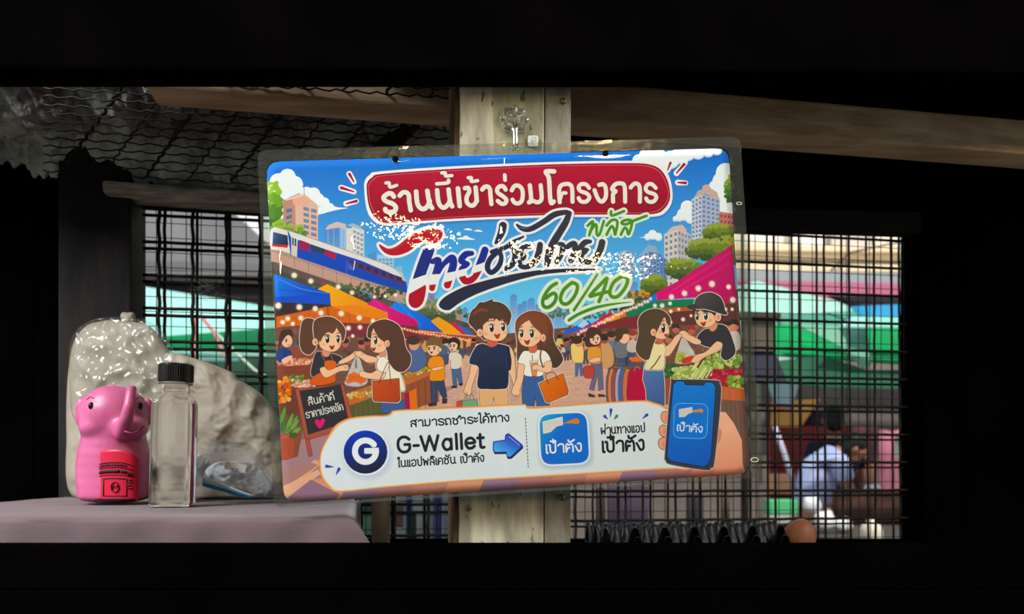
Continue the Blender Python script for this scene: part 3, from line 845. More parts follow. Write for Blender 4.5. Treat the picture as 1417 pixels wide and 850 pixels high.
    ell(573, 478, 7, 7, (222, 160, 120)); ell(572, 471, 9, 6.5, (70, 50, 44))
    for (x, y, c) in ((478, 476, (200, 100, 90)), (500, 478, (208, 112, 96)), (508, 474, (180, 90, 80))):
        ell(x, y, 4.4, 4.6, c); ell(x, y - 4, 5, 3.6, (58, 42, 44))
    # vendor girl
    z = (405, 430, 7.72); HL = (234, 220, 204)
    poly(Z(*z, [(175, 82), (110, 110), (86, 200), (78, 360), (110, 440), (170, 470), (215, 440), (250, 370), (240, 130)]), (96, 62, 48), 1, 1, OUT, .5, HL)
    poly(Z(*z, [(250, 450), (320, 440), (400, 455), (520, 500), (490, 570), (440, 570), (440, 700), (300, 700), (200, 690), (215, 560)]), (46, 48, 60), 1, 1, OUT, .5, HL, .9)
    poly(Z(*z, [(320, 420), (385, 420), (390, 480), (350, 495), (318, 470)]), SKD, 1)
    poly(Z(*z, [(190, 780), (215, 715), (300, 665), (440, 690), (450, 760), (300, 800)]), (222, 98, 44), 1, 1, OUT, .4)
    poly(Z(*z, [(345, 545), (450, 540), (462, 600), (440, 690), (360, 660)]), (226, 104, 46), 1)
    stroke(Z(*z, [(300, 450), (345, 545)]), 1, (176, 96, 80), 0); stroke(Z(*z, [(400, 455), (435, 545)]), 1, (176, 96, 80), 0)
    poly(Z(*z, [(230, 120), (330, 68), (440, 80), (530, 150), (562, 220), (545, 310), (510, 330), (300, 350), (235, 300)]), (100, 64, 48), 1, 1, OUT, .5, HL)
    poly(Z(*z, [(285, 320), (320, 245), (440, 220), (470, 175), (515, 250), (522, 340), (492, 408), (430, 440), (350, 430), (292, 385)]), SK, 1, 1, OUT, .4)
    poly(Z(*z, [(290, 320), (270, 240), (340, 150), (480, 130), (475, 175), (430, 243), (380, 232), (330, 268), (300, 330)]), (104, 68, 50), 1)
    poly(Z(*z, [(470, 150), (520, 170), (550, 240), (535, 300), (512, 250), (478, 200)]), (104, 68, 50), 1)
    ell(405 + 240 / 7.72, 430 + 335 / 7.72, 4.2, 5.2, SK, 0, 1, OUT, .4); ell(405 + 245 / 7.72, 430 + 337 / 7.72, 2, 3, SKD)
    face_bits(z, [(372, 310, 19, 36), (485, 308, 15, 34)], (418, 390), [[(320, 270), (360, 255), (390, 262)], [(470, 240), (500, 238)]], [(330, 360), (500, 355)], mr=3.6)
    poly(Z(*z, [(290, 625), (340, 600), (385, 635), (500, 592), (585, 578), (592, 640), (500, 652), (380, 712), (325, 702)]), SK, 1, 1, OUT, .4)
    poly(Z(*z, [(498, 540), (610, 475), (670, 430), (700, 450), (640, 520), (560, 560), (500, 572)]), SK, 1, 1, OUT, .4)
    # bag of oranges and the buyer
    z2 = (485, 440, 6.537)
    poly(Z(*z2, [(20, 400), (50, 350), (85, 370), (110, 450), (155, 570), (110, 615), (20, 622), (-50, 600), (-40, 550)]), (226, 224, 222), 1, .75, (150, 130, 120), .4)
    for (x, y) in ((0, 530), (30, 515), (62, 530), (95, 530), (20, 560), (55, 560), (90, 570), (-15, 570), (120, 560)):
        ell(485 + x / 6.537, 440 + y / 6.537, 3.6, 3.4, (238, 116, 60), 0, 1, (170, 70, 40), .3)
    poly(Z(*z2, [(45, 375), (55, 375), (60, 450), (40, 450)]), (90, 76, 76), 1, .6)
    poly(Z(*z2, [(270, 760), (490, 740), (500, 860), (285, 860)]), (70, 96, 150), 0, 1, OUT, .4)
    poly(Z(*z2, [(270, 345), (335, 340), (400, 440), (450, 500), (492, 640), (460, 660), (420, 580), (300, 560), (320, 490), (240, 465), (238, 365)]), (244, 236, 216), 1, 1, OUT, .4, HL)
    poly(Z(*z2, [(265, 300), (320, 285), (330, 345), (270, 355)]), SKD, 1)
    poly(Z(*z2, [(155, 160), (170, 80), (240, 30), (330, 18), (430, 65), (475, 150), (500, 270), (545, 350), (535, 430), (480, 485), (410, 475), (350, 400), (330, 300), (300, 240), (220, 100), (190, 130), (180, 185)]), (88, 58, 48), 1, 1, OUT, .5, HL)
    poly(Z(*z2, [(213, 92), (250, 150), (312, 212), (322, 280), (275, 316), (215, 312), (186, 282), (180, 250), (190, 150)]), SK, 1, 1, OUT, .4)
    poly(Z(*z2, [(210, 85), (260, 60), (330, 130), (330, 215), (300, 215), (245, 165)]), (92, 60, 48), 1)
    ell(485 + 333 / 6.537, 440 + 233 / 6.537, 3.8, 5, SK, 0, 1, OUT, .4); ell(485 + 336 / 6.537, 440 + 235 / 6.537, 1.8, 3, SKD)
    face_bits(z2, [(228, 207, 15, 32)], (208, 282), [[(200, 150), (225, 145)]], [(265, 250)], (90, 96, 30), 3)
    poly(Z(*z2, [(238, 362), (150, 335), (90, 300), (45, 310), (40, 335), (100, 370), (150, 405), (232, 402)]), SK, 1, 1, OUT, .4)
    poly(Z(*z2, [(245, 472), (315, 492), (300, 545), (220, 558), (110, 540), (80, 515), (100, 480), (180, 500)]), SK, 1, 1, OUT, .4)
    poly(Z(*z2, [(250, 380), (300, 352), (350, 400), (320, 492), (244, 465)]), (246, 240, 222), 1, 1, OUT, .4)
    poly(Z(*z2, [(198, 572), (440, 548), (450, 740), (430, 765), (215, 755), (205, 740)]), grad((204, 92, 54), (515, 525), (176, 70, 44), (555, 560)), 0, 1, OUT, .6, HL)
    stroke(Z(*z2, [(265, 600), (268, 560), (340, 400), (352, 460), (365, 600)]), 1, (120, 60, 44))
    # orange shirt boy and friend
    z3 = (580, 460, 7.725)
    poly(Z(*z3, [(345, 380), (445, 378), (465, 545), (430, 555), (395, 460), (405, 580), (365, 585)]), (78, 104, 150), 0, 1, OUT, .4)
    poly(Z(*z3, [(325, 225), (400, 212), (452, 250), (460, 300), (440, 380), (345, 388), (335, 300), (318, 300)]), (228, 216, 196), 1, 1, OUT, .4)
    ell(580 + 365 / 7.725, 460 + 150 / 7.725, 7, 7.5, SK, 0, 1, OUT, .4)
    poly(Z(*z3, [(318, 130), (330, 70), (390, 55), (440, 100), (430, 170), (400, 190), (410, 130), (360, 105)]), (50, 38, 38), 1)
    face_bits(z3, [(335, 150, 7, 12), (372, 148, 7, 12)], (350, 185), mr=1.2)
    stroke(Z(*z3, [(325, 300), (320, 360)]), 2, SK); stroke(Z(*z3, [(450, 290), (462, 380)]), 2, SK)
    poly(Z(*z3, [(345, 575), (400, 570), (410, 595), (345, 600)]), (50, 40, 40)); poly(Z(*z3, [(430, 545), (465, 540), (465, 570), (430, 575)]), (50, 40, 40))
    poly(Z(*z3, [(120, 512), (265, 505), (300, 690), (258, 715), (195, 600), (190, 750), (128, 755)]), (54, 66, 98), 0, 1, OUT, .4)
    poly(Z(*z3, [(118, 275), (180, 255), (245, 268), (270, 350), (268, 500), (190, 520), (112, 508), (120, 400), (90, 350)]), (240, 146, 40), 1, 1, OUT, .4)
    ell(580 + 155 / 7.725, 460 + 180 / 7.725, 9.5, 9.5, SK, 0, 1, OUT, .4)
    ell(580 + 222 / 7.725, 460 + 185 / 7.725, 2.6, 3.4, SK, 0, 1, OUT, .4)
    poly(Z(*z3, [(75, 150), (85, 80), (150, 45), (225, 65), (250, 120), (235, 170), (205, 150), (150, 140), (100, 145)]), (120, 92, 60), 1)
    face_bits(z3, [(105, 180, 8, 14), (162, 172, 9, 15)], (130, 215), mr=1.8)
    poly(Z(*z3, [(140, 385), (240, 365), (262, 385), (170, 412), (140, 405)]), SK, 1, 1, OUT, .4)
    poly(Z(*z3, [(100, 760), (190, 745), (190, 785), (95, 795)]), (60, 46, 44)); poly(Z(*z3, [(245, 710), (302, 705), (300, 760), (245, 765)]), (60, 46, 44))
    # centre couple
    z4 = (630, 405, 5.31)
    poly(Z(*z4, [(385, 395), (425, 430), (440, 520), (445, 620), (435, 690), (415, 640), (385, 540)]), SK, 1, 1, OUT, .5)
    poly(Z(*z4, [(170, 695), (385, 688), (392, 850), (295, 850), (282, 770), (270, 850), (182, 850)]), (232, 180, 128), 0, 1, OUT, .5, HL)
    poly(Z(*z4, [(118, 530), (170, 540), (140, 640), (122, 700), (118, 745), (90, 755), (62, 735), (72, 690), (100, 610)]), SK, 1, 1, OUT, .5)
    poly(Z(*z4, [(192, 378), (250, 390), (305, 378), (375, 392), (400, 420), (392, 560), (384, 690), (330, 708), (240, 708), (165, 692), (172, 550), (104, 515), (145, 410)]), grad((40, 52, 86), (670, 480), (28, 38, 66), (690, 530)), 1, 1, OUT, .5, HL)
    stroke(Z(*z4, [(385, 420), (400, 500), (395, 560)]), 5, (32, 42, 70))
    stroke(Z(*z4, [(172, 545), (185, 470)]), .5, (18, 24, 44), 0)
    poly(Z(*z4, [(242, 340), (305, 345), (308, 382), (270, 402), (236, 385)]), (214, 104, 84), 1)
    poly(Z(*z4, [(98, 208), (118, 140), (150, 110), (180, 75), (215, 72), (275, 50), (275, 65), (330, 75), (375, 102), (410, 160), (400, 215), (380, 245), (300, 260), (230, 345), (190, 325), (135, 262), (108, 235)]), (82, 58, 44), 1, 1, OUT, .5, HL)
    poly(Z(*z4, [(205, 235), (240, 195), (360, 195), (380, 250), (380, 310), (345, 350), (295, 358), (240, 345), (205, 320)]), SK, 1, 1, OUT, .4)
    poly(Z(*z4, [(190, 275), (200, 200), (250, 120), (350, 120), (385, 190), (370, 235), (345, 195), (325, 212), (300, 190), (290, 208), (262, 160), (245, 205), (205, 238), (200, 275)]), (84, 60, 46), 0)
    poly(Z(*z4, [(130, 150), (180, 115), (230, 125), (240, 140), (180, 140), (140, 165)]), (150, 70, 54), 1, .8)
    ell(630 + 180 / 5.31, 405 + 297 / 5.31, 4.6, 5.8, SK, 0, 1, OUT, .4); ell(630 + 183 / 5.31, 405 + 298 / 5.31, 2, 3.2, SKD)
    face_bits(z4, [(268, 263, 14, 26), (352, 257, 13, 25)], (307, 318), [[(240, 212), (270, 203), (285, 210)], [(338, 205), (360, 206)]], [(225, 305), (370, 295)], mr=4.2)
    poly(Z(*z4, [(10, 800), (48, 792), (52, 840), (10, 840)]), (206, 84, 76), 0, 1, OUT, .4)
    poly(Z(*z4, [(52, 795), (162, 785), (168, 850), (50, 850)]), (118, 166, 128), 0, 1, OUT, .4)
    stroke(Z(*z4, [(62, 790), (85, 745), (85, 790)]), .9, (90, 110, 84)); stroke(Z(*z4, [(105, 790), (118, 740), (140, 788)]), .9, (90, 110, 84))
    z5 = (700, 420, 5.667)
    poly(Z(*z5, [(75, 200), (85, 130), (130, 85), (200, 60), (275, 70), (335, 110), (368, 190), (372, 280), (400, 345), (435, 400), (445, 450), (400, 502), (350, 490), (320, 400), (160, 380), (120, 440), (90, 445), (88, 300)]), grad((128, 70, 48), (740, 440), (74, 56, 42), (760, 500)), 1, 1, OUT, .5, HL)
    poly(Z(*z5, [(140, 565), (290, 568), (310, 680), (345, 800), (242, 806), (232, 740), (222, 806), (130, 800), (124, 690)]), (64, 98, 158), 0, 1, OUT, .5)
    poly(Z(*z5, [(100, 470), (147, 485), (135, 600), (112, 670), (108, 715), (80, 728), (45, 705), (55, 655), (82, 590)]), SK, 1, 1, OUT, .5)
    poly(Z(*z5, [(132, 380), (185, 372), (270, 365), (320, 385), (352, 450), (300, 482), (292, 560), (215, 575), (142, 560), (146, 485), (95, 462)]), (244, 240, 230), 1, 1, OUT, .5)
    poly(Z(*z5, [(185, 325), (238, 325), (243, 375), (212, 392), (182, 378)]), (214, 110, 88), 1)
    poly(Z(*z5, [(96, 210), (135, 150), (185, 128), (240, 180), (278, 225), (275, 280), (230, 328), (180, 342), (125, 325), (96, 275)]), SK, 1, 1, OUT, .4)
    poly(Z(*z5, [(80, 230), (95, 150), (150, 100), (190, 125), (140, 155), (105, 200), (92, 280)]), (134, 76, 52), 1)
    poly(Z(*z5, [(185, 122), (230, 90), (300, 130), (330, 240), (300, 330), (275, 240), (230, 195), (200, 160)]), (128, 72, 50), 1)
    ell(700 + 292 / 5.667, 420 + 270 / 5.667, 3.8, 5.4, SK, 0, 1, OUT, .4); ell(700 + 294 / 5.667, 420 + 272 / 5.667, 1.8, 3, SKD)
    face_bits(z5, [(123, 240, 13, 26), (204, 240, 15, 27)], (166, 302), [[(112, 188), (132, 183)], [(195, 183), (218, 188)]], [(240, 275), (110, 285)], (86, 66, 26), 4)
    poly(Z(*z5, [(190, 460), (252, 452), (240, 570), (206, 572)]), (232, 146, 92), 0, 1, OUT, .4); poly(Z(*z5, [(185, 452), (250, 444), (252, 462), (188, 470)]), (226, 222, 216), 0, 1, OUT, .3)
    stroke(Z(*z5, [(205, 405), (208, 450)]), .9, (90, 60, 54), 0)
    poly(Z(*z5, [(300, 468), (352, 450), (362, 500), (345, 545), (250, 528), (208, 520), (212, 488), (250, 480), (300, 500)]), SK, 1, 1, OUT, .4)
    stroke(Z(*z5, [(275, 370), (270, 430), (290, 500)]), 2.2, (140, 80, 64))
    poly(Z(*z5, [(258, 628), (450, 548), (492, 688), (484, 716), (330, 780), (312, 770)]), grad((232, 122, 50), (745, 530), (206, 92, 34), (780, 556)), 0, 1, OUT, .6, HL)
    stroke(Z(*z5, [(335, 630), (312, 560), (372, 540), (412, 600)]), 1.1, (140, 60, 34))
    for (x, y) in ((645, 543), (714, 547), (742, 512), (502, 489), (500, 531), (478, 508), (490, 489)):
        for k in range(3):
            stroke([(x - 1.5 + k * 1.7, y - 1), (x - 1.2 + k * 1.7, y + 2.2)], .45, (170, 96, 72), 0)
    # walkers right of centre
    z6 = (790, 440, 7.08)
    poly(Z(*z6, [(0, 270), (60, 255), (115, 280), (125, 360), (110, 440), (20, 430)]), (246, 206, 120), 1, 1, OUT, .3)
    poly(Z(*z6, [(40, 440), (115, 440), (118, 570), (90, 575), (78, 480), (70, 575), (40, 580)]), (90, 110, 150))
    ell(790 + 75 / 7.08, 440 + 240 / 7.08, 6, 6.5, (226, 160, 120)); ell(790 + 55 / 7.08, 440 + 218 / 7.08, 8, 5.5, (60, 46, 36))
    poly(Z(*z6, [(430, 255), (490, 235), (550, 270), (545, 380), (440, 385)]), (112, 116, 128), 1, 1, OUT, .3)
    ell(790 + 520 / 7.08, 440 + 195 / 7.08, 8, 8.5, SK, 0, 1, OUT, .3)
    poly(Z(*z6, [(425, 170), (440, 110), (510, 90), (565, 120), (572, 160), (520, 160), (500, 200), (470, 225), (430, 220)]), (74, 62, 44), 1)
    poly(Z(*z6, [(550, 260), (600, 210), (640, 240), (640, 330), (560, 330)]), (204, 190, 176), 1); ell(790 + 610 / 7.08, 440 + 170 / 7.08, 5, 6, (222, 150, 116)); ell(790 + 605 / 7.08, 440 + 148 / 7.08, 6, 4, (150, 70, 56))
    poly(Z(*z6, [(295, 260), (345, 230), (400, 290), (420, 420), (390, 480), (310, 480)]), (214, 160, 110), 1)
    ell(790 + 330 / 7.08, 440 + 205 / 7.08, 6, 7, (150, 96, 76)); ell(790 + 325 / 7.08, 440 + 190 / 7.08, 7, 5, (52, 42, 44)); ell(790 + 400 / 7.08, 440 + 180 / 7.08, 5.5, 6.5, (200, 130, 104)); ell(790 + 395 / 7.08, 440 + 160 / 7.08, 6.5, 4.6, (62, 48, 44))
    poly(Z(*z6, [(195, 440), (305, 440), (320, 700), (270, 715), (262, 560), (225, 715), (180, 700), (215, 560)]), (106, 106, 138), 0, 1, OUT, .4)
    poly(Z(*z6, [(170, 300), (220, 280), (285, 295), (300, 380), (285, 445), (190, 445), (160, 390)]), (232, 158, 76), 1, 1, OUT, .4)
    poly(Z(*z6, [(145, 190), (165, 110), (225, 92), (290, 125), (292, 190), (270, 230), (270, 270), (170, 285), (140, 260)]), (74, 52, 42), 1, 1, OUT, .4)
    ell(790 + 237 / 7.08, 440 + 212 / 7.08, 7.6, 7.6, SK, 0, 1, OUT, .3); poly(Z(*z6, [(180, 200), (200, 130), (270, 130), (290, 180), (255, 160), (220, 190)]), (74, 52, 42), 1)
    face_bits(z6, [(220, 212, 7, 13), (262, 208, 6, 12)], (245, 242), mr=1.3)
    poly(Z(*z6, [(180, 410), (270, 385), (290, 420), (200, 440)]), SK, 1, 1, OUT, .4)
    poly(Z(*z6, [(125, 482), (218, 475), (228, 560), (210, 592), (130, 580)]), (190, 78, 66), 1, 1, OUT, .4)
    poly(Z(*z6, [(170, 735), (235, 760), (240, 780), (175, 775)]), (70, 46, 44)); poly(Z(*z6, [(268, 745), (330, 755), (345, 775), (268, 775)]), (70, 46, 44))
    # clothes rack
    for (a, b, c) in ((350, 380, (122, 92, 84)), (370, 430, (214, 136, 92)), (400, 436, (150, 84, 88)), (440, 500, (178, 164, 186)), (470, 520, (84, 104, 150)), (515, 580, (208, 118, 80)), (560, 722, (186, 42, 72))):
        poly(Z(*z6, [(a + 14, 520), (a + (b - a) * .5, 498), (b, 515), (b + 6, 640), (b, 812), (a, 812), (a - 6, 620)]), c, 1, 1, OUT, .35)
    stroke(Z(*z6, [(620, 520), (640, 480), (680, 500)]), .8, (150, 170, 170)); stroke(Z(*z6, [(560, 510), (500, 490), (420, 480)]), .8, (130, 140, 140))
    for k in range(12):
        ell(790 + (590 + k * 11) / 7.08, 440 + (400 + (k % 3) * 8) / 7.08, 2.6, 2.4, (236, 120, 60))
    # right produce stall
    poly([(925, 505), (1030, 490), (1036, 560), (925, 562)], (110, 72, 50))
    VG = [(60, 110, 60), (44, 88, 50), (80, 132, 70)]
    for k in range(70):
        ell(918 + rnd.random() * 30, 507 + rnd.random() * 14, 3.4, 2.8, rnd.choice(VG), 0, 1, (30, 60, 36), .3)
    for k in range(60):
        ell(932 + rnd.random() * 34, 508 + rnd.random() * 15, 3.6, 3, rnd.choice([(196, 200, 110), (212, 214, 130), (150, 170, 80)]), 0, 1, (100, 120, 50), .3)
    for k in range(60):
        x = 955 + rnd.random() * 40; y = 502 + rnd.random() * 22
        stroke([(x, y + 5), (x + 7, y - 6)], 2.2, rnd.choice([(206, 212, 140), (170, 190, 90), (224, 222, 160)]), 0)
    for k in range(90):
        x = 975 + rnd.random() * 52; y = 490 + rnd.random() * 18
        ell(x, y, 3, 2.4, rnd.choice([(150, 176, 80), (190, 204, 120), (112, 146, 66)]), rnd.random() * 3)
    for k in range(64):
        ell(984 + rnd.random() * 42, 513 + rnd.random() * 20 + 0, 3.6, 3.4, rnd.choice([(196, 50, 70), (176, 36, 60), (214, 84, 90)]), 0, 1, (120, 24, 40), .3)
    for k in range(30):
        ell(1008 + rnd.random() * 22, 520 + rnd.random() * 18 + 2, 3.6, 3.2, rnd.choice([(150, 186, 70), (178, 204, 96), (120, 160, 60)]), 0, 1, (70, 100, 40), .3)
    poly([(984, 532), (1034, 540), (1036, 556), (986, 552)], (206, 108, 72), 0, 1, (140, 60, 44), .5)
    for k in range(5):
        stroke([(992 + k * 9, 536 + k), (992 + k * 9, 552 + k * .8)], .4, (150, 70, 50), 0)
    poly([(988, 552), (1040, 556), (1040, 660), (1000, 660)], (120, 88, 74))
    for k in range(6):
        stroke([(1005 + k * 6, 556), (1010 + k * 6, 650)], .6, (90, 62, 54), 0)
    poly([(918, 522), (932, 524), (932, 560), (918, 560)], (160, 84, 60))
    # cap seller and people behind him
    for (x, y, r, c, hc) in ((957, 458, 5, (196, 100, 84), (150, 62, 56)), (935, 456, 5, (190, 110, 92), (56, 44, 46)), (1004, 452, 5, (176, 100, 84), (50, 40, 44)), (1015, 452, 7, (216, 140, 110), (52, 40, 40)), (925, 470, 5, (196, 120, 96), (60, 46, 44))):
        ell(x, y, r, r * 1.1, c); poly([(x - r, y - 1), (x - r * .8, y - r * 1.2), (x + r * .6, y - r * 1.4), (x + r * 1.1, y - 1), (x, y - r * .5)], hc, 1)
    poly([(1008, 462), (1022, 460), (1024, 482), (1010, 484)], (206, 196, 190), 1)
    z7 = (930, 395, 7.39)
    poly(Z(*z7, [(380, 440), (470, 400), (560, 430), (620, 560), (645, 690), (560, 765), (500, 720), (515, 610), (430, 640), (290, 600), (260, 530), (320, 460)]), (52, 50, 58), 1, 1, OUT, .5, HL)
    poly(Z(*z7, [(380, 400), (450, 375), (460, 430), (420, 470), (385, 455)]), SKD, 1)
    poly(Z(*z7, [(215, 290), (240, 225), (420, 240), (510, 290), (512, 370), (460, 385), (420, 330), (240, 300)]), (60, 46, 42), 1)
    poly(Z(*z7, [(232, 275), (300, 250), (425, 290), (445, 365), (410, 410), (345, 434), (275, 412), (242, 370)]), SK, 1, 1, OUT, .4)
    poly(Z(*z7, [(225, 250), (420, 262), (440, 320), (405, 285), (370, 275), (330, 272), (285, 258), (262, 275), (240, 262)]), (60, 46, 42), 0)
    ell(930 + 470 / 7.39, 395 + 325 / 7.39, 4.6, 6.2, SK, 0, 1, OUT, .4); ell(930 + 472 / 7.39, 395 + 327 / 7.39, 2.2, 3.6, SKD)
    poly(Z(*z7, [(232, 235), (238, 150), (300, 92), (400, 75), (490, 120), (530, 200), (540, 255), (565, 285), (545, 300), (500, 290), (420, 262), (330, 240)]), grad((74, 72, 72), (970, 410), (54, 52, 56), (990, 432)), 1, 1, OUT, .5, HL)
    poly(Z(*z7, [(160, 215), (200, 195), (245, 200), (248, 240), (200, 245), (165, 235)]), (60, 58, 62), 1, 1, OUT, .4)
    face_bits(z7, [(257, 325, 14, 30), (345, 318, 18, 34)], (318, 392), [[(235, 282), (262, 275)], [(320, 270), (360, 272)]], [(395, 360)], (64, 84, 30), 3.6)
    poly(Z(*z7, [(95, 545), (130, 530), (170, 600), (232, 700), (235, 760), (160, 800), (50, 800), (30, 765), (70, 620)]), (220, 220, 216), 1, .8, (150, 140, 130), .4)
    for k in range(16):
        ell(930 + (50 + rnd.random() * 90) / 7.39, 395 + (690 + rnd.random() * 85) / 7.39, 2.6, 2.2, rnd.choice([(150, 170, 60), (190, 196, 70)]), 0, 1, (90, 100, 40), .3)
    poly(Z(*z7, [(105, 755), (200, 720), (235, 735), (190, 785), (110, 800)]), (214, 74, 60), 1)
    poly(Z(*z7, [(285, 560), (290, 598), (230, 602), (150, 560), (90, 520), (70, 485), (100, 465), (140, 470), (180, 505)]), SK, 1, 1, OUT, .4)
    poly(Z(*z7, [(440, 585), (480, 575), (518, 605), (480, 670), (340, 732), (265, 785), (195, 785), (240, 715), (340, 680)]), SK, 1, 1, OUT, .4)
    # buyer on the right
    z8 = (870, 420, 6.07)
    poly(Z(*z8, [(130, 555), (288, 550), (300, 700), (300, 860), (155, 860), (145, 720), (120, 640)]), grad((88, 122, 176), (895, 515), (68, 96, 150), (915, 560)), 0, 1, OUT, .5, HL)
    poly(Z(*z8, [(300, 378), (350, 330), (390, 275), (425, 255), (445, 270), (425, 310), (350, 430), (305, 438)]), SK, 1, 1, OUT, .4)
    poly(Z(*z8, [(215, 325), (285, 340), (312, 385), (302, 440), (290, 548), (200, 556), (130, 545), (172, 440), (182, 380)]), (244, 226, 172), 1, 1, OUT, .4, HL)
    poly(Z(*z8, [(215, 280), (280, 290), (285, 335), (240, 345), (212, 325)]), (206, 110, 90), 1)
    poly(Z(*z8, [(85, 250), (80, 150), (120, 80), (200, 48), (285, 60), (345, 120), (345, 190), (320, 160), (225, 300), (190, 400), (165, 470), (110, 460), (60, 385)]), (84, 66, 50), 1, 1, OUT, .5, HL)
    poly(Z(*z8, [(232, 232), (262, 160), (300, 112), (330, 180), (342, 245), (322, 290), (272, 302), (222, 282)]), SK, 1, 1, OUT, .4)
    poly(Z(*z8, [(225, 240), (230, 150), (290, 80), (340, 130), (345, 185), (318, 165), (300, 118), (262, 185), (238, 235)]), (86, 68, 52), 1)
    ell(870 + 207 / 6.07, 420 + 243 / 6.07, 4, 5.2, SK, 0, 1, OUT, .4); ell(870 + 210 / 6.07, 420 + 245 / 6.07, 2, 3, SKD)
    face_bits(z8, [(290, 212, 14, 34)], (315, 267), [[(275, 150), (300, 145)]], [(270, 240)], (60, 44, 36), 3)
    stroke(Z(*z8, [(265, 440), (220, 510), (185, 548)]), 1.6, (90, 70, 60)); stroke(Z(*z8, [(218, 325), (245, 335)]), .8, (120, 30, 40), 0)
    # chalkboard and plant
    z9 = (370, 530, 5.0)
    poly([(399, 636), (412, 590), (420, 590), (412, 632)], (140, 78, 62))
    poly(Z(*z9, [(190, 40), (525, 10), (590, 245), (470, 340), (290, 392), (262, 388)]), (176, 88, 70), 0, 1, (96, 44, 38), .6)
    poly(Z(*z9, [(262, 388), (290, 380), (312, 505), (285, 512)]), (176, 88, 70), 0, 1, (96, 44, 38), .5)
    poly(Z(*z9, [(222, 55), (507, 12), (560, 245), (500, 290), (282, 360)]), (44, 44, 48))
    text('สินค้2าดี'.replace('2', ''), (427.5, 561), (464.5, 552.5), 8.2, 1.35, (226, 222, 214))
    text('ราคาประหยัด', (424, 579), (476.5, 567), 7.8, 1.25, (226, 222, 214))
    poly([(443, 593), (436.5, 586), (436.5, 582), (440, 580.5), (443, 583.5), (445, 579.5), (448.5, 580), (449.5, 584)], (230, 40, 120), 1)
    poly([(388, 605), (408, 601), (406, 632), (398, 637), (390, 637)], (176, 84, 64)); poly([(387, 603), (409, 598), (409, 605), (388, 609)], (190, 94, 74), 0, 1, (110, 50, 40), .4)
    for (x, y, a, l) in ((391, 600, -1.5, 24), (396, 600, -1.25, 30), (400, 600, -1.0, 26), (402, 602, -.6, 18), (390, 596, -1.75, 30), (405, 597, -1.3, 22), (394, 602, -.8, 22), (388, 588, -1.3, 26), (401, 596, -.9, 20), (400, 604, -.25, 12)):
        ex, ey = x + l * math.cos(a), y + l * math.sin(a)
        nx, ny = -math.sin(a) * 3.4, math.cos(a) * 3.4
        poly([(x, y), ((x + ex) / 2 + nx, (y + ey) / 2 + ny), (ex, ey), ((x + ex) / 2 - nx, (y + ey) / 2 - ny)], rnd.choice([(96, 140, 60), (70, 116, 52), (120, 160, 76), (58, 96, 46)]), 1, 1, (40, 70, 36), .4)
    # ---------------- title plate
    plate = [(504, 262), (505, 250), (512, 242), (528, 237), (640, 229.5), (770, 224), (876, 222.5), (905, 225), (919, 233), (928, 250), (930.5, 276), (922, 293), (905, 300), (850, 300.5), (770, 301), (640, 305.5), (560, 311), (530, 312), (515, 304), (507, 288)]
    def rr(k, cx=716, cy=266):
        out = []
        for (x, y) in plate:
            dx, dy = x - cx, y - cy
            out.append((cx + dx - k * (1 if dx > 0 else -1) * min(1, abs(dx) / 180), cy + dy - k * (1 if dy > 0 else -1) * min(1, abs(dy) / 20)))
        return out
    poly([(x + 1, y + 3) for x, y in plate], (60, 110, 180), 3, .5)
    poly(plate, (246, 240, 240), 4)
    poly(rr(3.4), (140, 16, 42), 4)
    poly(rr(5.4), (236, 110, 122), 4)
    poly(rr(6.2), grad((186, 22, 56), (700, 232), (150, 30, 44), (704, 302)), 4)
    A = (500, 220, 10.12); Bq = (630, 220, 10.12); Cq = (740, 220, 7.085)
    S = []
    S += [(Z(*A, p), w / 10.12) for p, w in (
        ([(455, 528), (425, 488), (375, 488), (318, 530), (322, 572), (370, 605), (440, 630), (484, 680), (462, 735), (400, 745), (348, 732), (336, 705)], 66),
        ([(345, 338), (390, 338), (395, 385), (420, 395), (495, 370)], 46),
        ([(538, 515), (580, 473), (632, 473), (665, 512), (672, 600), (692, 720)], 64),
        ([(768, 460), (785, 620), (830, 690), (880, 700), (930, 660), (958, 590)], 66), ([(925, 450), (955, 620), (990, 688)], 66),
        ([(1062, 440), (1080, 600), (1120, 670), (1165, 680), (1215, 640), (1238, 590)], 64), ([(1222, 430), (1245, 600), (1272, 665)], 64),
        ([(1058, 350), (1210, 335), (1222, 298)], 50), ([(1128, 198), (1175, 198), (1182, 240), (1268, 234)], 48))]
    S += [(Z(*Bq, p), w / 10.12) for p, w in (
        ([(38, 415), (62, 660)], 66),
        ([(135, 412), (180, 408), (196, 460), (160, 540), (165, 610), (212, 652), (262, 645), (300, 590)], 62), ([(285, 402), (302, 590)], 64),
        ([(182, 265), (225, 265), (226, 315), (312, 305)], 48),
        ([(378, 430), (410, 395), (455, 390), (487, 430), (492, 500), (506, 632)], 62),
        ([(705, 430), (672, 386), (622, 386), (586, 430), (602, 480), (660, 520), (714, 570), (700, 620), (650, 630), (596, 590)], 60),
        ([(693, 228), (698, 296)], 54),
        ([(792, 440), (830, 382), (884, 376), (932, 420), (946, 500), (930, 590), (880, 624), (830, 612), (802, 572)], 60),
        ([(1045, 372), (1062, 560), (1034, 610)], 62), ([(1040, 608), (1090, 590), (1140, 608), (1185, 596), (1210, 540), (1196, 370)], 60),
        ([(1385, 176), (1270, 178), (1300, 240), (1315, 300), (1335, 600), (1378, 598)], 64))]
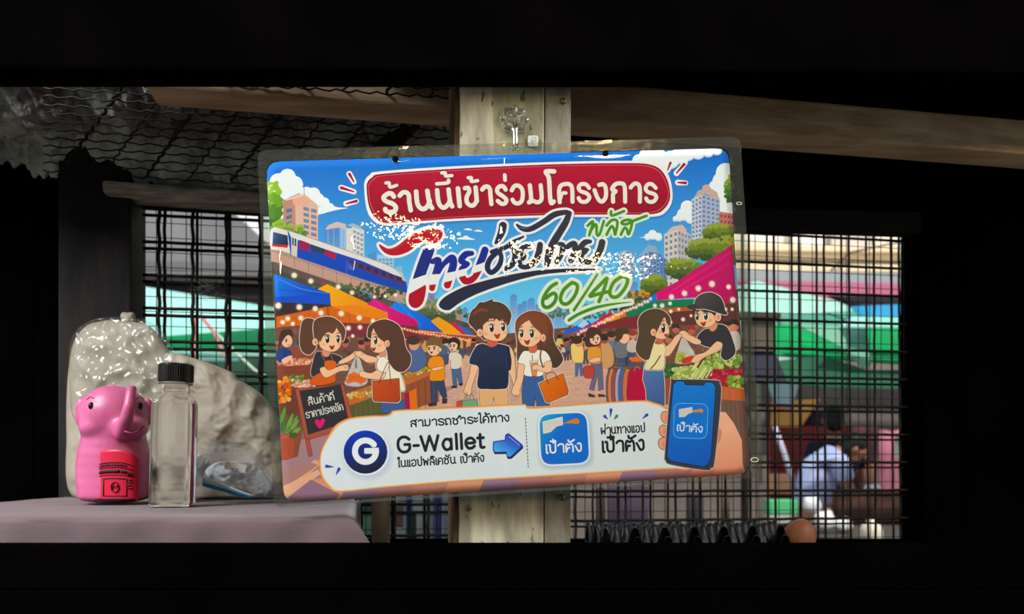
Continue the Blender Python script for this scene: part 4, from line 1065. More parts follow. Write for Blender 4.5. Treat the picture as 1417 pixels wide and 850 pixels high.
    S += [(Z(*Cq, p), w / 7.085) for p, w in (
        ([(245, 425), (238, 330), (250, 270), (290, 248), (340, 250), (366, 290), (370, 420)], 42), ([(252, 390), (272, 338), (305, 335)], 34),
        ([(532, 285), (500, 250), (452, 250), (430, 285), (452, 318), (510, 340), (536, 380), (502, 420), (452, 416), (430, 385)], 40),
        ([(632, 255), (672, 250), (696, 290), (696, 370), (668, 415), (636, 412), (610, 370), (586, 308)], 42),
        ([(768, 420), (768, 345), (792, 318), (758, 296), (790, 250), (840, 240), (880, 268), (886, 420)], 42),
        ([(940, 280), (975, 245), (1010, 247), (1030, 290), (1030, 420)], 42),
        ([(1186, 285), (1150, 250), (1110, 250), (1087, 290), (1110, 325), (1170, 345), (1192, 380), (1160, 420), (1112, 416), (1092, 388)], 40))]
    for p, w in S:
        stroke([(x[0] + .9, x[1] + 1.6) for x in p], w + .8, (96, 12, 30), 1, .55)
    for p, w in S:
        stroke(p, w, (240, 232, 222))
    # dashes beside the plate
    for (x, y, a, l, w) in ((487, 247, 1.05, 7, 3.6), (482, 263, .3, 10, 3.8), (487, 280, -.25, 8, 3.4), (926, 230, -1.2, 6, 3), (942, 233, -.85, 9, 3.6), (944, 253, .05, 6, 3.6)):
        ex, ey = l * math.cos(a), l * math.sin(a)
        stroke([(x - ex, y - ey, w), (x + ex * .8, y + ey * .8, w * .7)], w, (246, 240, 244), 0, 1, 4.5)
    for (x, y, a, l, w, f) in ((487, 247, 1.05, 7, 3.6, 1), (482, 263, .3, 10, 3.8, 1), (487, 280, -.25, 8, 3.4, -1), (926, 230, -1.2, 6, 3, -1), (942, 233, -.85, 9, 3.6, -1), (944, 253, .05, 6, 3.6, -1)):
        ex, ey = l * math.cos(a), l * math.sin(a)
        a0, a1 = (w * 1.1, w * .45) if f > 0 else (w * .5, w * 1.15)
        stroke([(x - ex, y - ey, a0), (x + ex * .8, y + ey * .8, a1)], w, (166, 24, 50), 0)
    # ---------------- brush lettering
    I4 = (510, 300, 6.07); I5 = (660, 280, 6.074)
    flour = Z(*I4, [(92, 232), (165, 268), (240, 245), (340, 168), (440, 115), (530, 97), (600, 110), (622, 150), (595, 200), (545, 225), (480, 205), (420, 228), (350, 285), (270, 320), (200, 326), (140, 306), (100, 265)])
    stem = Z(*I4, [(450, 300), (470, 270), (552, 268), (520, 380), (480, 500), (482, 620), (456, 725), (402, 768), (352, 748), (336, 685), (370, 530), (415, 390)])
    strokes1 = [Z(*I4, p) for p in (
        [(538, 378, 38), (585, 368, 50), (575, 440, 50), (550, 520, 48), (534, 600, 44)],
        [(570, 500, 30), (630, 400, 34), (700, 348, 54), (712, 400, 58), (690, 480, 56), (662, 575, 52)],
        [(868, 308, 34), (815, 318, 48), (778, 370, 46), (832, 396, 32)],
        [(832, 398, 34), (785, 440, 44), (785, 500, 50), (818, 542, 50), (880, 520, 46), (932, 450, 34)],
        [(978, 282, 54), (955, 350, 56), (925, 420, 50), (905, 480, 44)])]
    under = [(607, 422), (612, 414), (622, 407), (642, 397), (660, 391.5), (698, 382), (742, 374.5), (783, 372), (831, 372.5), (808, 375.5), (775, 377.5), (742, 381.5), (701, 392.5), (660, 407), (635, 420), (622, 429.5), (612, 428)]
    dark2 = [Z(*I5, p) for p in (
        [(218, 198, 60), (208, 250, 56), (180, 310, 40), (158, 342, 18)],
        [(125, 418, 30), (170, 405, 34), (240, 380, 32), (300, 335, 26), (390, 290, 12)],
        [(175, 415, 36), (110, 480, 40), (88, 550, 40), (120, 592, 36), (175, 550, 38), (205, 480, 36), (190, 415, 34)],
        [(255, 375, 22), (300, 385, 40), (322, 440, 42), (300, 520, 40), (245, 558, 34)],
        [(450, 372, 34), (395, 378, 38), (360, 425, 38), (400, 455, 28), (362, 500, 38), (372, 540, 34), (430, 540, 40), (492, 490, 46), (520, 420, 48), (530, 358, 44)],
        [(335, 190, 12), (380, 222, 34), (450, 225, 40), (560, 165, 42), (650, 105, 44), (740, 85, 36), (775, 90, 30)],
        [(775, 95, 40), (740, 180, 52), (660, 310, 58), (610, 420, 62), (590, 520, 44)],
        [(696, 352, 30), (722, 368, 44), (705, 440, 44), (672, 500, 38)],
        [(690, 470, 24), (750, 385, 36), (815, 350, 46), (822, 410, 46), (790, 490, 42)],
        [(952, 330, 26), (905, 340, 44), (868, 392, 40), (928, 402, 24), (878, 440, 44), (884, 490, 42), (940, 502, 40), (1000, 470, 24)],
        [(1052, 338, 52), (1035, 400, 52), (990, 490, 42)])]
    WH = (238, 238, 240)
    gr = [Z(800, 280, 11.81, p) for p in (
        [(155, 385), (230, 318), (238, 360), (182, 540)], [(190, 490), (290, 362), (305, 525), (345, 530), (390, 410), (418, 310)],
        [(465, 380), (540, 300), (615, 290), (642, 350), (606, 525)], [(465, 530), (540, 398), (580, 430), (600, 525)],
        [(540, 150), (535, 190), (570, 215), (750, 145)],
        [(890, 310), (820, 288), (730, 310), (716, 348), (790, 360), (895, 308), (1118, 222)], [(882, 330), (862, 430), (828, 520)], [(698, 530), (755, 425), (795, 440), (815, 520)])]
    g6 = [Z(740, 360, 8.5, p) for p in (
        [(255, 275), (190, 315), (125, 400), (92, 490), (112, 550), (170, 552), (232, 495), (252, 425), (215, 392), (130, 450)],
        [(440, 265), (500, 300), (480, 400), (400, 505), (330, 512), (302, 450), (345, 345), (440, 265)],
        [(735, 170, 26), (600, 380, 32), (460, 590, 34)],
        [(842, 215), (740, 320), (648, 422), (740, 402), (852, 375)], [(850, 220), (815, 340), (755, 488)],
        [(1040, 188), (1092, 230), (1060, 330), (980, 425), (908, 432), (882, 370), (935, 255), (1040, 188)],
        [(402, 708, 36), (520, 635, 36), (700, 565, 36), (900, 522, 26), (1130, 495, 8)])]
    # soft print shadow of the lettering
    SH = (70, 130, 190)
    for p in strokes1 + dark2:
        stroke([(q[0] + 1, q[1] + 3, q[2]) for q in p], 5, SH, 1, .3, 7.5)
    poly(flour, WH, 1, 1, None, 0, WH, 3.4)
    poly(stem, WH, 1, 1, None, 0, WH, 3.6)
    poly(under, WH, 2, 1, None, 0, WH, 3.4)
    for p in strokes1 + dark2:
        stroke(p, 5, WH, 1, 1, 7.4)
    GW = (222, 238, 214)
    for p in gr:
        stroke(p, 3.9, GW, 1, 1, 6.0)
    for p in g6:
        stroke(p, 5.0, GW, 1, 1, 9.0)
    U = mp(Z(*I4, [(330, 545), (370, 525), (475, 488), (600, 482), (720, 460), (830, 430), (940, 395), (1000, 370)]))
    Lw = mp(Z(*I4, [(330, 655), (355, 640), (470, 575), (575, 568), (700, 535), (760, 508), (930, 460), (1000, 440)]))
    Nv, Bl, Rd, Wt = (np.array(c, np.float32) for c in ((40, 44, 74), (36, 52, 150), (178, 30, 48), (236, 238, 238)))
    blue_x = mp(Z(*I4, [(700, 400)]))[0][0]
    def flag(xx, yy):
        u = np.interp(xx, U[:, 0], U[:, 1]); l = np.interp(xx, Lw[:, 0], Lw[:, 1])
        t = np.clip((xx - blue_x + 420) / 420, 0, 1)[..., None]
        top = Nv * (1 - t) + Bl * t
        return np.where((yy < u)[..., None], top, np.where((yy < l)[..., None], Wt, Rd)).astype(np.float32)
    poly(stem, flag, 1)
    for p in strokes1:
        stroke(p, 5, flag, 1, 1, .9)
    poly(flour, (186, 30, 46), 1)
    stroke(Z(*I4, [(120, 262, 1.2), (200, 272, 4), (300, 225, 3), (420, 150, 6), (520, 115, 4), (570, 112, 1)]), 1, (236, 110, 110), 1, .8)
    poly(under, (38, 42, 64), 2)
    for p in dark2:
        stroke(p, 5, grad((34, 42, 78), (670, 340), (58, 56, 62), (830, 350)), 1, 1, .9)
    stroke(Z(*I5, [(345, 205, 2), (390, 220, 6), (440, 212, 3)]), 1, (170, 176, 196), 1, .7)
    stroke(Z(*I5, [(640, 290, 2), (690, 200, 5), (715, 130, 2)]), 1, (170, 176, 196), 1, .7)
    for p in gr:
        stroke(p, 3.9, (74, 142, 44))
    for p in g6:
        stroke(p, 5.0, grad((92, 150, 44), (820, 380), (70, 134, 40), (800, 440)))
    # ---------------- white banner
    ban = [(441.5, 644), (443, 628), (449, 613), (462, 591), (474, 582), (488, 577.5), (514, 575), (534, 574.5), (541, 571), (548, 567.5), (600, 565), (660, 562), (722, 559), (728, 562), (735, 564), (780, 561), (847, 556), (890, 554), (905, 557), (925, 566), (960, 600), (975, 645), (950, 650.5), (920, 650), (780, 658.5), (636, 667), (530, 675.5), (470, 681.5), (456, 676), (445, 662)]
    poly(ban, (226, 152, 84), 3)
    def shr(k):
        cx, cy = 705, 618
        return [(x - k * np.sign(x - cx) * min(1, abs(x - cx) / 230), y - k * np.sign(y - cy) * min(1, abs(y - cy) / 30)) for x, y in ban]
    poly(shr(1.2), (246, 196, 128), 3)
    poly(shr(2.6), grad((230, 237, 244), (460, 620), (222, 230, 234), (900, 600)), 3)
    ink = (30, 34, 40)
    text('สามารถชำระได้ทาง', (568.5, 590.8), (706.5, 583.0), 8.6, 1.95, ink)
    text('G-Wallet', (550.5, 626.0), (672.5, 619.4), 14.2, 4.0, ink)
    text('ในแอปพลิเคชัน เป๋าตัง', (550.5, 646.6), (671.5, 638.6), 8.6, 1.8, ink)
    text('ผ่านทางแอป', (832, 601), (894, 597.6), 8.8, 1.8, ink)
    text('เป๋าตัง', (833.5, 626), (894.5, 622.6), 14.4, 3.4, ink)
    for k in range(15):
        y = 579 + k * 4.7
        stroke([(727 + k * .28, y), (727.1 + k * .28, y + 2)], 1.1, (50, 50, 54), 0)
    for k in range(9):
        ell(508.5 + k * .1, 631, 34 - k * 2 + 3, 33 - k * 2 + 3, (150, 170, 216), 0, .09)
    ell(506.5, 626.5, 32.3, 32, (240, 244, 252))
    ell(505.8, 625.8, 30.4, 30, grad((34, 66, 190), (500, 600), (26, 32, 62), (512, 652)))
    gc = (505.8, 624.6); pts = []
    for k in range(25):
        a = math.radians(-38 - k * (322 / 24.0) + 0)
        pts.append((gc[0] + 14.6 * math.cos(a), gc[1] + 14.6 * math.sin(a) * 1.02))
    stroke(pts, 8.0, (244, 246, 252))
    poly([(504, 620.4), (524.2, 619.6), (524.4, 626), (521.5, 628.5), (504, 628)], (244, 246, 252))
    arrow = Z(530, 550, 5.668, [(866, 350), (958, 336), (962, 296), (985, 286), (1088, 372), (1088, 388), (1002, 468), (975, 468), (966, 430), (876, 432), (864, 410)])
    poly([(x + .8, y + 1.6) for x, y in arrow], (26, 32, 60), 0, 1, (26, 32, 60), 2)
    poly(arrow, grad((60, 66, 200), (706, 600), (90, 196, 250), (690, 628)), 0, 1, (50, 60, 170), 1.4)
    stroke(Z(530, 550, 5.668, [(985, 306), (1070, 376)]), 1.2, (170, 180, 250), 0, .9)
    for (x, y, a, l, c) in ((457, 646, .1, 5, 1), (467, 653.5, -1.1, 4.5, 1), (845, 572.5, -1.5, 5, 1), (839, 578.5, .8, 3, 1), (851.5, 578.5, -.9, 3, 2), (892, 577, -.7, 4, 1)):
        ex, ey = l * math.cos(a), l * math.sin(a)
        f = 1 if (x, a) == (457, .1) or a == .8 else -1
        cc = (54, 84, 190) if c == 1 else (60, 130, 110)
        stroke([(x - ex, y - ey, 4.4 if f > 0 else .6), (x + ex, y + ey, .6 if f > 0 else 4.4)], 3, cc, 0)
    def icon(pts, fill, edge, ew):
        poly(pts, fill, 0, 1, edge, ew)
    def rquad(tl, tr, br, bl, r, n=5):
        P = [np.array(p, float) for p in (tl, tr, br, bl)]
        out = []
        for i in range(4):
            a, b, c = P[i - 1], P[i], P[(i + 1) % 4]
            u = (a - b) / np.linalg.norm(a - b); v = (c - b) / np.linalg.norm(c - b)
            for k in range(n + 1):
                t = k / n
                out.append(tuple(b + u * r * (1 - t) ** 2 + v * r * t ** 2))
        return out
    for k in range(6):
        poly([(x + 1.6, y + 2.6) for x, y in rquad((744 - k, 573 - k), (813 + k, 569 - k), (818 + k, 641 + k), (748 - k, 645 + k), 18)], (120, 130, 150), 0, .06)
    icon(rquad((744.6, 573), (812.6, 569.6), (817, 641.6), (748.4, 645), 17), grad((64, 176, 214), (745, 575), (30, 112, 214), (775, 600)), (226, 238, 250), 2.6)
    poly([(779, 586), (798, 578.5), (802, 583), (801, 586.6)], (226, 132, 50))
    poly([(751, 584), (778, 577), (779, 588), (770, 590), (762, 598), (752, 600)], (222, 214, 206), 0, 1, (240, 240, 240), .6)
    text('เป๋าตัง', (755.5, 627.4), (807.5, 624.4), 11.6, 2.3, (236, 244, 252))
    # ---------------- phone held in a hand
    P4 = (890, 510, 5.0)
    poly(Z(*P4, [(480, 330), (520, 300), (570, 300), (630, 380), (685, 495), (690, 660), (715, 735), (360, 748), (320, 700), (480, 690)]), grad((246, 184, 150), (1000, 590), (232, 150, 120), (1010, 655)), 0, 1, (120, 60, 50), .6)
    poly(Z(*P4, [(500, 420), (540, 430), (535, 490), (500, 560), (490, 690), (340, 705), (365, 748), (480, 740), (500, 600)]), (226, 130, 112), 1, .9)
    for (x, y, rx, ry) in ((152, 338, 26, 42), (142, 432, 30, 42), (138, 520, 31, 42)):
        ell(890 + x / 5, 510 + y / 5, rx / 5 + .6, ry / 5, (240, 164, 132), -.12, 1, (110, 50, 44), .8)
        ell(890 + (x + 12) / 5, 510 + (y + 8) / 5, rx / 9, ry / 8, (226, 132, 110), -.12, .7)
    ph = Z(*P4, [(190, 100), (215, 76), (500, 80), (532, 105), (541, 200), (497, 640), (472, 690), (430, 706), (190, 668), (152, 634), (148, 590)])
    poly(ph, (54, 58, 70), 3, 1, (206, 190, 176), 1.0)
    sc = Z(*P4, [(208, 110), (232, 86), (284, 88), (290, 112), (420, 116), (430, 94), (478, 96), (500, 122), (497, 220), (470, 610), (452, 660), (420, 682), (190, 642), (165, 612), (166, 570)])
    poly(sc, grad((34, 128, 222), (935, 530), (30, 96, 196), (970, 640)), 0, 1, (22, 36, 66), 1.0)
    poly(Z(*P4, rquad((216, 240), (450, 246), (440, 488), (208, 480), 50)), (34, 120, 216), 0, 1, (120, 206, 250), .8)
    poly(Z(*P4, [(344, 292), (400, 278), (416, 285), (414, 306), (344, 302)]), (226, 140, 70))
    poly(Z(*P4, [(246, 282), (340, 266), (342, 306), (310, 316), (290, 336), (248, 340)]), (214, 206, 196))
    text('เป๋าตัง', (936.5, 596), (973.5, 598.6), 8.0, 1.7, (226, 240, 250))
    # fine paper grain
    np.clip(CV, 0, 255, out=CV)
    return CV
# ============================================================ STRUCTURE
rs = random.Random(3)
g = mat('market_concrete', (112, 106, 98), .9, .2, c2=(92, 88, 82), nscale=3)
tag(slab('floor', [Vector((-12, -3, 0)), Vector((12, -3, 0)), Vector((12, 22, 0)), Vector((-12, 22, 0))], Vector((0, 0, -.1)), g), kind='structure')


def wq(pts, off=0.0):
    return [wall(x, y, off) for x, y in pts]


# dark boarding left and right of the wire opening, each board its own piece
def boards(name, xa, xb, y0, y1, n, off, m):
    root = empty(name, wall((xa + xb) / 2, y1, off), None, None, kind='structure')
    for k in range(n):
        a = xa + (xb - xa) * k / n; b = xa + (xb - xa) * (k + 1) / n
        slab('board', wq([(a + .6, y0), (b - .6, y0), (b - .6, y1), (a + .6, y1)], off + rs.uniform(-.002, .002)), -WN * .018, m, root, bev=.0015)
    slab('backing', wq([(xa, y0), (xb, y0), (xb, y1), (xa, y1)], off - .019), -WN * .006, m, root)
    return root


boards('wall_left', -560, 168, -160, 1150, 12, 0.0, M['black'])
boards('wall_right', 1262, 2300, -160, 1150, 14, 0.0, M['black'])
# header above the right half of the opening, and boards under the wire
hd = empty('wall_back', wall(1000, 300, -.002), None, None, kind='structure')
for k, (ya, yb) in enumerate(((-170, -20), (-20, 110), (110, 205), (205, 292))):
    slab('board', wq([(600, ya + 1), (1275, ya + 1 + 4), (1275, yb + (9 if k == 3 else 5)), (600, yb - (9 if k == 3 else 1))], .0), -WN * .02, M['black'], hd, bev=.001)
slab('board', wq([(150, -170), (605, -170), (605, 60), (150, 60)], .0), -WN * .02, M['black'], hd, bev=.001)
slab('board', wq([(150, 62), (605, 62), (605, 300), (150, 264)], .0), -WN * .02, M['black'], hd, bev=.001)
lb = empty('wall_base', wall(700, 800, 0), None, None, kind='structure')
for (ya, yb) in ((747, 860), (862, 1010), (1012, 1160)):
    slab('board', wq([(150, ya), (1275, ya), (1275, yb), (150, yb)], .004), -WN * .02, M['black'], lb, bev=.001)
# trims: header rails over the two openings
tag(slab('trim_1', wq([(140, 248), (632, 286), (632, 303), (140, 266)], .045), -WN * .045, M['greybeam'], bev=.006), kind='structure')
tag(slab('trim_2', wq([(140, 266), (632, 303), (632, 311), (140, 274)], .012), -WN * .03, M['darkwood'], bev=.002), kind='structure')  # dark strip under the header rail, its tone standing in for shade
tag(slab('trim_3', wq([(780, 281), (1275, 293), (1275, 322), (780, 306)], .03), -WN * .03, mat('black_rail', (20, 18, 16), .8, .2, c2=(30, 26, 22), nscale=10), bev=.003), kind='structure')  # near-black rail with slightly lighter patches
# posts of the opening
for nm, xs in (('trim_4', (80, 181)), ('trim_5', (514, 539)), ('trim_6', (1280, 1335))):
    mm = mat('dark_post', (40, 35, 32) if nm != 'trim_5' else (58, 48, 38), .8, .2, c2=(24, 22, 22) if nm != 'trim_5' else (84, 70, 56), nscale=10, stretch=(6, 6, 1), bump=.3)
    if nm == 'trim_6': mm = M['black']
    tag(slab(nm, wq([(xs[0], 150), (xs[1], 150), (xs[1], 1000), (xs[0], 1000)], .03), -WN * .06, mm, bev=.003), kind='structure')

# overhead roof: black sheet, and boards beyond it
hi = empty('ceiling', (0, -1, CAMZ + 1.95), None, None, kind='structure')  # unseen roof boards added to keep the sun off the sign
for k in range(12):
    x0 = -3.0 + k * .5
    slab('board', [Vector((x0, -3.2, CAMZ + 1.95)), Vector((x0 + .494, -3.2, CAMZ + 1.95)), Vector((x0 + .494, .60, CAMZ + 1.95)), Vector((x0, .60, CAMZ + 1.95))], Vector((0, 0, .02)), M['black'], hi)
fw_ = empty('wall_unseen', (0, -3.3, 1.5), None, None, kind='structure')  # unseen wall added behind the viewer to cut the veil reflected in the film
for k in range(14):
    x0 = -3.5 + k * .5
    slab('board', [Vector((x0, -3.3, 0)), Vector((x0 + .494, -3.3, 0)), Vector((x0 + .494, -3.3, 3.2)), Vector((x0, -3.3, 3.2))], Vector((0, -.02, 0)), M['darkwood'], fw_)
roof = empty('ceiling', (0, .2, CAMZ + .62), None, None, kind='structure')
for k in range(10):
    x0 = -2.4 + k * .5
    slab('board', [Vector((x0, .62, CAMZ + .62)), Vector((x0 + .494, .62, CAMZ + .62)), Vector((x0 + .494, 1.25, CAMZ + .62)), Vector((x0, 1.25, CAMZ + .62))], Vector((0, 0, .02)), M['black'], roof)

# ============================================================ OVERHEAD SHEET AND RACK
rack = empty('overhead_wire_rack', hor(300, 180, .395), 'blackened wire grid lying overhead at upper left under the dark crinkled sheet', 'wire rack')
zr = .395
yy = 128.0
rows = []
y = 95.0
while y < 252:
    rows.append(y); y += 11.5 if y > 60 else 16
for k, y in enumerate(rows):
    a = hor(60, y - 8, zr); b = hor(640, y + 22, zr)
    b = hor(640, min(y + 30, 300), zr)
    pts = [a.lerp(b, t / 60) + Vector((0, 0, .0016 * math.sin(t * 2.1 + k * 3.1))) for t in range(61)]
    tube('wire', pts, .0010, M['wire'], rack, 5)
for k in range(8):
    xa = 150 + k * 62
    a = hor(xa + 40, 95, zr + .002); b = hor(xa - 70 - (k * 2), 245 + (k * 2), zr + .002)
    pts = [a.lerp(b, t / 60) + Vector((.0018 * math.sin(t * 1.3 + k), 0, .002)) for t in range(61)]
    tube('wire', pts, .0019 if k % 2 == 0 else .0012, M['wire'], rack, 5)


def sheet(u, v):
    x_ = -.95 + u * .87
    p = Vector((x_, .69 + v * (.375 + .1637 * x_), CAMZ + .425))
    p.z += .035 * abs(noise.noise(p * 14)) + .02 * noise.noise(p * 38) + .018 * noise.noise(p * 85) + .008 * noise.noise(p * 170)
    p.z += .03 * math.sin(v * 9 + u * 3)
    p.z = max(p.z, CAMZ + .402)
    return p


m = mat('crinkled_black_plastic', (186, 198, 186), .34, .6, c2=(96, 90, 88), nscale=5, bump=1.4, bscale=60, bdist=.008, contrast=(.42, .6))
o = link('plastic_sheet', grid_mesh('plastic_sheet', sheet, 280, 120), m)
tag(o, 'dark green-black crinkled plastic sheet spread over the wire rack at upper left', 'tarpaulin')

# long brown beam behind the centre post
bp = [(300, 72), (1460, 168), (1460, 216), (300, 126)]


def beam_pt(x, y):
    return onplane(x, y, at(712, 300, .735), WN)


bm_o = slab('timber_beam', [beam_pt(x, y) for x, y in ((200, 60), (1480, 171), (1480, 218), (200, 119))], -WN * .04, M['beam'], bev=.003, cuts=3, wob=.0008)
tag(bm_o, 'long brown timber beam running behind the top of the centre post', 'beam')
# sloping rail at upper centre left
br = empty('sloping_rail', at(550, 180, .86), 'grey-green rail sloping up behind the sign, left of the post', 'rail')
slab('rail_bar', [at(500, 214, .80), at(574, 150, .92), at(592, 150, .92), at(532, 214, .80)], Vector((0, .012, 0)), M['brace'], br, bev=.001)
slab('rail_lip', [at(536, 214, .80), at(600, 150, .92), at(606, 152, .92), at(545, 214, .80)], Vector((0, .02, 0)), mat('worn_rail_edge', (60, 50, 42), .7, .3, c2=(150, 130, 110), nscale=40), br, bev=.001)
slab('dark_board', [at(395, 150, .98), at(640, 175, .98), at(640, 300, .98), at(395, 276, .98)], Vector((0, .01, 0)), mat('purple_black_board', (34, 29, 31), .8, .2, c2=(44, 40, 36), nscale=6)).__setitem__('label', 'dark board behind the sloping rail between wire rack and post')
bpy.data.objects['dark_board']['category'] = 'board'

# ============================================================ WIRE PANELS
def bar(root, a, b, r, amp, wl, phase, m=None, out=False, name='wire'):
    d = b - a
    L = d.length
    n = max(int(L / (wl / 6)), 2) if amp > 0 else 12
    t = d.normalized(); s = t.cross(WN).normalized()
    pts = []
    for i in range(n + 1):
        q = a + d * (i / n)
        w = amp * math.sin(2 * math.pi * (L * i / n) / wl + phase)
        pts.append(q + s * w * .55 + WN * w)
    return tube(name, pts, r, m or M['wire'], root, 5)


lp = empty('wire_panel', wall(300, 740, 0), 'heavy crimped black wire panel seen left of the sign', 'wire panel')
for k in range(9):
    x = 220.2 + k * 46.6
    bar(lp, wall(x, 262 + k * 3, 0), wall(x - .5, 770, 0), .0027, .0012, .046, k)
for k in range(9):
    x = 228 + k * 44.9
    bar(lp, wall(x, 262 + k * 3, -.008), wall(x, 770, -.008), .0022 if k % 2 else .0025, .0006 if k % 2 == 0 else .0, .05, k)
for k in range(11):
    y = 286.5 + k * 45.9
    e = (640 - y) * .068
    bar(lp, wall(198, y + 2, .004), wall(628, y + 2 + e, .004), .0025, .0006, .05, k)
for k in range(10):
    y = 297.5 + k * 46.2
    e = (640 - y) * .062
    bar(lp, wall(198, y, -.004), wall(628, y + e, -.004), .0026, .0005, .04, k * 2)
fp = empty('fine_wire_panel', wall(300, 740, -.02), 'thin-wired net panel behind the heavy wire left of the sign', 'wire panel')
for k in range(20):
    x = 216.4 + k * 20.7
    bar(fp, wall(x, 262 + k * 1.4, -.02), wall(x, 770, -.02), .0007, .0004 if k % 3 == 0 else 0, .09, k, M['fine'])
for k in range(24):
    y = 287 + k * 20.5
    e = (640 - y) * .065
    bar(fp, wall(198, y, -.021), wall(628, y + e, -.021), .00062, .0003, .11, k, M['fine'])
rp = empty('wire_panel', wall(1100, 740, 0), 'black crimped wire panel seen right of the sign', 'wire panel')
k = 0
for k in range(14):
    x = 1060 - 34.3 * 8 + 34.3 * k + 1.0
    if x < 1262: bar(rp, wall(x, 296 + (x - 900) * .02, 0), wall(x + (x - 1060) * .012 + 2, 775, 0), .0020, .0013, .048, k * 1.3)
for k in range(14):
    x = 1036 - 34.6 * 7 + 34.6 * k
    if x < 1262: bar(rp, wall(x, 296 + (x - 900) * .02, -.006), wall(x + 3, 775, -.006), .0022, .0016, .048, k * 2.1)
for k in range(12):
    y = 327 + k * 39.1
    e = (655 - y) * .045
    bar(rp, wall(785, y - e * 1.15, .004), wall(1256, y + e * .5, .004), .0025, .0005, .048, k)
    if k >= 5:
        bar(rp, wall(785, y + 8 - e * 1.1, -.008), wall(1256, y + 7 + e * .5, -.008), .0018, .0004, .048, k)
fr_ = empty('fine_wire_panel', wall(1100, 740, -.02), 'thin-wired net panel behind the crimped wire right of the sign', 'wire panel')
for k in range(30):
    x = 792 + k * 15.8
    bar(fr_, wall(x, 296 + (x - 900) * .02, -.02), wall(x + 2, 775, -.02), .00075, .0003, .1, k, M['fine'])
for k in range(24):
    y = 318 + k * 19.4
    e = (650 - y) * .045
    bar(fr_, wall(785, y - e * 1.1, -.021), wall(1256, y + e * .5, -.021), .00065, .0003, .12, k, M['fine'])
# cobweb clump on the left panel
web = bmesh.new()
c0 = wall(284, 398, .01)
for i in range(60):
    a = c0 + Vector((rs.gauss(0, .012), rs.gauss(0, .004), rs.gauss(0, .010)))
    b = a + Vector((rs.gauss(0, .012), rs.gauss(0, .003), rs.gauss(0, .010)))
    s = Vector((0, 0, .00022))
    vs = [web.verts.new(p) for p in (a - s, b - s, b + s, a + s)]
    web.faces.new(vs)
me = bpy.data.meshes.new('cobweb'); web.to_mesh(me); web.free()
tag(link('cobweb', me, mat('dusty_web', (120, 118, 110), .9, .1)), 'dusty grey cobweb tangled on the left wire panel', 'cobweb', kind='stuff')

# ============================================================ CENTRE POST
PP = at(712, 300, .635)


def post(x, y, off=0.0):
    return onplane(x, y, PP + WN * off, WN)


def post_mat():
    m = mat('weathered_post', (146, 141, 124), .7, .3, c2=(206, 200, 178), nscale=22, stretch=(3, 3, .6), bump=.45, bscale=70, bdist=.0012)
    nt = m.node_tree; N = nt.nodes; L = nt.links
    p = N['Principled BSDF']
    src = p.inputs['Base Color'].links[0].from_socket
    v = N.new('ShaderNodeTexNoise'); v.inputs['Scale'].default_value = 150; v.inputs['Detail'].default_value = 2
    tc = N.new('ShaderNodeTexCoord'); mp_ = N.new('ShaderNodeMapping'); mp_.inputs['Scale'].default_value = (1, 1, .45)
    L.new(tc.outputs['Object'], mp_.inputs[0]); L.new(mp_.outputs[0], v.inputs['Vector'])
    cr = N.new('ShaderNodeValToRGB'); cr.color_ramp.elements[0].position = .30; cr.color_ramp.elements[1].position = .36
    cr.color_ramp.elements[0].color = (.03, .025, .02, 1); cr.color_ramp.elements[1].color = (1, 1, 1, 1)
    mx = N.new('ShaderNodeMix'); mx.data_type = 'RGBA'; mx.blend_type = 'MULTIPLY'; mx.inputs[0].default_value = .8
    L.new(v.outputs['Fac'], cr.inputs[0]); L.new(src, mx.inputs[6]); L.new(cr.outputs[0], mx.inputs[7]); L.new(mx.outputs[2], p.inputs['Base Color'])
    return m


pr = empty('centre_post', post(712, 1100), 'weathered grey-brown square post the sign hangs on', 'post')
PM = post_mat()
mtop = mat('bluish_patina', (96, 104, 98), .7, .3, c2=(128, 132, 120), nscale=60, bump=.4, bscale=120)
slab('post_board', [post(x, y) for x, y in ((637, -160), (753.5, -160), (752, 1150), (635, 1150))], -WN * .09, PM, pr, bev=.0012)
slab('post_board', [post(x, y, -.0012) for x, y in ((754.5, -160), (790.5, -160), (789.5, 1150), (753, 1150))], -WN * .09, mat('weathered_strip', (122, 112, 96), .7, .3, c2=(156, 154, 140), nscale=26, stretch=(3, 3, 1), bump=.4, bscale=90), pr, bev=.0012)
slab('side_board', [post(x, y, -.006) for x, y in ((630, -160), (637, -160), (635, 1150), (628, 1150))], -WN * .085, mat('brown_side', (70, 50, 36), .7, .3, c2=(96, 74, 54), nscale=12, stretch=(4, 4, 1), bump=.4), pr, bev=.001)
sm = mat('dull_screw_metal', (150, 146, 132), .4, .5, .8, c2=(90, 84, 72), nscale=200)
dk = mat('screw_slot', (20, 18, 16), .7, .2)
for (x, y) in ((779.5, 139.5), (648, 703), (777.5, 688.5)):
    c = post(x, y, .001)
    me = lathe_mesh('screw', [(.0030, -.001), (.0032, .0002), (.0026, .0012), (.0016, .0014)], 20)
    o = link('screw', me, sm, pr); rot = WN.to_track_quat('Z', 'Y')
    o.matrix_world = Matrix.Translation(c) @ rot.to_matrix().to_4x4()
    me = lathe_mesh('screw_slot', [(.0009, .0012), (.0009, .0017)], 8)
    s_ = link('screw_slot', me, dk, o); s_.matrix_parent_inverse = Matrix(); s_.matrix_basis = Matrix()

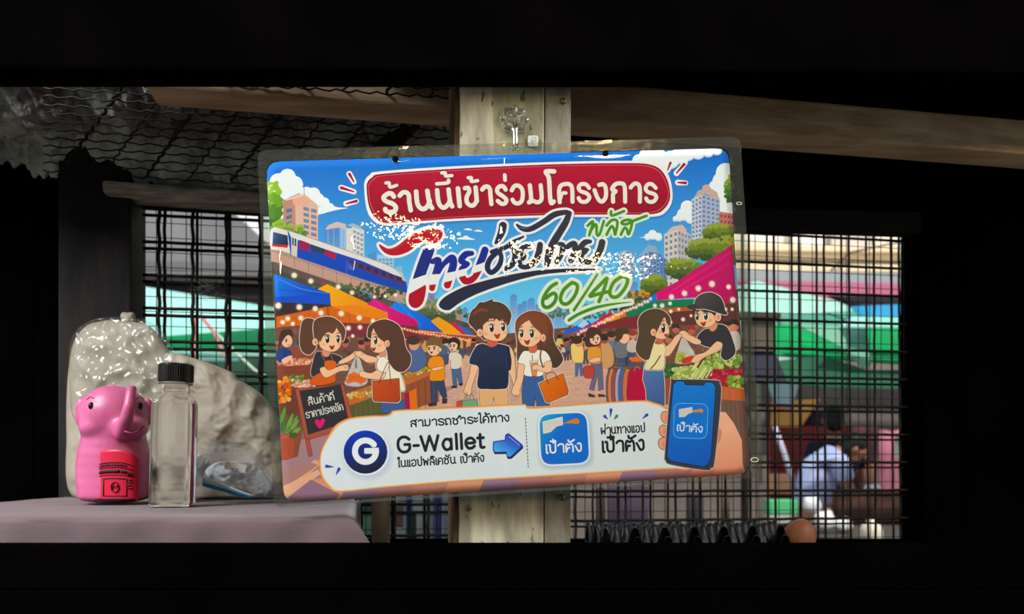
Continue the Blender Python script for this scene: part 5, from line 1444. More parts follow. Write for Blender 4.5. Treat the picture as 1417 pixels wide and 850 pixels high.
# dark cross beam over the post and dark counter front under the shelf
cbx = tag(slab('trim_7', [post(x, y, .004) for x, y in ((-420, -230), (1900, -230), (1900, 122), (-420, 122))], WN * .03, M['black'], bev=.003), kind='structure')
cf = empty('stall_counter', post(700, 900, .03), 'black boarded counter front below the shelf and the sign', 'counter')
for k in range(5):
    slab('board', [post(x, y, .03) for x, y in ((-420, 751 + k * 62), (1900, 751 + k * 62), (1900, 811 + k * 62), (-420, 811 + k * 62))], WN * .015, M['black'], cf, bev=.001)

# adhesive hook: clear plate, scalloped clear disc, two metal prongs
hk = empty('adhesive_hook', post(714, 166, .002), 'clear scalloped adhesive hook holding the sign on the post', 'hook')
clear = film_mat('clear_plastic', (.93, .94, .90), .05, .6, 60, haze_col=(200, 200, 188), rough=.12)


def rrect(pts, r, n=6):
    P = [Vector(p) for p in pts]; out = []
    for i in range(len(P)):
        b = P[i]; u = (P[i - 1] - b).normalized(); v = (P[(i + 1) % len(P)] - b).normalized()
        for k in range(n + 1):
            t = k / n
            out.append(b + u * r * (1 - t) ** 2 + v * r * t ** 2)
    return out


slab('clear_plate', rrect([post(x, y, .0012) for x, y in ((680, 100), (752, 100), (750, 213), (684, 214))], .006), -WN * .0010, clear, hk)
# disc with scalloped rim and bump relief
V = []; Fc = []
cc = post(711.5, 166.5, .0016)
NS = 96
rings = [(0.0, .0046), (.25, .0044), (.45, .0036), (.62, .0042), (.8, .0030), (.93, .0034), (1.0, .0008)]
for rr_, h in rings:
    for k in range(NS):
        a = 2 * math.pi * k / NS
        R0 = .0136 * (1 + .07 * math.cos(8 * a)) * rr_
        hh = h + (.0007 * math.cos(8 * a) if rr_ > .6 else 0)
        V.append(cc + WU * R0 * math.cos(a) + ZZ * R0 * math.sin(a) + WN * hh)
for i in range(len(rings) - 1):
    for k in range(NS):
        Fc.append((i * NS + k, i * NS + (k + 1) % NS, (i + 1) * NS + (k + 1) % NS, (i + 1) * NS + k))
Fc.append(tuple(range((len(rings) - 1) * NS, len(rings) * NS)))
me = fix_normals(mesh_py('scalloped_disc', V, Fc, True))
link('scalloped_disc', me, film_mat('clear_moulded_plastic', (.86, .87, .82), .10, 1.0, 220, rough=.10, bdist=.0012, haze_col=(200, 200, 186), gloss=.10), hk)
rimm = mat('bright_rim', (205, 204, 190), .08, .8, alpha=.55)  # off-white tint makes the edges of the clear disc look bright
for rr_, tr_ in ((1.0, .00055), (.62, .0004)):
    tube('moulded_ridge', [cc + WU * .0136 * (1 + .07 * math.cos(8 * a)) * rr_ * math.cos(a) + ZZ * .0136 * (1 + .07 * math.cos(8 * a)) * rr_ * math.sin(a) + WN * (.0012 + .003 * (1 - rr_)) for a in [2 * math.pi * k / 96 for k in range(97)]], tr_, rimm, hk, 6)
steel = mat('bright_steel', (232, 228, 214), .18, .6, 1.0)
for dx in (-1.9, 2.1):
    pts = [post(712 + dx, 169, .0075), post(713 + dx, 180, .0085), post(713.5 + dx, 196, .0085), post(714 + dx, 208, .009), post(714 + dx, 211, .0125), post(713.6 + dx, 206, .0155)]
    tube('hook_prong', pts, .00075, steel, hk, 8)
tube('hook_wrap', [post(713.6 + 4 * math.cos(t * .9), 199 + t * .9, .0085) + WN * .0016 * math.sin(t * .9) for t in range(12)], .0005, mat('dark_steel', (60, 56, 50), .3, .5, .9), hk, 6)
# small square sticker with a curly mark
st = slab('sticker', rrect([post(x, y, .0026) for x, y in ((730.5, 187.5), (745, 187.5), (745, 202.5), (730.5, 202.5))], .0022), -WN * .0003, mat('white_sticker', (205, 208, 204), .5, .4), None)
tag(st, 'small white rounded sticker with a curly mark beside the hook', 'sticker')
tube('curly_mark', [post(734.2, 194.4, .0028), post(736.5, 196.4, .0028), post(740.5, 194.6, .0028), post(742.2, 191.8, .0028), post(740, 189.7, .0028), post(737, 191, .0028), post(735.8, 195, .0028), post(736.2, 199.2, .0028), post(739, 199.8, .0028)], .00018, mat('grey_ink', (60, 60, 70), .6), st, 4)

# ============================================================ THE SIGN
n_c = Vector((-0.0668717, -0.0237064, 0.99740035)).normalized()
SN = (RT * n_c.x + UP * n_c.y + FW * n_c.z).normalized() * -1          # faces the viewer
SP = EYE + RT * .00047 + UP * .0949 + FW * .60369


def sgn(x, y, off=0.0):
    return onplane(x, y, SP, SN) + SN * off


HI = np.linalg.inv(HM)


def sheet_px(u, v):
    q = HI @ np.array([u * ART_W, v * ART_H, 1.0])
    return q[0] / q[2], q[1] / q[2]


def bow(x, y):
    """gentle warp of the laminated sheet, in metres"""
    return .0003 * math.sin((x - 360) / 690 * math.pi) * math.sin((y - 200) / 480 * math.pi)


sign = empty('laminated_sign', sgn(706, 680), 'laminated full-colour market poster in Thai, hanging from a hook on the centre post', 'sign')
art = draw_art()
img = bpy.data.images.new('poster_print', ART_W, ART_H, alpha=False)
px = np.ones((ART_H, ART_W, 4), np.float32)
px[..., :3] = art[::-1] / 255.0
img.pixels.foreach_set(px.ravel())
img.update(); img.pack()
pm = bpy.data.materials.new('poster_print'); pm.use_nodes = True
N = pm.node_tree.nodes; L = pm.node_tree.links
ti = N.new('ShaderNodeTexImage'); ti.image = img; ti.interpolation = 'Linear'
hs = N.new('ShaderNodeHueSaturation'); hs.inputs['Saturation'].default_value = 1.05; hs.inputs['Value'].default_value = .76
L.new(ti.outputs['Color'], hs.inputs['Color']); L.new(hs.outputs['Color'], N['Principled BSDF'].inputs['Base Color'])
N['Principled BSDF'].inputs['Roughness'].default_value = .7
N['Principled BSDF'].inputs['Specular IOR Level'].default_value = .1
NU, NV = 60, 42
V, Fc, UVs = [], [], []
rc = .011
for j in range(NV + 1):
    for i in range(NU + 1):
        u, v = i / NU, j / NV
        # rounded corners: pull corner vertices inwards
        ax, ay = min(u, 1 - u) * .42, min(v, 1 - v) * .297
        if ax < rc and ay < rc:
            dx, dy = rc - ax, rc - ay
            d = math.hypot(dx, dy); mx_ = max(dx, dy)
            if d > 0:
                s = mx_ / d
                ndx, ndy = dx * s, dy * s
                u = (rc - ndx) / .42 if u < .5 else 1 - (rc - ndx) / .42
                v = (rc - ndy) / .297 if v < .5 else 1 - (rc - ndy) / .297
        x, y = sheet_px(u, v)
        V.append(sgn(x, y, bow(x, y))); UVs.append((u, 1 - v))
w = NU + 1
for j in range(NV):
    for i in range(NU):
        Fc.append((j * w + i, (j + 1) * w + i, (j + 1) * w + i + 1, j * w + i + 1))
me = mesh_py('printed_sheet', V, Fc, True)
uvl = me.uv_layers.new(name='UVMap')
for lp_ in me.loops:
    uvl.data[lp_.index].uv = UVs[lp_.vertex_index]
ps = link('printed_sheet', me, pm, sign)
sol = ps.modifiers.new('thickness', 'SOLIDIFY'); sol.thickness = .00025; sol.offset = -1

# laminate film: outline of the pouch, welded border, crinkles kept as an attribute
LQ = [(355.5, 207.5), (1025, 188.5), (1055, 661.5), (378, 703.5)]
HL = homography([(0, 0), (1, 0), (1, 1), (0, 1)], LQ)


def lam_px(u, v):
    q = HL @ np.array([u, v, 1.0])
    return q[0] / q[2], q[1] / q[2]


CREASE = [  # x, y, rx, ry, strength
    (540, 316, 44, 18, 1.0), (592, 328, 45, 18, 1.0), (730, 352, 50, 16, 1.0), (800, 364, 60, 14, 1.0), (880, 368, 60, 16, 1.0),
    (985, 340, 30, 18, .5), (1000, 570, 24, 34, 1.0), (1004, 410, 14, 30, .7), (430, 465, 30, 22, .6), (845, 492, 60, 26, .5), (590, 478, 30, 16, .5)]


def film(u, v):
    x, y = lam_px(u, v)
    return x, y


NU2, NV2 = 340, 130
V, Fc, CA = [], [], []
rc = .008
for j in range(NV2 + 1):
    for i in range(NU2 + 1):
        u, v = i / NU2, j / NV2
        ax, ay = min(u, 1 - u) * .44, min(v, 1 - v) * .32
        if ax < rc and ay < rc:
            dx, dy = rc - ax, rc - ay
            d = math.hypot(dx, dy); s = max(dx, dy) / d
            u = (rc - dx * s) / .44 if u < .5 else 1 - (rc - dx * s) / .44
            v = (rc - dy * s) / .32 if v < .5 else 1 - (rc - dy * s) / .32
        x, y = lam_px(u, v)
        q = HM @ np.array([x, y, 1.0]); pu, pv = q[0] / q[2] / ART_W, q[1] / q[2] / ART_H
        inside = (0 < pu < 1 and 0 < pv < 1)
        de = min(min(pu, 1 - pu) * .42, min(pv, 1 - pv) * .297)        # distance to the print edge, signed
        h = bow(x, y) + (.00042 if de > 0 else .00042 * max(0, 1 + de / .004) - .0001)
        # vertical folds
        h += .0011 * math.exp(-((x - (697 + (y - 400) * .01)) / 3.2) ** 2) * (1 if y > 330 else .3)
        h += .0016 * math.exp(-((x - 484) / 4.5) ** 2) * math.exp(-((y - 372) / 26) ** 2)
        h += .0011 * math.exp(-((x - 386) / 3.5) ** 2) * math.exp(-((y - 385) / 40) ** 2)
        c = 0.0
        for (cx, cy, rx, ry, st_) in CREASE:
            c = max(c, st_ * math.exp(-((x - cx) / rx) ** 2 - ((y - cy) / ry) ** 2))
        if not inside:
            c = max(c, .10)
            if pu > 1:   # ripples along the right border
                h += .00016 * math.sin(pv * 95) * math.sin(min(max((pu - 1) * 42, 0), 1) * math.pi)
            if pu < 0:
                h += .00016 * math.sin(pv * 85) * math.sin(min(max(-pu * 42, 0), 1) * math.pi)
        V.append(sgn(x, y, h)); CA.append(c)
w = NU2 + 1
for j in range(NV2):
    for i in range(NU2):
        Fc.append((j * w + i, (j + 1) * w + i, (j + 1) * w + i + 1, j * w + i + 1))
me = mesh_py('laminate_film', V, Fc, True)
at_ = me.attributes.new('crease', 'FLOAT', 'POINT')
at_.data.foreach_set('value', CA)
lam_m = film_mat('laminate', (.95, .96, .94), .006, 1.0, 380, mask_attr='crease', rough=.012, bdist=.00002, base=.03)
# crinkled patches: tiny flat facets of the film, each turned a little its own way
N = lam_m.node_tree.nodes; L = lam_m.node_tree.links
gn_ = next(n for n in N if n.type == 'BSDF_GLOSSY'); bn_ = next(n for n in N if n.type == 'BUMP')
tcn = N.new('ShaderNodeTexCoord'); nz = N.new('ShaderNodeTexNoise'); nz.inputs['Scale'].default_value = 160; nz.inputs['Detail'].default_value = 3
mxv = N.new('ShaderNodeMix'); mxv.data_type = 'VECTOR'; mxv.inputs[0].default_value = .012
vo = N.new('ShaderNodeTexVoronoi'); vo.inputs['Scale'].default_value = 420
sb = N.new('ShaderNodeVectorMath'); sb.operation = 'SUBTRACT'; sb.inputs[1].default_value = (.5, .5, .5)
atn = N.new('ShaderNodeAttribute'); atn.attribute_name = 'crease'
pwn = N.new('ShaderNodeMath'); pwn.operation = 'MULTIPLY'; pwn.inputs[1].default_value = .065
scv = N.new('ShaderNodeVectorMath'); scv.operation = 'SCALE'
adv = N.new('ShaderNodeVectorMath'); adv.operation = 'ADD'; nm_ = N.new('ShaderNodeVectorMath'); nm_.operation = 'NORMALIZE'
L.new(tcn.outputs['Object'], nz.inputs['Vector']); L.new(tcn.outputs['Object'], mxv.inputs[4]); L.new(nz.outputs['Color'], mxv.inputs[5])
L.new(mxv.outputs[1], vo.inputs['Vector']); L.new(vo.outputs['Color'], sb.inputs[0]); L.new(atn.outputs['Fac'], pwn.inputs[0])
L.new(sb.outputs[0], scv.inputs[0]); L.new(pwn.outputs[0], scv.inputs['Scale']); L.new(bn_.outputs['Normal'], adv.inputs[0]); L.new(scv.outputs[0], adv.inputs[1])
L.new(adv.outputs[0], nm_.inputs[0]); L.new(nm_.outputs[0], gn_.inputs['Normal'])
link('laminate_film', me, lam_m, sign)
# welded clear border behind: a milky rim of the pouch
rim = []


def ring_pts(q, off, r):
    return rrect([sgn(x, y, off) for x, y in q], r)


outer = ring_pts([(356, 208), (1024.6, 189), (1054.5, 661), (378.3, 703)], -.0004, .008)
inner = ring_pts([(367, 223), (1009, 204), (1039, 657), (392, 698)], -.0004, .011)
V = outer + inner; n = len(outer)
Fc = [(i, (i + 1) % n, n + (i + 1) % n, n + i) for i in range(n)]
me = mesh_py('clear_border', V, Fc)
o = link('clear_border', me, film_mat('milky_border', (.84, .85, .82), .035, .5, 90, haze_col=(170, 170, 160), rough=.15, stretch=(1, 1, 1)), sign)
sol = o.modifiers.new('thickness', 'SOLIDIFY'); sol.thickness = .0003; sol.offset = -1
hm = mat('punched_hole', (6, 6, 7), .9, .05)
for (x, y) in ((547, 220.5), (837.5, 212.5)):
    me = lathe_mesh('punched_hole', [(.0026, -.0004), (.0026, .0012)], 24)
    o = link('punched_hole', me, hm, sign); o.matrix_world = Matrix.Translation(sgn(x, y, .0002)) @ SN.to_track_quat('Z', 'Y').to_matrix().to_4x4()
em = mat('pale_eyelet', (214, 206, 176), .25, .6)
for (x, y, ra, rb) in ((1022.5, 282, .0024, .0012), (1044, 636.5, .0034, .0019)):
    pts = [sgn(x, y, .0006) + RT * ra * math.cos(a * .2618) + UP * rb * math.sin(a * .2618) for a in range(25)]
    tube('eyelet_ring', pts, .00032, em, sign, 6)

# warm tube lamps hanging behind the viewer over the aisle; their mirror image glints in the laminate
lm = bpy.data.materials.new('warm_tube'); lm.use_nodes = True
N = lm.node_tree.nodes; L = lm.node_tree.links
N.remove(N['Principled BSDF']); e = N.new('ShaderNodeEmission'); e.inputs[0].default_value = (1, .72, .34, 1); e.inputs[1].default_value = 80
L.new(e.outputs[0], N['Material Output'].inputs[0])


def mirror(x, y, dist):
    p = sgn(x, y); d = (p - EYE).normalized(); r = d - 2 * d.dot(SN) * SN
    return p + r * dist


LAMPS = (((512, 302), (622, 330), 'warm glowing tube lamp hanging behind the viewer, left'), ((706, 346), (905, 370), 'warm glowing tube lamp hanging behind the viewer, right'))
for (a, b, lab) in LAMPS:
    A_, B_ = mirror(*a, 2.0), mirror(*b, 2.0)
    r_ = empty('tube_lamp', (A_ + B_) / 2, lab, 'lamp')
    tube('glass_tube', [A_.lerp(B_, t / 8) for t in range(9)], .016, lm, r_, 12)
    tube('end_cap', [A_, A_ + (A_ - B_).normalized() * .03], .019, M['fine'], r_, 12)
    tube('end_cap', [B_, B_ + (B_ - A_).normalized() * .03], .019, M['fine'], r_, 12)
    tube('hanging_cord', [(A_ + B_) / 2 + Vector((0, 0, .016)), (A_ + B_) / 2 + Vector((0, 0, .9))], .002, M['fine'], r_, 6)

# round lamp; two short lamps added only for glints in the clear top border
LC = mirror(835, 203, 2.0)
rl = empty('ring_lamp', LC, 'warm glowing ring-shaped lamp hanging behind the viewer', 'lamp')
tube('ring_tube', [LC + Vector((.098 * math.cos(t * .2618), .03 * math.sin(t * .2618), .012 * math.sin(t * .2618))) for t in range(25)], .0055, lm, rl, 8)
tube('hanging_cord', [LC + Vector((.098, 0, 0)), LC + Vector((0, 0, .5)), LC + Vector((-.098, 0, 0))], .002, M['fine'], rl, 6)
for (a, b, lab) in (((541, 213), (564, 203), 'short unseen lamp added for a border glint, the farther left of the small pair behind the viewer'), ((664, 204), (683, 212), 'short unseen lamp added for a border glint, the nearer right of the small pair behind the viewer')):
    A_, B_ = mirror(*a, 2.0), mirror(*b, 2.0)
    r_ = empty('glint_lamp', (A_ + B_) / 2, lab, 'lamp')
    tube('glass_tube', [A_.lerp(B_, t / 8) for t in range(9)], .006, lm, r_, 8)
    tube('hanging_cord', [(A_ + B_) / 2, (A_ + B_) / 2 + Vector((0, 0, .6))], .002, M['fine'], r_, 6)

# ============================================================ SHELF WITH CLOTH
HS = -.0480


def cloth():
    V, Fc = [], []
    xL = -.62
    prof = []
    yb, yf = .985, .60
    # path across the shelf: back edge -> front edge -> down
    path = [(yb, HS)] + [(yb - (yb - yf) * k / 14, HS) for k in range(1, 14)]
    for k in range(7):
        a = k / 6 * math.pi / 2
        path.append((yf + .006 - .006 * math.sin(a) - .0, HS - .006 + .006 * math.cos(a)))
    for k in range(1, 8):
        path.append((yf - .0005, HS - .006 - k * .0033))
    nx = 70
    for j, (y, z) in enumerate(path):
        drop = max(0, HS - z)
        for i in range(nx + 1):
            t = i / nx
            xr = (498 - 708.5) / 935 * y + .002 + drop * .55
            x = xL + (xr - xL) * t
            zz = z + (.0009 * noise.noise(Vector((x * 16, y * 22, 1))) if drop == 0 else 0)
            yv = y + (.0022 * noise.noise(Vector((x * 34, 3, z * 12))) + .0016 * math.sin(x * 90) * min(drop / .02, 1) if drop > .004 else 0)
            # rounded right end
            e = max(0, (t - .965) / .035)
            zz -= .010 * e * e
            V.append(Vector((x, yv, CAMZ + zz)))
    w = nx + 1
    for j in range(len(path) - 1):
        for i in range(nx):
            Fc.append((j * w + i, j * w + i + 1, (j + 1) * w + i + 1, (j + 1) * w + i))
    return mesh_py('shelf_cloth', V, Fc, True)


o = link('shelf_cloth', fix_normals(cloth()), mat('mauve_cloth', (98, 82, 87), .9, .15, c2=(91, 75, 80), nscale=14, bump=.3, bscale=300, bdist=.0005, sheen=.2))
sd = o.modifiers.new('thickness', 'SOLIDIFY'); sd.thickness = .0018; sd.offset = -1
tag(o, 'dull mauve cloth spread over the shelf at lower left', 'cloth')
sf = empty('shelf', (-.4, .8, CAMZ + HS - .03), 'wooden shelf under the mauve cloth at lower left', 'shelf')
slab('shelf_top', [Vector((-.66, .61, CAMZ + HS - .0022)), Vector((-.16, .61, CAMZ + HS - .0022)), Vector((-.222, .98, CAMZ + HS - .0022)), Vector((-.66, .98, CAMZ + HS - .0022))], Vector((0, 0, -.02)), M['black'], sf)
for x in (-.62, -.3):
    slab('shelf_leg', [Vector((x, .66, CAMZ + HS - .022)), Vector((x + .03, .66, CAMZ + HS - .022)), Vector((x + .03, .69, CAMZ + HS - .022)), Vector((x, .69, CAMZ + HS - .022))], Vector((0, 0, -CAMZ - HS + .022)), M['black'], sf)
ZS = CAMZ + HS + .0004

# ------------------------------------------------------------ clear square bottle
BY = .733
bc = at(240.5, 640, BY); bc.z = ZS + .0008
bt = empty('clear_bottle', bc, 'square clear plastic bottle with a ribbed black cap, in front of the pink elephant', 'bottle')
s = BY / 935
hw = 29.5 * s * .93
H = 148 * s
prof = [(hw * .90, 0), (hw * .985, .002), (hw, .005), (hw, H * .5), (hw, H - .008), (hw * .96, H - .003), (hw * .80, H + .002), (hw * .66, H + .0055), (hw * .645, H + .008), (hw * .645, H + .017)]
bm_m = mat('clear_bottle_plastic', (252, 252, 252), .02, .5, trans=1.0, ior=1.2)
body = lathe_mesh('bottle_body', prof, 64, sup=5.5)
Rz = Matrix.Translation(bc) @ Matrix.Rotation(math.radians(18), 4, 'Z')
o = link('bottle_body', body, bm_m, bt); o.matrix_world = Rz
prof2 = [(r * .93, z + .0018) for r, z in prof[:5]] + [(hw * .86, H - .006)]
liq = lathe_mesh('liquid', prof2, 64, sup=5.5)
o = link('liquid', liq, mat('clear_liquid', (246, 246, 246), .0, .5, trans=1.0, ior=1.16), bt); o.matrix_world = Rz
ring = lathe_mesh('neck_ring', [(hw * .70, H + .0145), (hw * .80, H + .0155), (hw * .80, H + .0168), (hw * .70, H + .0175)], 48)
o = link('neck_ring', ring, mat('clear_ring', (220, 220, 215), .1, .5, trans=.8, ior=1.3), bt); o.matrix_world = Matrix.Translation(bc)
# ribbed cap
V, Fc = [], []
capr = 22.2 * s
prof3 = [(.96, H + .018), (1.0, H + .0186), (1.0, H + .0352), (.985, H + .0366), (.93, H + .0375), (.0, H + .0378)]
NS = 180
for r, z in prof3:
    for k in range(NS):
        a = 2 * math.pi * k / NS
        rr_ = capr * r * (1 + (.018 * (1 if (k // 2) % 2 else -1) if r >= .985 else 0))
        V.append(Vector((rr_ * math.cos(a), rr_ * math.sin(a), z)))
for i in range(len(prof3) - 1):
    for k in range(NS):
        Fc.append((i * NS + k, i * NS + (k + 1) % NS, (i + 1) * NS + (k + 1) % NS, (i + 1) * NS + k))
Fc.append(tuple(range(NS - 1, -1, -1)))
o = link('cap', fix_normals(mesh_py('cap', V, Fc, False)), mat('black_cap', (13, 14, 15), .35, .5), bt); o.matrix_world = Matrix.Translation(bc)

# ------------------------------------------------------------ pink elephant bottle
EYc = .785
ec = at(158, 640, EYc); ec.z = ZS
es = EYc / 935


def ep(x, y, d=0.0):
    """point on the elephant: sheet position, d metres toward the viewer from its middle plane"""
    p = at(x, y, EYc); p.y -= d
    k = (EYc - d) / EYc
    return EYE + (p - Vector((0, -d, 0)) - EYE) * k


el = empty('elephant_bottle', ec, 'pink elephant-shaped squeeze bottle with a red printed label, left of the clear bottle', 'bottle')
pink = mat('pink_plastic', (208, 104, 150), .36, .5, c2=(196, 92, 138), nscale=30)


def blob(name, parts, mt, parent, vox=.0022, smooth=8):
    bm = bmesh.new()
    for (c, r, sc) in parts:
        ret = bmesh.ops.create_uvsphere(bm, u_segments=28, v_segments=18, radius=1.0)
        for v in ret['verts']:
            v.co = Vector(c) + Vector((v.co.x * r * sc[0], v.co.y * r * sc[1], v.co.z * r * sc[2]))
    me = bpy.data.meshes.new(name); bm.to_mesh(me); bm.free()
    o = link(name, me, mt, parent)
    rm = o.modifiers.new('r', 'REMESH'); rm.mode = 'VOXEL'; rm.voxel_size = vox; rm.use_smooth_shade = True
    sm_ = o.modifiers.new('s', 'SMOOTH'); sm_.iterations = smooth; sm_.factor = .6
    return o


parts = []
for t in range(8):   # body column
    z = 690 - t * 13
    wdt = (47, 49, 49.5, 49, 47, 43, 40, 36)[t]
    parts.append((ep(158, z, 0) + Vector((0, 0, .0175 if t == 0 else .008)), 1, (wdt * es, .033, .0185)))
for zz_ in (.0085, .014, .02):
    parts.append((Vector((ep(158, 690).x, EYc, ZS + zz_)), 1, (47.5 * es, .033, .0082)))
parts.append((ep(158, 575, .004), 1, (46 * es, .034, 42 * es)))
parts.append((ep(178, 592, .016), 1, (25 * es, .022, 18 * es)))
parts.append((ep(138, 592, .016), 1, (25 * es, .022, 18 * es)))
for t in range(12):  # trunk
    a = t / 11
    x = 168 + 13 * math.sin(a * 1.6); y_ = 600 - 58 * a
    parts.append((ep(x, y_, .032 + .014 * math.sin(a * 2.6)), 1, ((10 - 2.5 * a) * es,) * 3))
parts.append((ep(182.5, 537.5, .036), 1, (8 * es, 8 * es, 6 * es)))
blob('elephant_body', parts, pink, el).modifiers['s'].iterations = 22
for sx in (-1, 1):   # ears
    V = []
    cx = 158 + sx * 44
    e_o = blob('ear', [(ep(cx, 572, -.006), 1, (11 * es, .005, 20 * es)), (ep(cx + sx * 1, 562, -.004), 1, (8 * es, .005, 12 * es))], pink, el, .0018, 5)
eyem = mat('black_paint', (12, 10, 12), .3, .5); wh = mat('white_paint', (240, 236, 236), .4, .4)
for cx in (194.5, 126):
    c = ep(cx, 562, .0355 if cx > 150 else .0355)
    me = lathe_mesh('eye', [(.0003, -.003), (.0026, -.002), (.0034, 0), (.0026, .002), (.0003, .003)], 20, sx=.8)
    o = link('eye', me, eyem, el); o.matrix_world = Matrix.Translation(c) @ Matrix.Rotation(math.radians(90), 4, 'X')
    o.matrix_world = o.matrix_world @ Matrix.Scale(1.25, 4, (0, 1, 0))
    tube('eyebrow', [ep(cx - 6, 553, .037), ep(cx - 1, 549.5, .039), ep(cx + 5, 552, .036)], .0005, eyem, el, 6)
tube('mouth', [ep(172, 597, .043), ep(182, 600, .041), ep(193, 597, .036), ep(199, 590, .031)], .0011, mat('dark_pink', (150, 40, 90), .5), el, 6)


def lab_pt(u, v):
    a = (u - .5) * 1.9
    x = 158 + 41 * math.sin(a)
    top = 622 + 20 * abs(math.sin(a)) ** 2.4
    y_ = top + (693 - top) * v
    return ep(x, y_, .0345 * math.cos(a) ** .6 if math.cos(a) > 0 else 0)


red = mat('red_label', (196, 24, 56), .4, .4)
lab = link('red_label', grid_mesh('red_label', lab_pt, 40, 20, thick=Vector((0, .0008, 0))), red, el)
ink = mat('label_ink', (40, 14, 24), .6, .2)


def lab_off(u, v):
    return lab_pt(u, v) + Vector((.0, -.0006, 0))


def label_mark(name, u0, u1, v0, v1):
    link(name, grid_mesh(name, lambda a, b: lab_off(u0 + (u1 - u0) * a, v0 + (v1 - v0) * b), 6, 1, thick=Vector((0, .0004, 0))), ink, lab)


for (u0, u1, v0, v1) in ((.12, .88, .245, .265), (.12, .88, .34, .36), (.62, .74, .40, .46), (.16, .60, .40, .46), (.12, .88, .49, .505), (.78, .86, .56, .59), (.76, .88, .62, .64), (.76, .86, .68, .70), (.76, .88, .74, .76), (.3, .74, .56, .575), (.3, .74, .90, .915), (.3, .315, .56, .915), (.725, .74, .56, .915), (.12, .9, .955, 1.0)):
    label_mark('label_line', u0, u1, v0, v1)
for k in range(11):
    label_mark('label_letter', .2 + k * .05, .2 + k * .05 + .03, .285, .325)
for k in range(3):
    label_mark('label_letter', .76 + k * .045, .785 + k * .045, .41, .50)
tube('label_emblem', [lab_off(.52 + .07 * math.cos(t * .35), .74 + .10 * math.sin(t * .35)) for t in range(19)], .0005, ink, lab, 5)
tube('label_emblem', [lab_off(.47, .78), lab_off(.50, .70), lab_off(.54, .76), lab_off(.57, .69)], .0006, ink, lab, 5)

# ------------------------------------------------------------ plastic bags
def bag_mesh(name, outline, Y0, puff, seed, n=60, amp=.010, fscale=18, lean=0.0):
    """closed lumpy bag: outline (sheet px) filled, puffed front and back"""
    P = [(Vector((p[0], p[1]))) for p in catmull(outline, True, 8)]
    poly_ = [(p[0], p[1]) for p in P]
    y0_, y1_ = min(p[1] for p in poly_), max(p[1] for p in poly_)
    rows_ = n
    V, Fc = [], []
    cols = n
    for j in range(rows_ + 1):
        yy_ = y0_ + .05 + (y1_ - y0_ - .1) * j / rows_
        xs_ = []
        for i in range(len(poly_)):
            (ax, ay), (bx, by) = poly_[i], poly_[(i + 1) % len(poly_)]
            if (ay <= yy_) != (by <= yy_):
                xs_.append(ax + (yy_ - ay) * (bx - ax) / (by - ay))
        xa, xb = min(xs_), max(xs_)
        vv = j / rows_
        for side in (1, -1):
            for i in range(cols + 1):
                uu = i / cols
                x = xa + (xb - xa) * (.5 - .5 * math.cos(uu * math.pi))
                d = puff * (max(0, math.sin(uu * math.pi)) ** .7) * (min(1, (1 - (1 - min(vv * 1.6, 1)) ** 2)) ** .5 + .02) * (1 if vv < .9 else .95)
                q = Vector((x * .012, yy_ * .012, seed))
                edge = math.sin(uu * math.pi) ** .5 if 0 < uu < 1 else 0
                w1 = (1 - abs(noise.noise(q * fscale * .12)) * 2.2) * amp + noise.noise(q * fscale * .33) * amp * .5 + (abs(noise.noise(q * fscale * .8))) * amp * .35
                d2 = d + (w1 * edge if side > 0 else 0)
                Yd = Y0 - side * d2 + lean * vv
                V.append(at(x, yy_, Yd) if side < 0 or True else None)
    w2 = 2 * (cols + 1)
    for j in range(rows_):
        for sd_ in (0, 1):
            for i in range(cols):
                a = j * w2 + sd_ * (cols + 1) + i
                Fc.append((a, a + 1, a + w2 + 1, a + w2))
        for i_, (p_, q_) in enumerate(((0, cols + 1), (cols, 2 * cols + 1))):
            a, b = j * w2 + p_, j * w2 + q_
            Fc.append((a, b, b + w2, a + w2))
    me = mesh_py(name, V, Fc, True)
    bm = bmesh.new(); bm.from_mesh(me)
    bmesh.ops.remove_doubles(bm, verts=bm.verts, dist=1e-5)
    bmesh.ops.recalc_face_normals(bm, faces=bm.faces)
    bm.to_mesh(me); bm.free()
    for p in me.polygons: p.use_smooth = True
    return me


def drop_to(o, z):
    bpy.context.view_layer.update()
    zm = min((o.matrix_world @ v.co).z for v in o.data.vertices)
    for v in o.data.vertices: v.co.z += 0
    o.location.z += z - zm


greyw = mat('white_bag_plastic', (172, 162, 146), .5, .3, c2=(162, 152, 136), nscale=9, transl=.2, bump=.2, bscale=60, bdist=.001)
b1 = bag_mesh('tall_plastic_bag', [(104, 470), (130, 446), (172, 444), (200, 448), (214, 458), (226, 476), (238, 492), (250, 520), (262, 580), (268, 684), (180, 688), (100, 687), (92, 600), (94, 520)], .93, .032, 2.2, 64, .006)
o = link('tall_plastic_bag', b1, greyw)
tag(o, 'tall grey-white plastic bag standing behind the elephant bottle', 'bag')
ob1 = o
b2 = bag_mesh('slumped_plastic_bag', [(226, 492), (246, 490), (262, 494), (290, 503), (322, 516), (330, 526), (340, 531), (362, 546), (378, 566), (398, 600), (412, 640), (410, 684), (330, 686), (236, 686), (228, 600), (222, 530)], .90, .028, 7.7, 100, .008, 12)
o = link('slumped_plastic_bag', b2, greyw)
tag(o, 'slumped grey-white plastic bag with folds, between the clear bottle and the sign', 'bag')
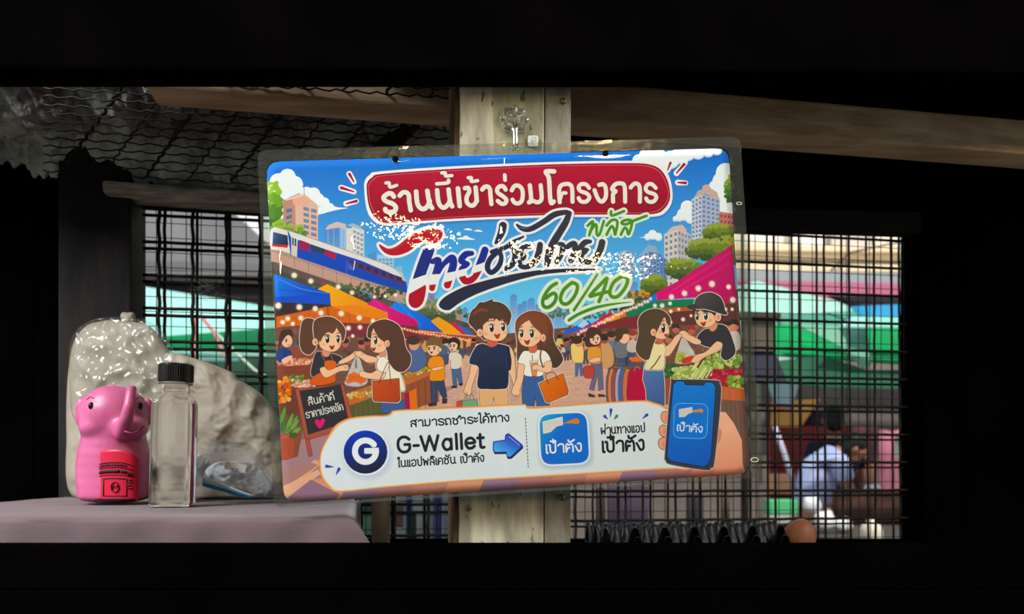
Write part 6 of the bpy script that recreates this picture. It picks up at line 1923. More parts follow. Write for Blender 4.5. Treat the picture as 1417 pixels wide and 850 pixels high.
# clear wrap over the tall bag with shiny creases
b3 = bag_mesh('clear_wrap', [(100, 466), (130, 442), (176, 439), (206, 445), (222, 456), (236, 478), (243, 500), (240, 560), (200, 590), (110, 590), (96, 520)], .885, .012, 5.1, 70, .006, 40)
o = link('clear_wrap', b3, film_mat('crinkly_clear_film', (.93, .94, .93), .02, 1.0, 16, rough=.17, bdist=.0022))
tag(o, 'clear crinkly wrap over the top of the tall bag', 'plastic wrap')
kb = blob('knot', [(wall(178, 443, .05), 1, (.009, .009, .008)), (wall(173, 438, .05), 1, (.006, .006, .006)), (wall(182, 437, .05), 1, (.005, .006, .005))], greyw, ob1, .0016, 2)

# small clear packet with a white label and a blue stripe
pk = empty('clear_packet', at(318, 690, .80), 'small crumpled clear packet with white label and blue stripe, on the cloth', 'packet')
p1 = bag_mesh('clear_pouch', [(268, 668), (276, 640), (292, 616), (318, 612), (345, 615), (362, 634), (372, 655), (386, 672), (384, 684), (352, 688), (330, 687), (300, 677), (280, 670)], .80, .020, 3.3, 60, .008, 44)
link('clear_pouch', p1, film_mat('packet_film', (.94, .95, .96), .11, 1.0, 60, rough=.07, bdist=.006, haze_col=(215, 225, 235)), pk)
p2 = bag_mesh('packet_contents', [(284, 652), (300, 640), (330, 638), (356, 646), (372, 664), (374, 680), (345, 684), (315, 676), (292, 664)], .803, .008, 9.3, 40, .006, 50)
link('packet_contents', p2, mat('packed_plastic', (214, 222, 230), .3, .5, bump=.8, bscale=120, bdist=.003), pk)
lbl = slab('paper_label', [at(312, 638.5, .764), at(341, 643.5, .764), at(339, 655.5, .766), at(310.5, 648.5, .766)], Vector((0, .0003, 0)), mat('paper_label', (206, 204, 196), .6, .3), pk)
for (xa, ya, xb, yb) in ((320, 647.6, 324, 648.4), (325.5, 648.6, 330, 649.6), (320.5, 650.6, 323, 651.2), (324.5, 651.4, 329, 652.4)):
    slab('label_mark', [at(xa, ya, .7635), at(xb, yb, .7635), at(xb - .2, yb + 1, .7635), at(xa - .2, ya + 1, .7635)], Vector((0, .0002, 0)), ink, lbl)


def stripe(u, v):
    x = 280 + 68 * u; y_ = 667 + 21 * u + (6 - 3 * u) * v * (1 if u < .96 else .4)
    return at(x, y_, .764 + .003 * v)


link('blue_stripe', grid_mesh('blue_stripe', stripe, 24, 4, thick=Vector((0, .001, 0))), mat('blue_plastic', (20, 140, 208), .25, .6), pk)
link('pale_stripe', grid_mesh('pale_stripe', lambda u, v: stripe(u, v - 1.0) + Vector((0, -.0004, 0)), 24, 4, thick=Vector((0, .001, 0))), mat('pale_blue_plastic', (186, 208, 226), .3, .5), pk)
scr = blob('paper_scrap', [(at(273, 640, .86), 1, (.008, .003, .009)), (at(276, 634, .86), 1, (.005, .003, .006))], mat('off_white', (206, 204, 196), .5, .4), pk, .0014, 2)

# ============================================================ EGG TRAYS AND EGG
ct = empty('counter', (.5, 1.0, CAMZ - .2), 'dark counter under the black egg trays at lower right', 'counter')
slab('counter_top', [Vector((.04, .84, CAMZ - .150)), Vector((.72, .84, CAMZ - .150)), Vector((.72, 1.06, CAMZ - .150)), Vector((.04, 1.06, CAMZ - .150))], Vector((0, 0, -.02)), M['black'], ct, bev=.001)
slab('front_board', [Vector((.04, .85, CAMZ - .17)), Vector((.72, .85, CAMZ - .17)), Vector((.72, .85, 0)), Vector((.04, .85, 0))], Vector((0, .02, 0)), M['black'], ct)
trm = mat('black_tray_plastic', (9, 10, 13), .42, .4)


def tray_mesh(seed):
    P = .0205; nx, ny = 14, 5
    r_ = random.Random(seed)

    def fn(u, v):
        x = u * nx * P; y_ = v * ny * P
        a = math.cos(2 * math.pi * x / (2 * P) ); b = math.cos(2 * math.pi * y_ / (2 * P))
        h = a * b
        z = .030 * (max(h, 0) ** .8) * 1.0 - .012 * (max(-h, 0) ** .8)
        z = min(z, .027)
        return Vector((x, y_, z))
    me = grid_mesh('egg_tray', fn, nx * 10, ny * 10, thick=Vector((0, 0, -.0012)))
    return me


tm = tray_mesh(1)
tz = CAMZ - .150 + .0135
for k in range(3):
    o = link('egg_tray', tm if k == 0 else tm, trm if k == 0 else None)
    o.rotation_euler = (0, 0, TH + (.03, -.02, .0)[k])
    o.location = (.119 + (0, .004, .0)[k], .875 + (.0, .003, .001)[k], tz + k * .0125)
    if k == 2: o.location.x = .119
    tag(o, ('lowest of the stacked black plastic egg trays', 'middle one of the stacked black plastic egg trays', 'top black plastic egg tray of the stack, its pegs showing below the sign')[k], 'egg tray', 'black egg trays')
eg = at(1105, 745, .93)
prof = []
for k in range(25):
    t = k / 24 * math.pi
    z = -math.cos(t)
    r_ = math.sin(t) * (1 - .10 * z)
    prof.append((max(r_, .0005) * .0222, z * .0275))
me = lathe_mesh('brown_egg', prof, 40)
o = link('brown_egg', me, mat('brown_eggshell', (150, 92, 62), .5, .35, c2=(140, 84, 54), nscale=120, bump=.08, bscale=500, bdist=.0003))
o.location = eg; o.rotation_euler = (math.radians(8), math.radians(20), 0)
tag(o, 'single brown egg sitting in the black tray at lower right', 'egg')

# ============================================================ WHAT STANDS BEYOND THE WIRE
def sheet4(name, q, mt, thick=.006, sag=0.0, nu=16, nv=8, label=None, cat=None, group=None, parent=None, kind=None, fold=0.0):
    """cloth/board between four (x, y, depth) corners, TL TR BR BL"""
    C4 = [at(*c) for c in q]

    def fn(u, v):
        p = (C4[0].lerp(C4[1], u)).lerp(C4[3].lerp(C4[2], u), v)
        p = p + Vector((0, 0, -sag * math.sin(u * math.pi) * math.sin(v * math.pi)))
        if fold: p = p + Vector((0, fold * math.sin(u * 19 + v * 3), fold * .5 * math.sin(u * 11)))
        return p
    nrm = (C4[1] - C4[0]).cross(C4[3] - C4[0]).normalized() * thick
    o = link(name, fix_normals(grid_mesh(name, fn, nu, nv, thick=nrm)), mt, parent)
    if label: tag(o, label, cat, group)
    if kind: tag(o, kind=kind)
    return o


def T(name, c, tr=.5, c2=None, ns=3, rough=.7):
    return mat(name, c, rough, .3, transl=tr, c2=c2, nscale=ns)


# left: pale building, grey canopy, dark roof edge, aqua and green tarps
sheet4('pale_building', [(-200, -200, 9.5), (760, -200, 9.5), (760, 760, 9.5), (-200, 760, 9.5)], mat('pale_wall', (226, 224, 226), .9, .2, c2=(208, 206, 210), nscale=1.2), .1, label='pale grey-white building wall beyond the grey canopy', cat='building')
gc_ = T('grey_canopy_cloth', (140, 140, 142), .25, (122, 122, 124), 2)
o = slab('grey_canopy', [at(-60, 150, 4.4), at(216, 210, 4.4), at(294, 268, 4.4), at(372, 338, 4.4), at(450, 404, 4.4), at(-60, 372, 4.4)], Vector((0, .02, 0)), gc_)
tag(o, 'grey canopy cloth with a slanting edge, upper left beyond the wire', 'canopy')
sheet4('canopy_valance', [(-60, 354, 4.1), (470, 366, 4.2), (470, 378, 4.2), (-60, 371, 4.1)], T('valance_cloth', (104, 102, 104), .1), .01, label='darker grey valance strip along the foot of the grey canopy', cat='valance')
rb = empty('roof_edge', at(280, 400, 3.8), 'dark sloping stall roof edge between grey canopy and aqua tarp', 'roof')
slab('fascia', [at(-60, 375, 3.8), at(720, 388, 3.8), at(720, 400, 3.8), at(-60, 388, 3.8)], Vector((0, .03, 0)), mat('dark_fascia', (44, 40, 38), .8, .2), rb)
slab('roof_slab', [at(-60, 386, 3.84), at(720, 398, 3.84), at(720, 482, 3.84), at(-60, 400, 3.84)], Vector((0, .05, 0)), mat('roof_underside', (36, 34, 34), .9, .1), rb)
aq = mat('aqua_tarp_cloth', (150, 236, 216), .6, .3, transl=.55, c2=(196, 236, 232), nscale=1.2)
sheet4('aqua_tarp', [(-80, 352, 3.3), (640, 467, 3.3), (640, 500, 3.05), (-80, 480, 3.05)], aq, .006, .0, label='pale aqua tarp seen through the wire left of the sign', cat='tarp')
gn = mat('green_tarp_cloth', (16, 156, 96), .5, .3, transl=.5, c2=(10, 128, 84), nscale=3)
sheet4('green_tarp', [(60, 478, 3.06), (560, 440, 3.06), (560, 492, 3.06), (60, 492, 3.06)], gn, .006, .03, label='green tarp hanging below the aqua tarp, left of the sign', cat='tarp')
sheet4('white_tarp', [(180, 482, 3.4), (330, 480, 3.4), (330, 500, 3.3), (180, 500, 3.3)], mat('white_tarp_cloth', (212, 222, 220), .7, .3), .005, .0, label='strip of white tarp under the green tarp', cat='tarp')
sheet4('dark_green_tarp', [(150, 494, 3.7), (560, 484, 3.7), (560, 965, 3.6), (150, 965, 3.6)], mat('dark_green_cloth', (36, 70, 54), .8, .2, c2=(26, 40, 34), nscale=3), .005, .0, label='dark green cloth low behind the left wire', cat='tarp')
uc = empty('tarp_support', at(300, 440, 2.7), 'pink and grey tarp support with slanting arm behind the left wire', 'pole')
tube('pole', [at(270, 1063, 2.75), at(270, 438, 2.75)], .008, mat('pink_pole', (150, 96, 98), .5, .4), uc, 10)
tube('arm', [at(277, 436, 2.7), at(296, 460, 2.7), at(315, 500, 2.7), at(325, 540, 2.7)], .007, mat('pink_arm', (168, 104, 108), .5, .4), uc, 10)
tube('arm', [at(296, 458, 2.72), at(322, 484, 2.72), at(352, 512, 2.72), at(372, 524, 2.72)], .006, mat('grey_arm', (150, 170, 150), .5, .4), uc, 10)
# things low between shelf and post
sheet4('pale_cloth', [(530, 640, 2.0), (628, 640, 2.0), (628, 1222, 2.0), (530, 1222, 2.0)], mat('pale_grey_cloth', (196, 202, 200), .8, .2, c2=(160, 160, 156), nscale=6), .004, 0, fold=.008, label='pale cloth hanging low between the dark post and the centre post', cat='cloth')
for (xa, xb, c, lab_) in ((559, 571, (112, 124, 196), 'narrow lilac cloth hanging nearer the dark post, low left of the centre post'), (597, 613, (140, 150, 214), 'wider lilac cloth hanging nearer the centre post, low centre')):
    sheet4('hanging_cloth', [(xa + 3, 660, 1.9), (xb, 660, 1.9), (xb - 2, 1252, 1.9), (xa, 1252, 1.9)], T('lilac_cloth', c, .2), .004, 0, fold=.01, label=lab_, cat='cloth')
sheet4('green_cloth', [(566, 712, 1.85), (576, 706, 1.85), (578, 1268, 1.85), (563, 1268, 1.85)], T('dark_green', (36, 60, 50), .1), .004, 0, label='narrow dark green cloth hanging low beside the lilac cloth', cat='cloth')
sheet4('brown_cloth', [(540, 700, 1.92), (558, 700, 1.92), (558, 730, 1.92), (540, 730, 1.92)], mat('pinkish_brown', (150, 116, 104), .8, .2), .004, 0, label='pinkish brown cloth low beside the dark post', cat='cloth')

# right: cream building with ledges, pink wall strip, canopies
cb = empty('cream_building', at(1150, 400, 9), 'cream building front with ledges beyond the right wire', 'building')
crm = mat('cream_wall', (250, 246, 236), .9, .2, c2=(244, 236, 222), nscale=1.5)
tn = mat('tan_ledge', (228, 208, 176), .9, .2)
sheet4('wall_panel', [(760, -100, 9.2), (1800, -100, 9.2), (1800, 380, 9.2), (760, 374, 9.2)], crm, .1, parent=cb)
for (y0, y1, d, mm) in ((334, 343, .5, tn), (347, 352, .4, mat('pale_ledge', (236, 220, 190), .9)), (360, 371, .7, tn)):
    sheet4('ledge', [(760, y0, 9.2 - d), (1800, y0 + 14, 9.2 - d), (1800, y1 + 14, 9.2 - d), (760, y1, 9.2 - d)], mm, .3, parent=cb)
for (xa, xb, c) in ((1098, 1142, (252, 250, 246)), (1150, 1206, (200, 192, 180)), (1212, 1248, (228, 216, 200))):
    sheet4('window_panel', [(xa, 300, 9.0), (xb, 301, 9.0), (xb, 352, 9.0), (xa, 351, 9.0)], mat('pane_tone', c, .6, .4), .05, parent=cb)
tube('cable', [at(1150, 375, 8.4), at(1175, 350, 8.4), at(1230, 338, 8.4), at(1290, 330, 8.4)], .012, M['fine'], cb, 5)
sheet4('grey_awning', [(980, 373, 7.2), (1700, 388, 7.2), (1700, 406, 7.0), (980, 392, 7.0)], T('grey_awning_cloth', (128, 134, 138), .1), .01, label='grey awning strip under the cream building', cat='awning')
sheet4('pink_awning', [(980, 386, 6.9), (1700, 402, 6.9), (1700, 440, 6.8), (980, 424, 6.8)], T('pink_awning_cloth', (176, 100, 124), .25), .01, label='dusty pink awning strip above the aqua umbrella', cat='awning')
sheet4('dark_wedge', [(1146, 409, 3.75), (1500, 412, 3.75), (1500, 424, 3.75), (1180, 424, 3.75)], mat('shaded_board', (46, 44, 50), .9, .1), .02, label='dark wedge between pink awning and blue tarp', cat='board')  # flat dark wedge filling the space between awning and tarp
# umbrella: canopy of eight panels, ribs and pole
UC = at(1046, 388, 5.3)
ub = empty('market_umbrella', Vector((UC.x, UC.y, 0)), 'big pale aqua market umbrella beyond the right wire', 'umbrella')
ends = []
aqw = mat('pale_umbrella_cloth', (206, 242, 232), .6, .3, transl=.55, c2=(176, 238, 222), nscale=1.2)
for k in range(8):
    a = math.radians(22.5 + 45 * k - 6)
    ends.append(UC + Vector((1.5 * math.cos(a), 1.0 * math.sin(a), -.45)))
for k in range(8):
    a, b = ends[k], ends[(k + 1) % 8]

    def fn(u, v, a=a, b=b):
        p = UC.lerp(a.lerp(b, u), v)
        return p + Vector((0, 0, -.05 * math.sin(v * math.pi) * .6 - .02 * v * math.sin(u * math.pi)))
    link('canopy_panel', fix_normals(grid_mesh('canopy_panel', fn, 8, 10, thick=Vector((0, 0, -.004)))), aqw, ub)
    tube('rib', [UC + Vector((0, 0, -.02)), UC.lerp(a, .5) + Vector((0, 0, -.045)), a + Vector((0, 0, -.01))], .006, M['fine'], ub, 5)
tube('pole', [Vector((UC.x, UC.y, 0)), UC], .02, mat('umbrella_pole', (120, 110, 96), .5, .4), ub, 10)
bl = T('blue_tarp_cloth', (70, 178, 226), .55)
sheet4('blue_tarp', [(1176, 424, 3.7), (1500, 410, 3.7), (1500, 446, 3.6), (1196, 441, 3.6)], bl, .006, .0, label='bright blue tarp at the right edge behind the wire', cat='tarp')
sheet4('pale_tarp', [(1176, 438, 3.55), (1500, 444, 3.55), (1500, 458, 3.5), (1160, 452, 3.5)], aq, .006, .0, label='pale aqua tarp under the blue tarp at right', cat='tarp')
gr2 = mat('bright_green_tarp', (10, 196, 116), .5, .3, transl=.6, c2=(14, 160, 100), nscale=2.2)
sheet4('bright_green_tarp', [(1060, 450, 4.1), (1500, 452, 4.1), (1500, 520, 3.9), (1060, 492, 3.9)], gr2, .006, .03, label='bright green tarp hanging in the middle of the right opening', cat='tarp')
slab('shaded_green_tarp', [at(1100, 448, 3.8), at(1200, 452, 3.8), at(1206, 505, 3.7), at(1196, 510, 3.7), at(1160, 478, 3.7)], Vector((0, .01, 0)), mat('green_tarp_shade', (96, 150, 124), .7, .3)).__setitem__('label', 'pointed piece coloured grey-green as the shaded area of the bright green tarp')  # darker shade on the bright green tarp, put into a separate coloured piece
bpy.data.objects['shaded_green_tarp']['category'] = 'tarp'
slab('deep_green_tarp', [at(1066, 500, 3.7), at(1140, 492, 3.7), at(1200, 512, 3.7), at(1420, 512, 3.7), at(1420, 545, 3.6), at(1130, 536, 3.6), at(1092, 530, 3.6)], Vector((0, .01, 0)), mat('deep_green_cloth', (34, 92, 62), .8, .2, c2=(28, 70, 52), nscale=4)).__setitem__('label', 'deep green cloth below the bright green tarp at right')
bpy.data.objects['deep_green_tarp']['category'] = 'tarp'
wb = empty('wooden_sign_back', at(1052, 460, 2.4), 'grey-brown board on a dark frame just right of the sign', 'board')
slab('board', [at(1030, 434, 2.4), at(1072, 434, 2.4), at(1072, 486, 2.4), at(1030, 486, 2.4)], Vector((0, .03, 0)), mat('grey_brown_board', (96, 88, 76), .8, .2, c2=(78, 72, 64), nscale=8), wb)
slab('cap_rail', [at(1026, 431, 2.38), at(1081, 433, 2.38), at(1081, 440, 2.38), at(1026, 438, 2.38)], Vector((0, .04, 0)), mat('dark_cap', (60, 52, 44), .8), wb)
slab('leg', [at(1029, 487, 2.42), at(1036, 487, 2.42), at(1036, 1126, 2.42), at(1029, 1126, 2.42)], Vector((0, .03, 0)), M['darkwood'], wb)
slab('lower_board', [at(1026, 487, 2.41), at(1073, 487, 2.41), at(1090, 530, 2.41), at(1026, 530, 2.41)], Vector((0, .03, 0)), mat('navy_board', (48, 50, 66), .8), wb)
sheet4('orange_cloth', [(1068, 556, 6.06), (1136, 552, 6.06), (1108, 592, 6.08), (1066, 592, 6.08)], T('orange_cloth', (236, 166, 92), .3), .005, 0, label='orange cloth low in the right opening', cat='cloth')
sheet4('pale_blue_cloth', [(1062, 530, 6.03), (1106, 530, 6.03), (1096, 566, 6.04), (1072, 562, 6.04)], T('pale_blue_cloth', (190, 200, 214), .3), .005, 0, label='pale blue cloth above the orange cloth', cat='cloth')
sheet4('grey_back_wall', [(700, 500, 8.0), (1700, 500, 8.0), (1700, 860, 8.0), (700, 860, 8.0)], mat('taupe_wall', (112, 102, 96), .9, .2, c2=(92, 84, 80), nscale=1.5), .1, label='taupe wall far behind the stalls at lower right', cat='wall')
sheet4('purple_shade_cloth', [(1060, 570, 6.2), (1168, 570, 6.2), (1168, 592, 6.2), (1060, 590, 6.2)], mat('purple_black_cloth', (48, 32, 50), .9, .1), .02, label='dark purple strip above the red panel', cat='cloth')
sheet4('red_partition', [(1066, 590, 6.1), (1178, 590, 6.1), (1178, 832, 6.1), (1066, 832, 6.1)], mat('dark_red_panel', (124, 38, 38), .8, .2), .03, label='dark red panel behind the person in the lilac shirt', cat='panel')
sheet4('peach_cloth', [(1066, 656, 6.05), (1100, 656, 6.05), (1100, 684, 6.05), (1066, 684, 6.05)], mat('peach_cloth', (226, 160, 124), .8, .2), .02, label='peach cloth left of the lilac shirt', cat='cloth')
sheet4('green_crate', [(1066, 692, 3.8), (1104, 692, 3.8), (1104, 712, 3.8), (1066, 712, 3.8)], mat('green_crate_plastic', (72, 168, 110), .6, .3), .1, label='pale green crate low left of the lilac shirt', cat='crate')
sheet4('grey_box', [(1066, 713, 3.8), (1104, 713, 3.8), (1104, 733, 3.8), (1066, 733, 3.8)], mat('pale_grey_box', (150, 148, 142), .7, .3), .1, label='pale grey box under the green crate', cat='box')
tube('slanting_strap', [at(1072, 590, 4.9), at(1086, 630, 4.9), at(1100, 680, 4.9)], .02, mat('lilac_grey', (176, 172, 196), .7), None, 8)
tag(bpy.data.objects['slanting_strap'], 'pale lilac strap slanting in front of the red panel', 'strap')
for (xa, xb, ya, yb, Yd, c, nm, lab_, cat_) in (
        (1182, 1214, 590, 826, 6.3, (84, 48, 54), 'maroon_partition', 'dull maroon panel right of the bending person', 'panel'),
        (1217, 1256, 596, 866, 5.2, (172, 106, 122), 'pink_cloth', 'pink cloth hanging at the right edge behind the wire', 'cloth'),
        (1240, 1262, 604, 636, 4.6, (226, 216, 206), 'white_cloth', 'white cloth scrap at the far right edge', 'cloth'),
        (1196, 1214, 640, 840, 5.9, (122, 84, 72), 'brown_partition', 'brown panel beside the bending person', 'panel'),
        (1156, 1330, 680, 790, 4.4, (78, 54, 44), 'brown_sack', 'brown sack pile behind the white bags', 'sack'),
        (842, 898, 672, 984, 3.4, (70, 58, 74), 'purple_cloth', 'dull purple cloth hanging low behind the wire below the sign', 'cloth'),
        (950, 974, 684, 1004, 3.2, (52, 48, 54), 'dark_cloth', 'dark cloth hanging low behind the wire below the sign', 'cloth'),
        (826, 838, 676, 993, 3.3, (58, 52, 54), 'narrow_cloth', 'narrow dark cloth left of the purple cloth', 'cloth'),
        (998, 1010, 676, 973, 3.5, (96, 76, 64), 'brown_cloth_strip', 'narrow brown cloth right of the dark cloth', 'cloth')):
    sheet4(nm, [(xa, ya, Yd), (xb, ya, Yd), (xb, yb, Yd), (xa, yb, Yd)], mat(nm + '_stuff', c, .8, .2, c2=tuple(int(v * .8) for v in c), nscale=4), .04 if cat_ == 'sack' else .01, 0, fold=.01, label=lab_, cat=cat_)
# white bags heaped on a low table
wbm = mat('white_bag', (214, 212, 214), .45, .4, c2=(190, 188, 196), nscale=12, bump=.6, bscale=14, bdist=.02)
for (x, y_, rx, ry, lab_) in ((1124, 700, 13, 12, 'crumpled white bag nearest the green crate'), (1140, 722, 16, 14, 'crumpled white bag under the lilac shirt'), (1166, 727, 14, 10, 'low white bag next to the cream bottle'), (1208, 688, 12, 6, 'small white bag on the brown sack')):
    Yd = 4.45 if y_ == 688 else 3.7
    y_ = 677 if y_ == 688 else y_
    sc_ = Yd / 935
    o = blob('plastic_bag', [(at(x, y_, Yd), 1, (rx * sc_, rx * sc_ * .8, ry * sc_)), (at(x - rx * .5, y_ - ry * .5, Yd), 1, (rx * .5 * sc_, rx * sc_ * .5, ry * .6 * sc_)), (at(x + rx * .4, y_ - ry * .6, Yd), 1, (rx * .4 * sc_, rx * sc_ * .4, ry * .7 * sc_))], wbm, None, .012, 2)
    tag(o, lab_, 'bag', 'white bags behind the wire')
cbm = lathe_mesh('cream_bottle', [(.045, 0), (.05, .006), (.05, .055), (.042, .078), (.02, .092), (.02, .112)], 20)
o = link('cream_bottle', cbm, mat('cream_plastic', (206, 196, 176), .5, .4)); o.location = at(1206, 749, 3.32)
tag(o, 'cream bottle low at right behind the wire', 'bottle')
tb = empty('low_table', at(1180, 745, 3.8), 'dark low table carrying the white bags', 'table')
slab('table_top', [hor(1060, 727, -.386), hor(1330, 727, -.386), hor(1380, 756, -.386), hor(1030, 756, -.386)], Vector((0, 0, -.03)), mat('dark_table', (70, 62, 58), .8, .2), tb)
for (x, Yd) in ((1080, 3.3), (1320, 3.3)):
    p = at(x, 751, Yd)
    tube('leg', [p, Vector((p.x, p.y, 0))], .02, M['darkwood'], tb, 6)


# two people far behind the wire
def skin_body(name, nodes, edges, mt, parent, sub=2):
    me = bpy.data.meshes.new(name)
    me.from_pydata([n[0] for n in nodes], edges, [])
    o = link(name, me, mt, parent)
    md = o.modifiers.new('skin', 'SKIN')
    for i, n in enumerate(nodes):
        r_ = n[1]
        me.skin_vertices[0].data[i].radius = r_ if isinstance(r_, tuple) else (r_, r_)
    me.skin_vertices[0].data[0].use_root = True
    s_ = o.modifiers.new('sub', 'SUBSURF'); s_.levels = sub; s_.render_levels = sub
    for p in me.polygons: p.use_smooth = True
    return o


skin_m = mat('skin', (150, 98, 74), .6, .3); hair_m = mat('black_hair', (16, 13, 12), .6, .3)
PY = 5.0
pa = empty('person', Vector((at(1125, 700, PY).x, PY, 0)), 'person in a pale lilac shirt bending to the right, dark hair', 'person')
x0 = at(1122, 700, PY).x


def pt(dx, z, dy=0.0):
    return Vector((x0 + dx, PY + dy, z))


# hips lower, torso leaning right/forward
nodes = [(pt(0, .86), (.13, .11)), (pt(.02, 1.02), (.12, .11)), (pt(.06, 1.18), (.12, .12)), (pt(.13, 1.29), (.12, .10)), (pt(.20, 1.33), (.05, .05)), (pt(.27, 1.35), (.04, .04)),
         (pt(.0, .80, -.09), (.085, .085)), (pt(.02, .45, -.10), (.06, .06)), (pt(-.02, .09, -.10), (.045, .045)), (pt(.10, .03, -.11), (.035, .03)),
         (pt(.0, .80, .09), (.085, .085)), (pt(-.02, .45, .10), (.06, .06)), (pt(-.06, .09, .10), (.045, .045)), (pt(.06, .03, .11), (.035, .03))]
edges = [(0, 1), (1, 2), (2, 3), (3, 4), (4, 5), (0, 6), (6, 7), (7, 8), (8, 9), (0, 10), (10, 11), (11, 12), (12, 13)]
for s_ in (-1, 1):
    b_ = len(nodes)
    nodes += [(pt(.14, 1.24, .15 * s_), (.052, .052)), (pt(.20, 1.02, .19 * s_), (.042, .042)), (pt(.30, .84, .15 * s_), (.032, .032)), (pt(.36, .78, .13 * s_), (.03, .018))]
    edges += [(3, b_), (b_, b_ + 1), (b_ + 1, b_ + 2), (b_ + 2, b_ + 3)]
    for f_ in range(4):
        nodes.append((pt(.42 + .01 * (f_ % 2), .735 - .004 * f_, .13 * s_ + .018 * (f_ - 1.5)), (.009, .009))); edges.append((b_ + 3, len(nodes) - 1))
    nodes.append((pt(.385, .775, (.13 - .05) * s_), (.010, .010))); edges.append((b_ + 3, len(nodes) - 1))
skin_body('body', nodes, edges, skin_m, pa)
# shirt and trousers as clothes over the body
shirt = [(pt(-.01, .88), (.155, .135)), (pt(.02, 1.03), (.15, .14)), (pt(.06, 1.18), (.145, .15)), (pt(.13, 1.29), (.135, .13)), (pt(.18, 1.33), (.07, .07))]
se = [(0, 1), (1, 2), (2, 3), (3, 4)]
for s_ in (-1, 1):
    b_ = len(shirt); shirt += [(pt(.14, 1.25, .16 * s_), (.075, .075)), (pt(.18, 1.10, .18 * s_), (.07, .07))]; se += [(3, b_), (b_, b_ + 1)]
skin_body('shirt', shirt, se, mat('lilac_shirt', (176, 182, 222), .8, .2, c2=(156, 162, 208), nscale=6, bump=.4, bscale=10, bdist=.02), pa)
tr_ = [(pt(0, .84), (.15, .13)), (pt(.0, .74, -.09), (.10, .10)), (pt(.02, .45, -.10), (.078, .078)), (pt(-.02, .13, -.10), (.07, .07)), (pt(.0, .74, .09), (.10, .10)), (pt(-.02, .45, .10), (.078, .078)), (pt(-.06, .13, .10), (.07, .07))]
skin_body('trousers', tr_, [(0, 1), (1, 2), (2, 3), (0, 4), (4, 5), (5, 6)], mat('dark_trousers', (46, 44, 56), .8, .2), pa)


def head(c, look, parent, hairlen=0.0, cap=None):
    """c centre of the head, look = facing direction (unit)"""
    look = Vector(look).normalized(); rot = look.to_track_quat('-Y', 'Z').to_matrix().to_4x4()
    Mx = Matrix.Translation(c) @ rot
    o = blob('head', [((0, 0, 0), 1, (.078, .092, .098)), ((0, -.02, -.055), 1, (.056, .066, .058)), ((0, -.096, -.012), 1, (.012, .018, .020)), ((.078, .005, -.012), 1, (.012, .02, .028)), ((-.078, .005, -.012), 1, (.012, .02, .028))], skin_m, parent, .008, 2)
    o.matrix_world = Mx
    h = blob('hair', [((0, .018, .022), 1, (.088, .098, .096)), ((0, .05, -.03), 1, (.08, .062, .08 + hairlen))], hair_m, parent, .008, 2)
    h.matrix_world = Mx
    for sx in (-1, 1):
        e_ = blob('eye', [((sx * .03, -.086, .0), 1, (.011, .006, .007))], eyem, parent, .003, 1); e_.matrix_world = Mx
    m_ = blob('mouth', [((0, -.088, -.058), 1, (.022, .008, .005))], mat('lips', (140, 70, 66), .5), parent, .004, 1); m_.matrix_world = Mx


head(pt(.33, 1.355), (.75, -.15, -.55), pa, .02)
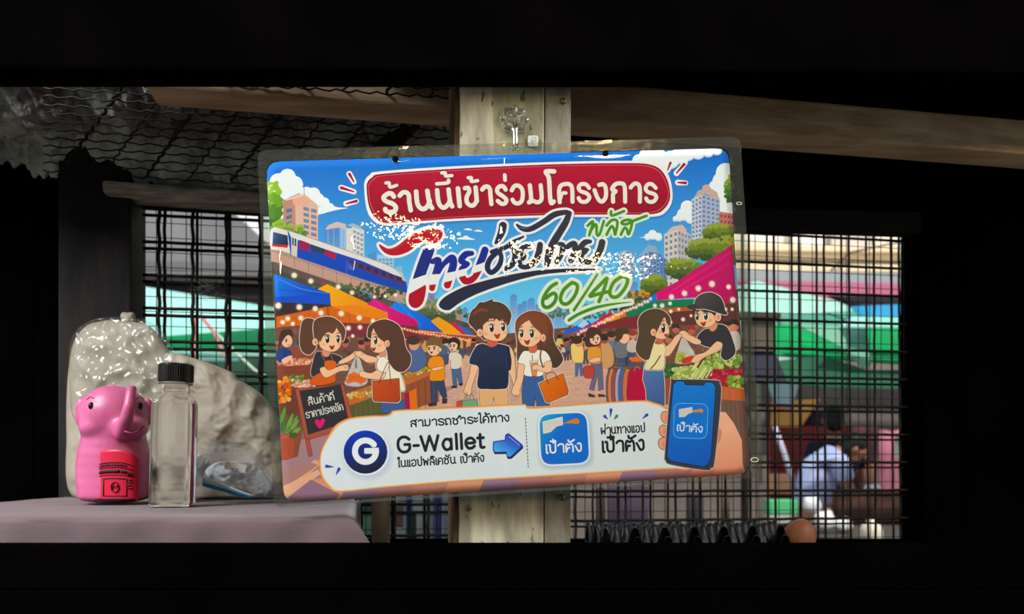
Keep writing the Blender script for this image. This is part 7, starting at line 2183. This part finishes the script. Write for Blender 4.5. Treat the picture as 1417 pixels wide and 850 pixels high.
# second person standing behind in navy
pb = empty('person', Vector((at(1156, 700, 5.45).x, 5.45, 0)), 'standing person in dark navy clothes behind the one in the lilac shirt', 'person')
x0 = at(1156, 700, 5.45).x; PY = 5.45
nodes = [(pt(0, .92), (.13, .11)), (pt(0, 1.1), (.12, .11)), (pt(0, 1.3), (.14, .12)), (pt(0, 1.43), (.07, .07)), (pt(0, 1.52), (.045, .045)),
         (pt(-.08, .86), (.08, .08)), (pt(-.09, .46), (.06, .06)), (pt(-.09, .09), (.042, .042)), (pt(-.10, .03, -.10), (.035, .03)),
         (pt(.08, .86), (.08, .08)), (pt(.09, .46), (.06, .06)), (pt(.09, .09), (.042, .042)), (pt(.10, .03, -.10), (.035, .03))]
edges = [(0, 1), (1, 2), (2, 3), (3, 4), (0, 5), (5, 6), (6, 7), (7, 8), (0, 9), (9, 10), (10, 11), (11, 12)]
for s_ in (-1, 1):
    b_ = len(nodes)
    nodes += [(pt(.17 * s_, 1.37), (.05, .05)), (pt(.20 * s_, 1.10), (.042, .042)), (pt(.19 * s_, .87, -.06), (.032, .032)), (pt(.19 * s_, .80, -.08), (.03, .018))]
    edges += [(2, b_), (b_, b_ + 1), (b_ + 1, b_ + 2), (b_ + 2, b_ + 3)]
    for f_ in range(4):
        nodes.append((pt(.19 * s_ + .004 * f_, .73 - .006 * (f_ % 2), -.08 + .018 * (f_ - 1.5)), (.009, .009))); edges.append((b_ + 3, len(nodes) - 1))
    nodes.append((pt(.165 * s_, .77, -.12), (.010, .010))); edges.append((b_ + 3, len(nodes) - 1))
skin_body('body', nodes, edges, skin_m, pb)
navy = mat('navy_cloth', (26, 28, 52), .8, .2, c2=(20, 20, 36), nscale=5)
shirt = [(pt(0, .90), (.15, .13)), (pt(0, 1.1), (.14, .125)), (pt(0, 1.3), (.155, .13)), (pt(0, 1.42), (.085, .085))]
se = [(0, 1), (1, 2), (2, 3)]
for s_ in (-1, 1):
    b_ = len(shirt); shirt += [(pt(.17 * s_, 1.37), (.072, .072)), (pt(.195 * s_, 1.18), (.066, .066))]; se += [(2, b_), (b_, b_ + 1)]
skin_body('shirt', shirt, se, navy, pb)
tr_ = [(pt(0, .90), (.145, .125)), (pt(-.08, .80), (.10, .10)), (pt(-.09, .46), (.078, .078)), (pt(-.09, .13), (.068, .068)), (pt(.08, .80), (.10, .10)), (pt(.09, .46), (.078, .078)), (pt(.09, .13), (.068, .068))]
skin_body('trousers', tr_, [(0, 1), (1, 2), (2, 3), (0, 4), (4, 5), (5, 6)], navy, pb)
head(pt(0, 1.60), (.25, .95, -.05), pb)
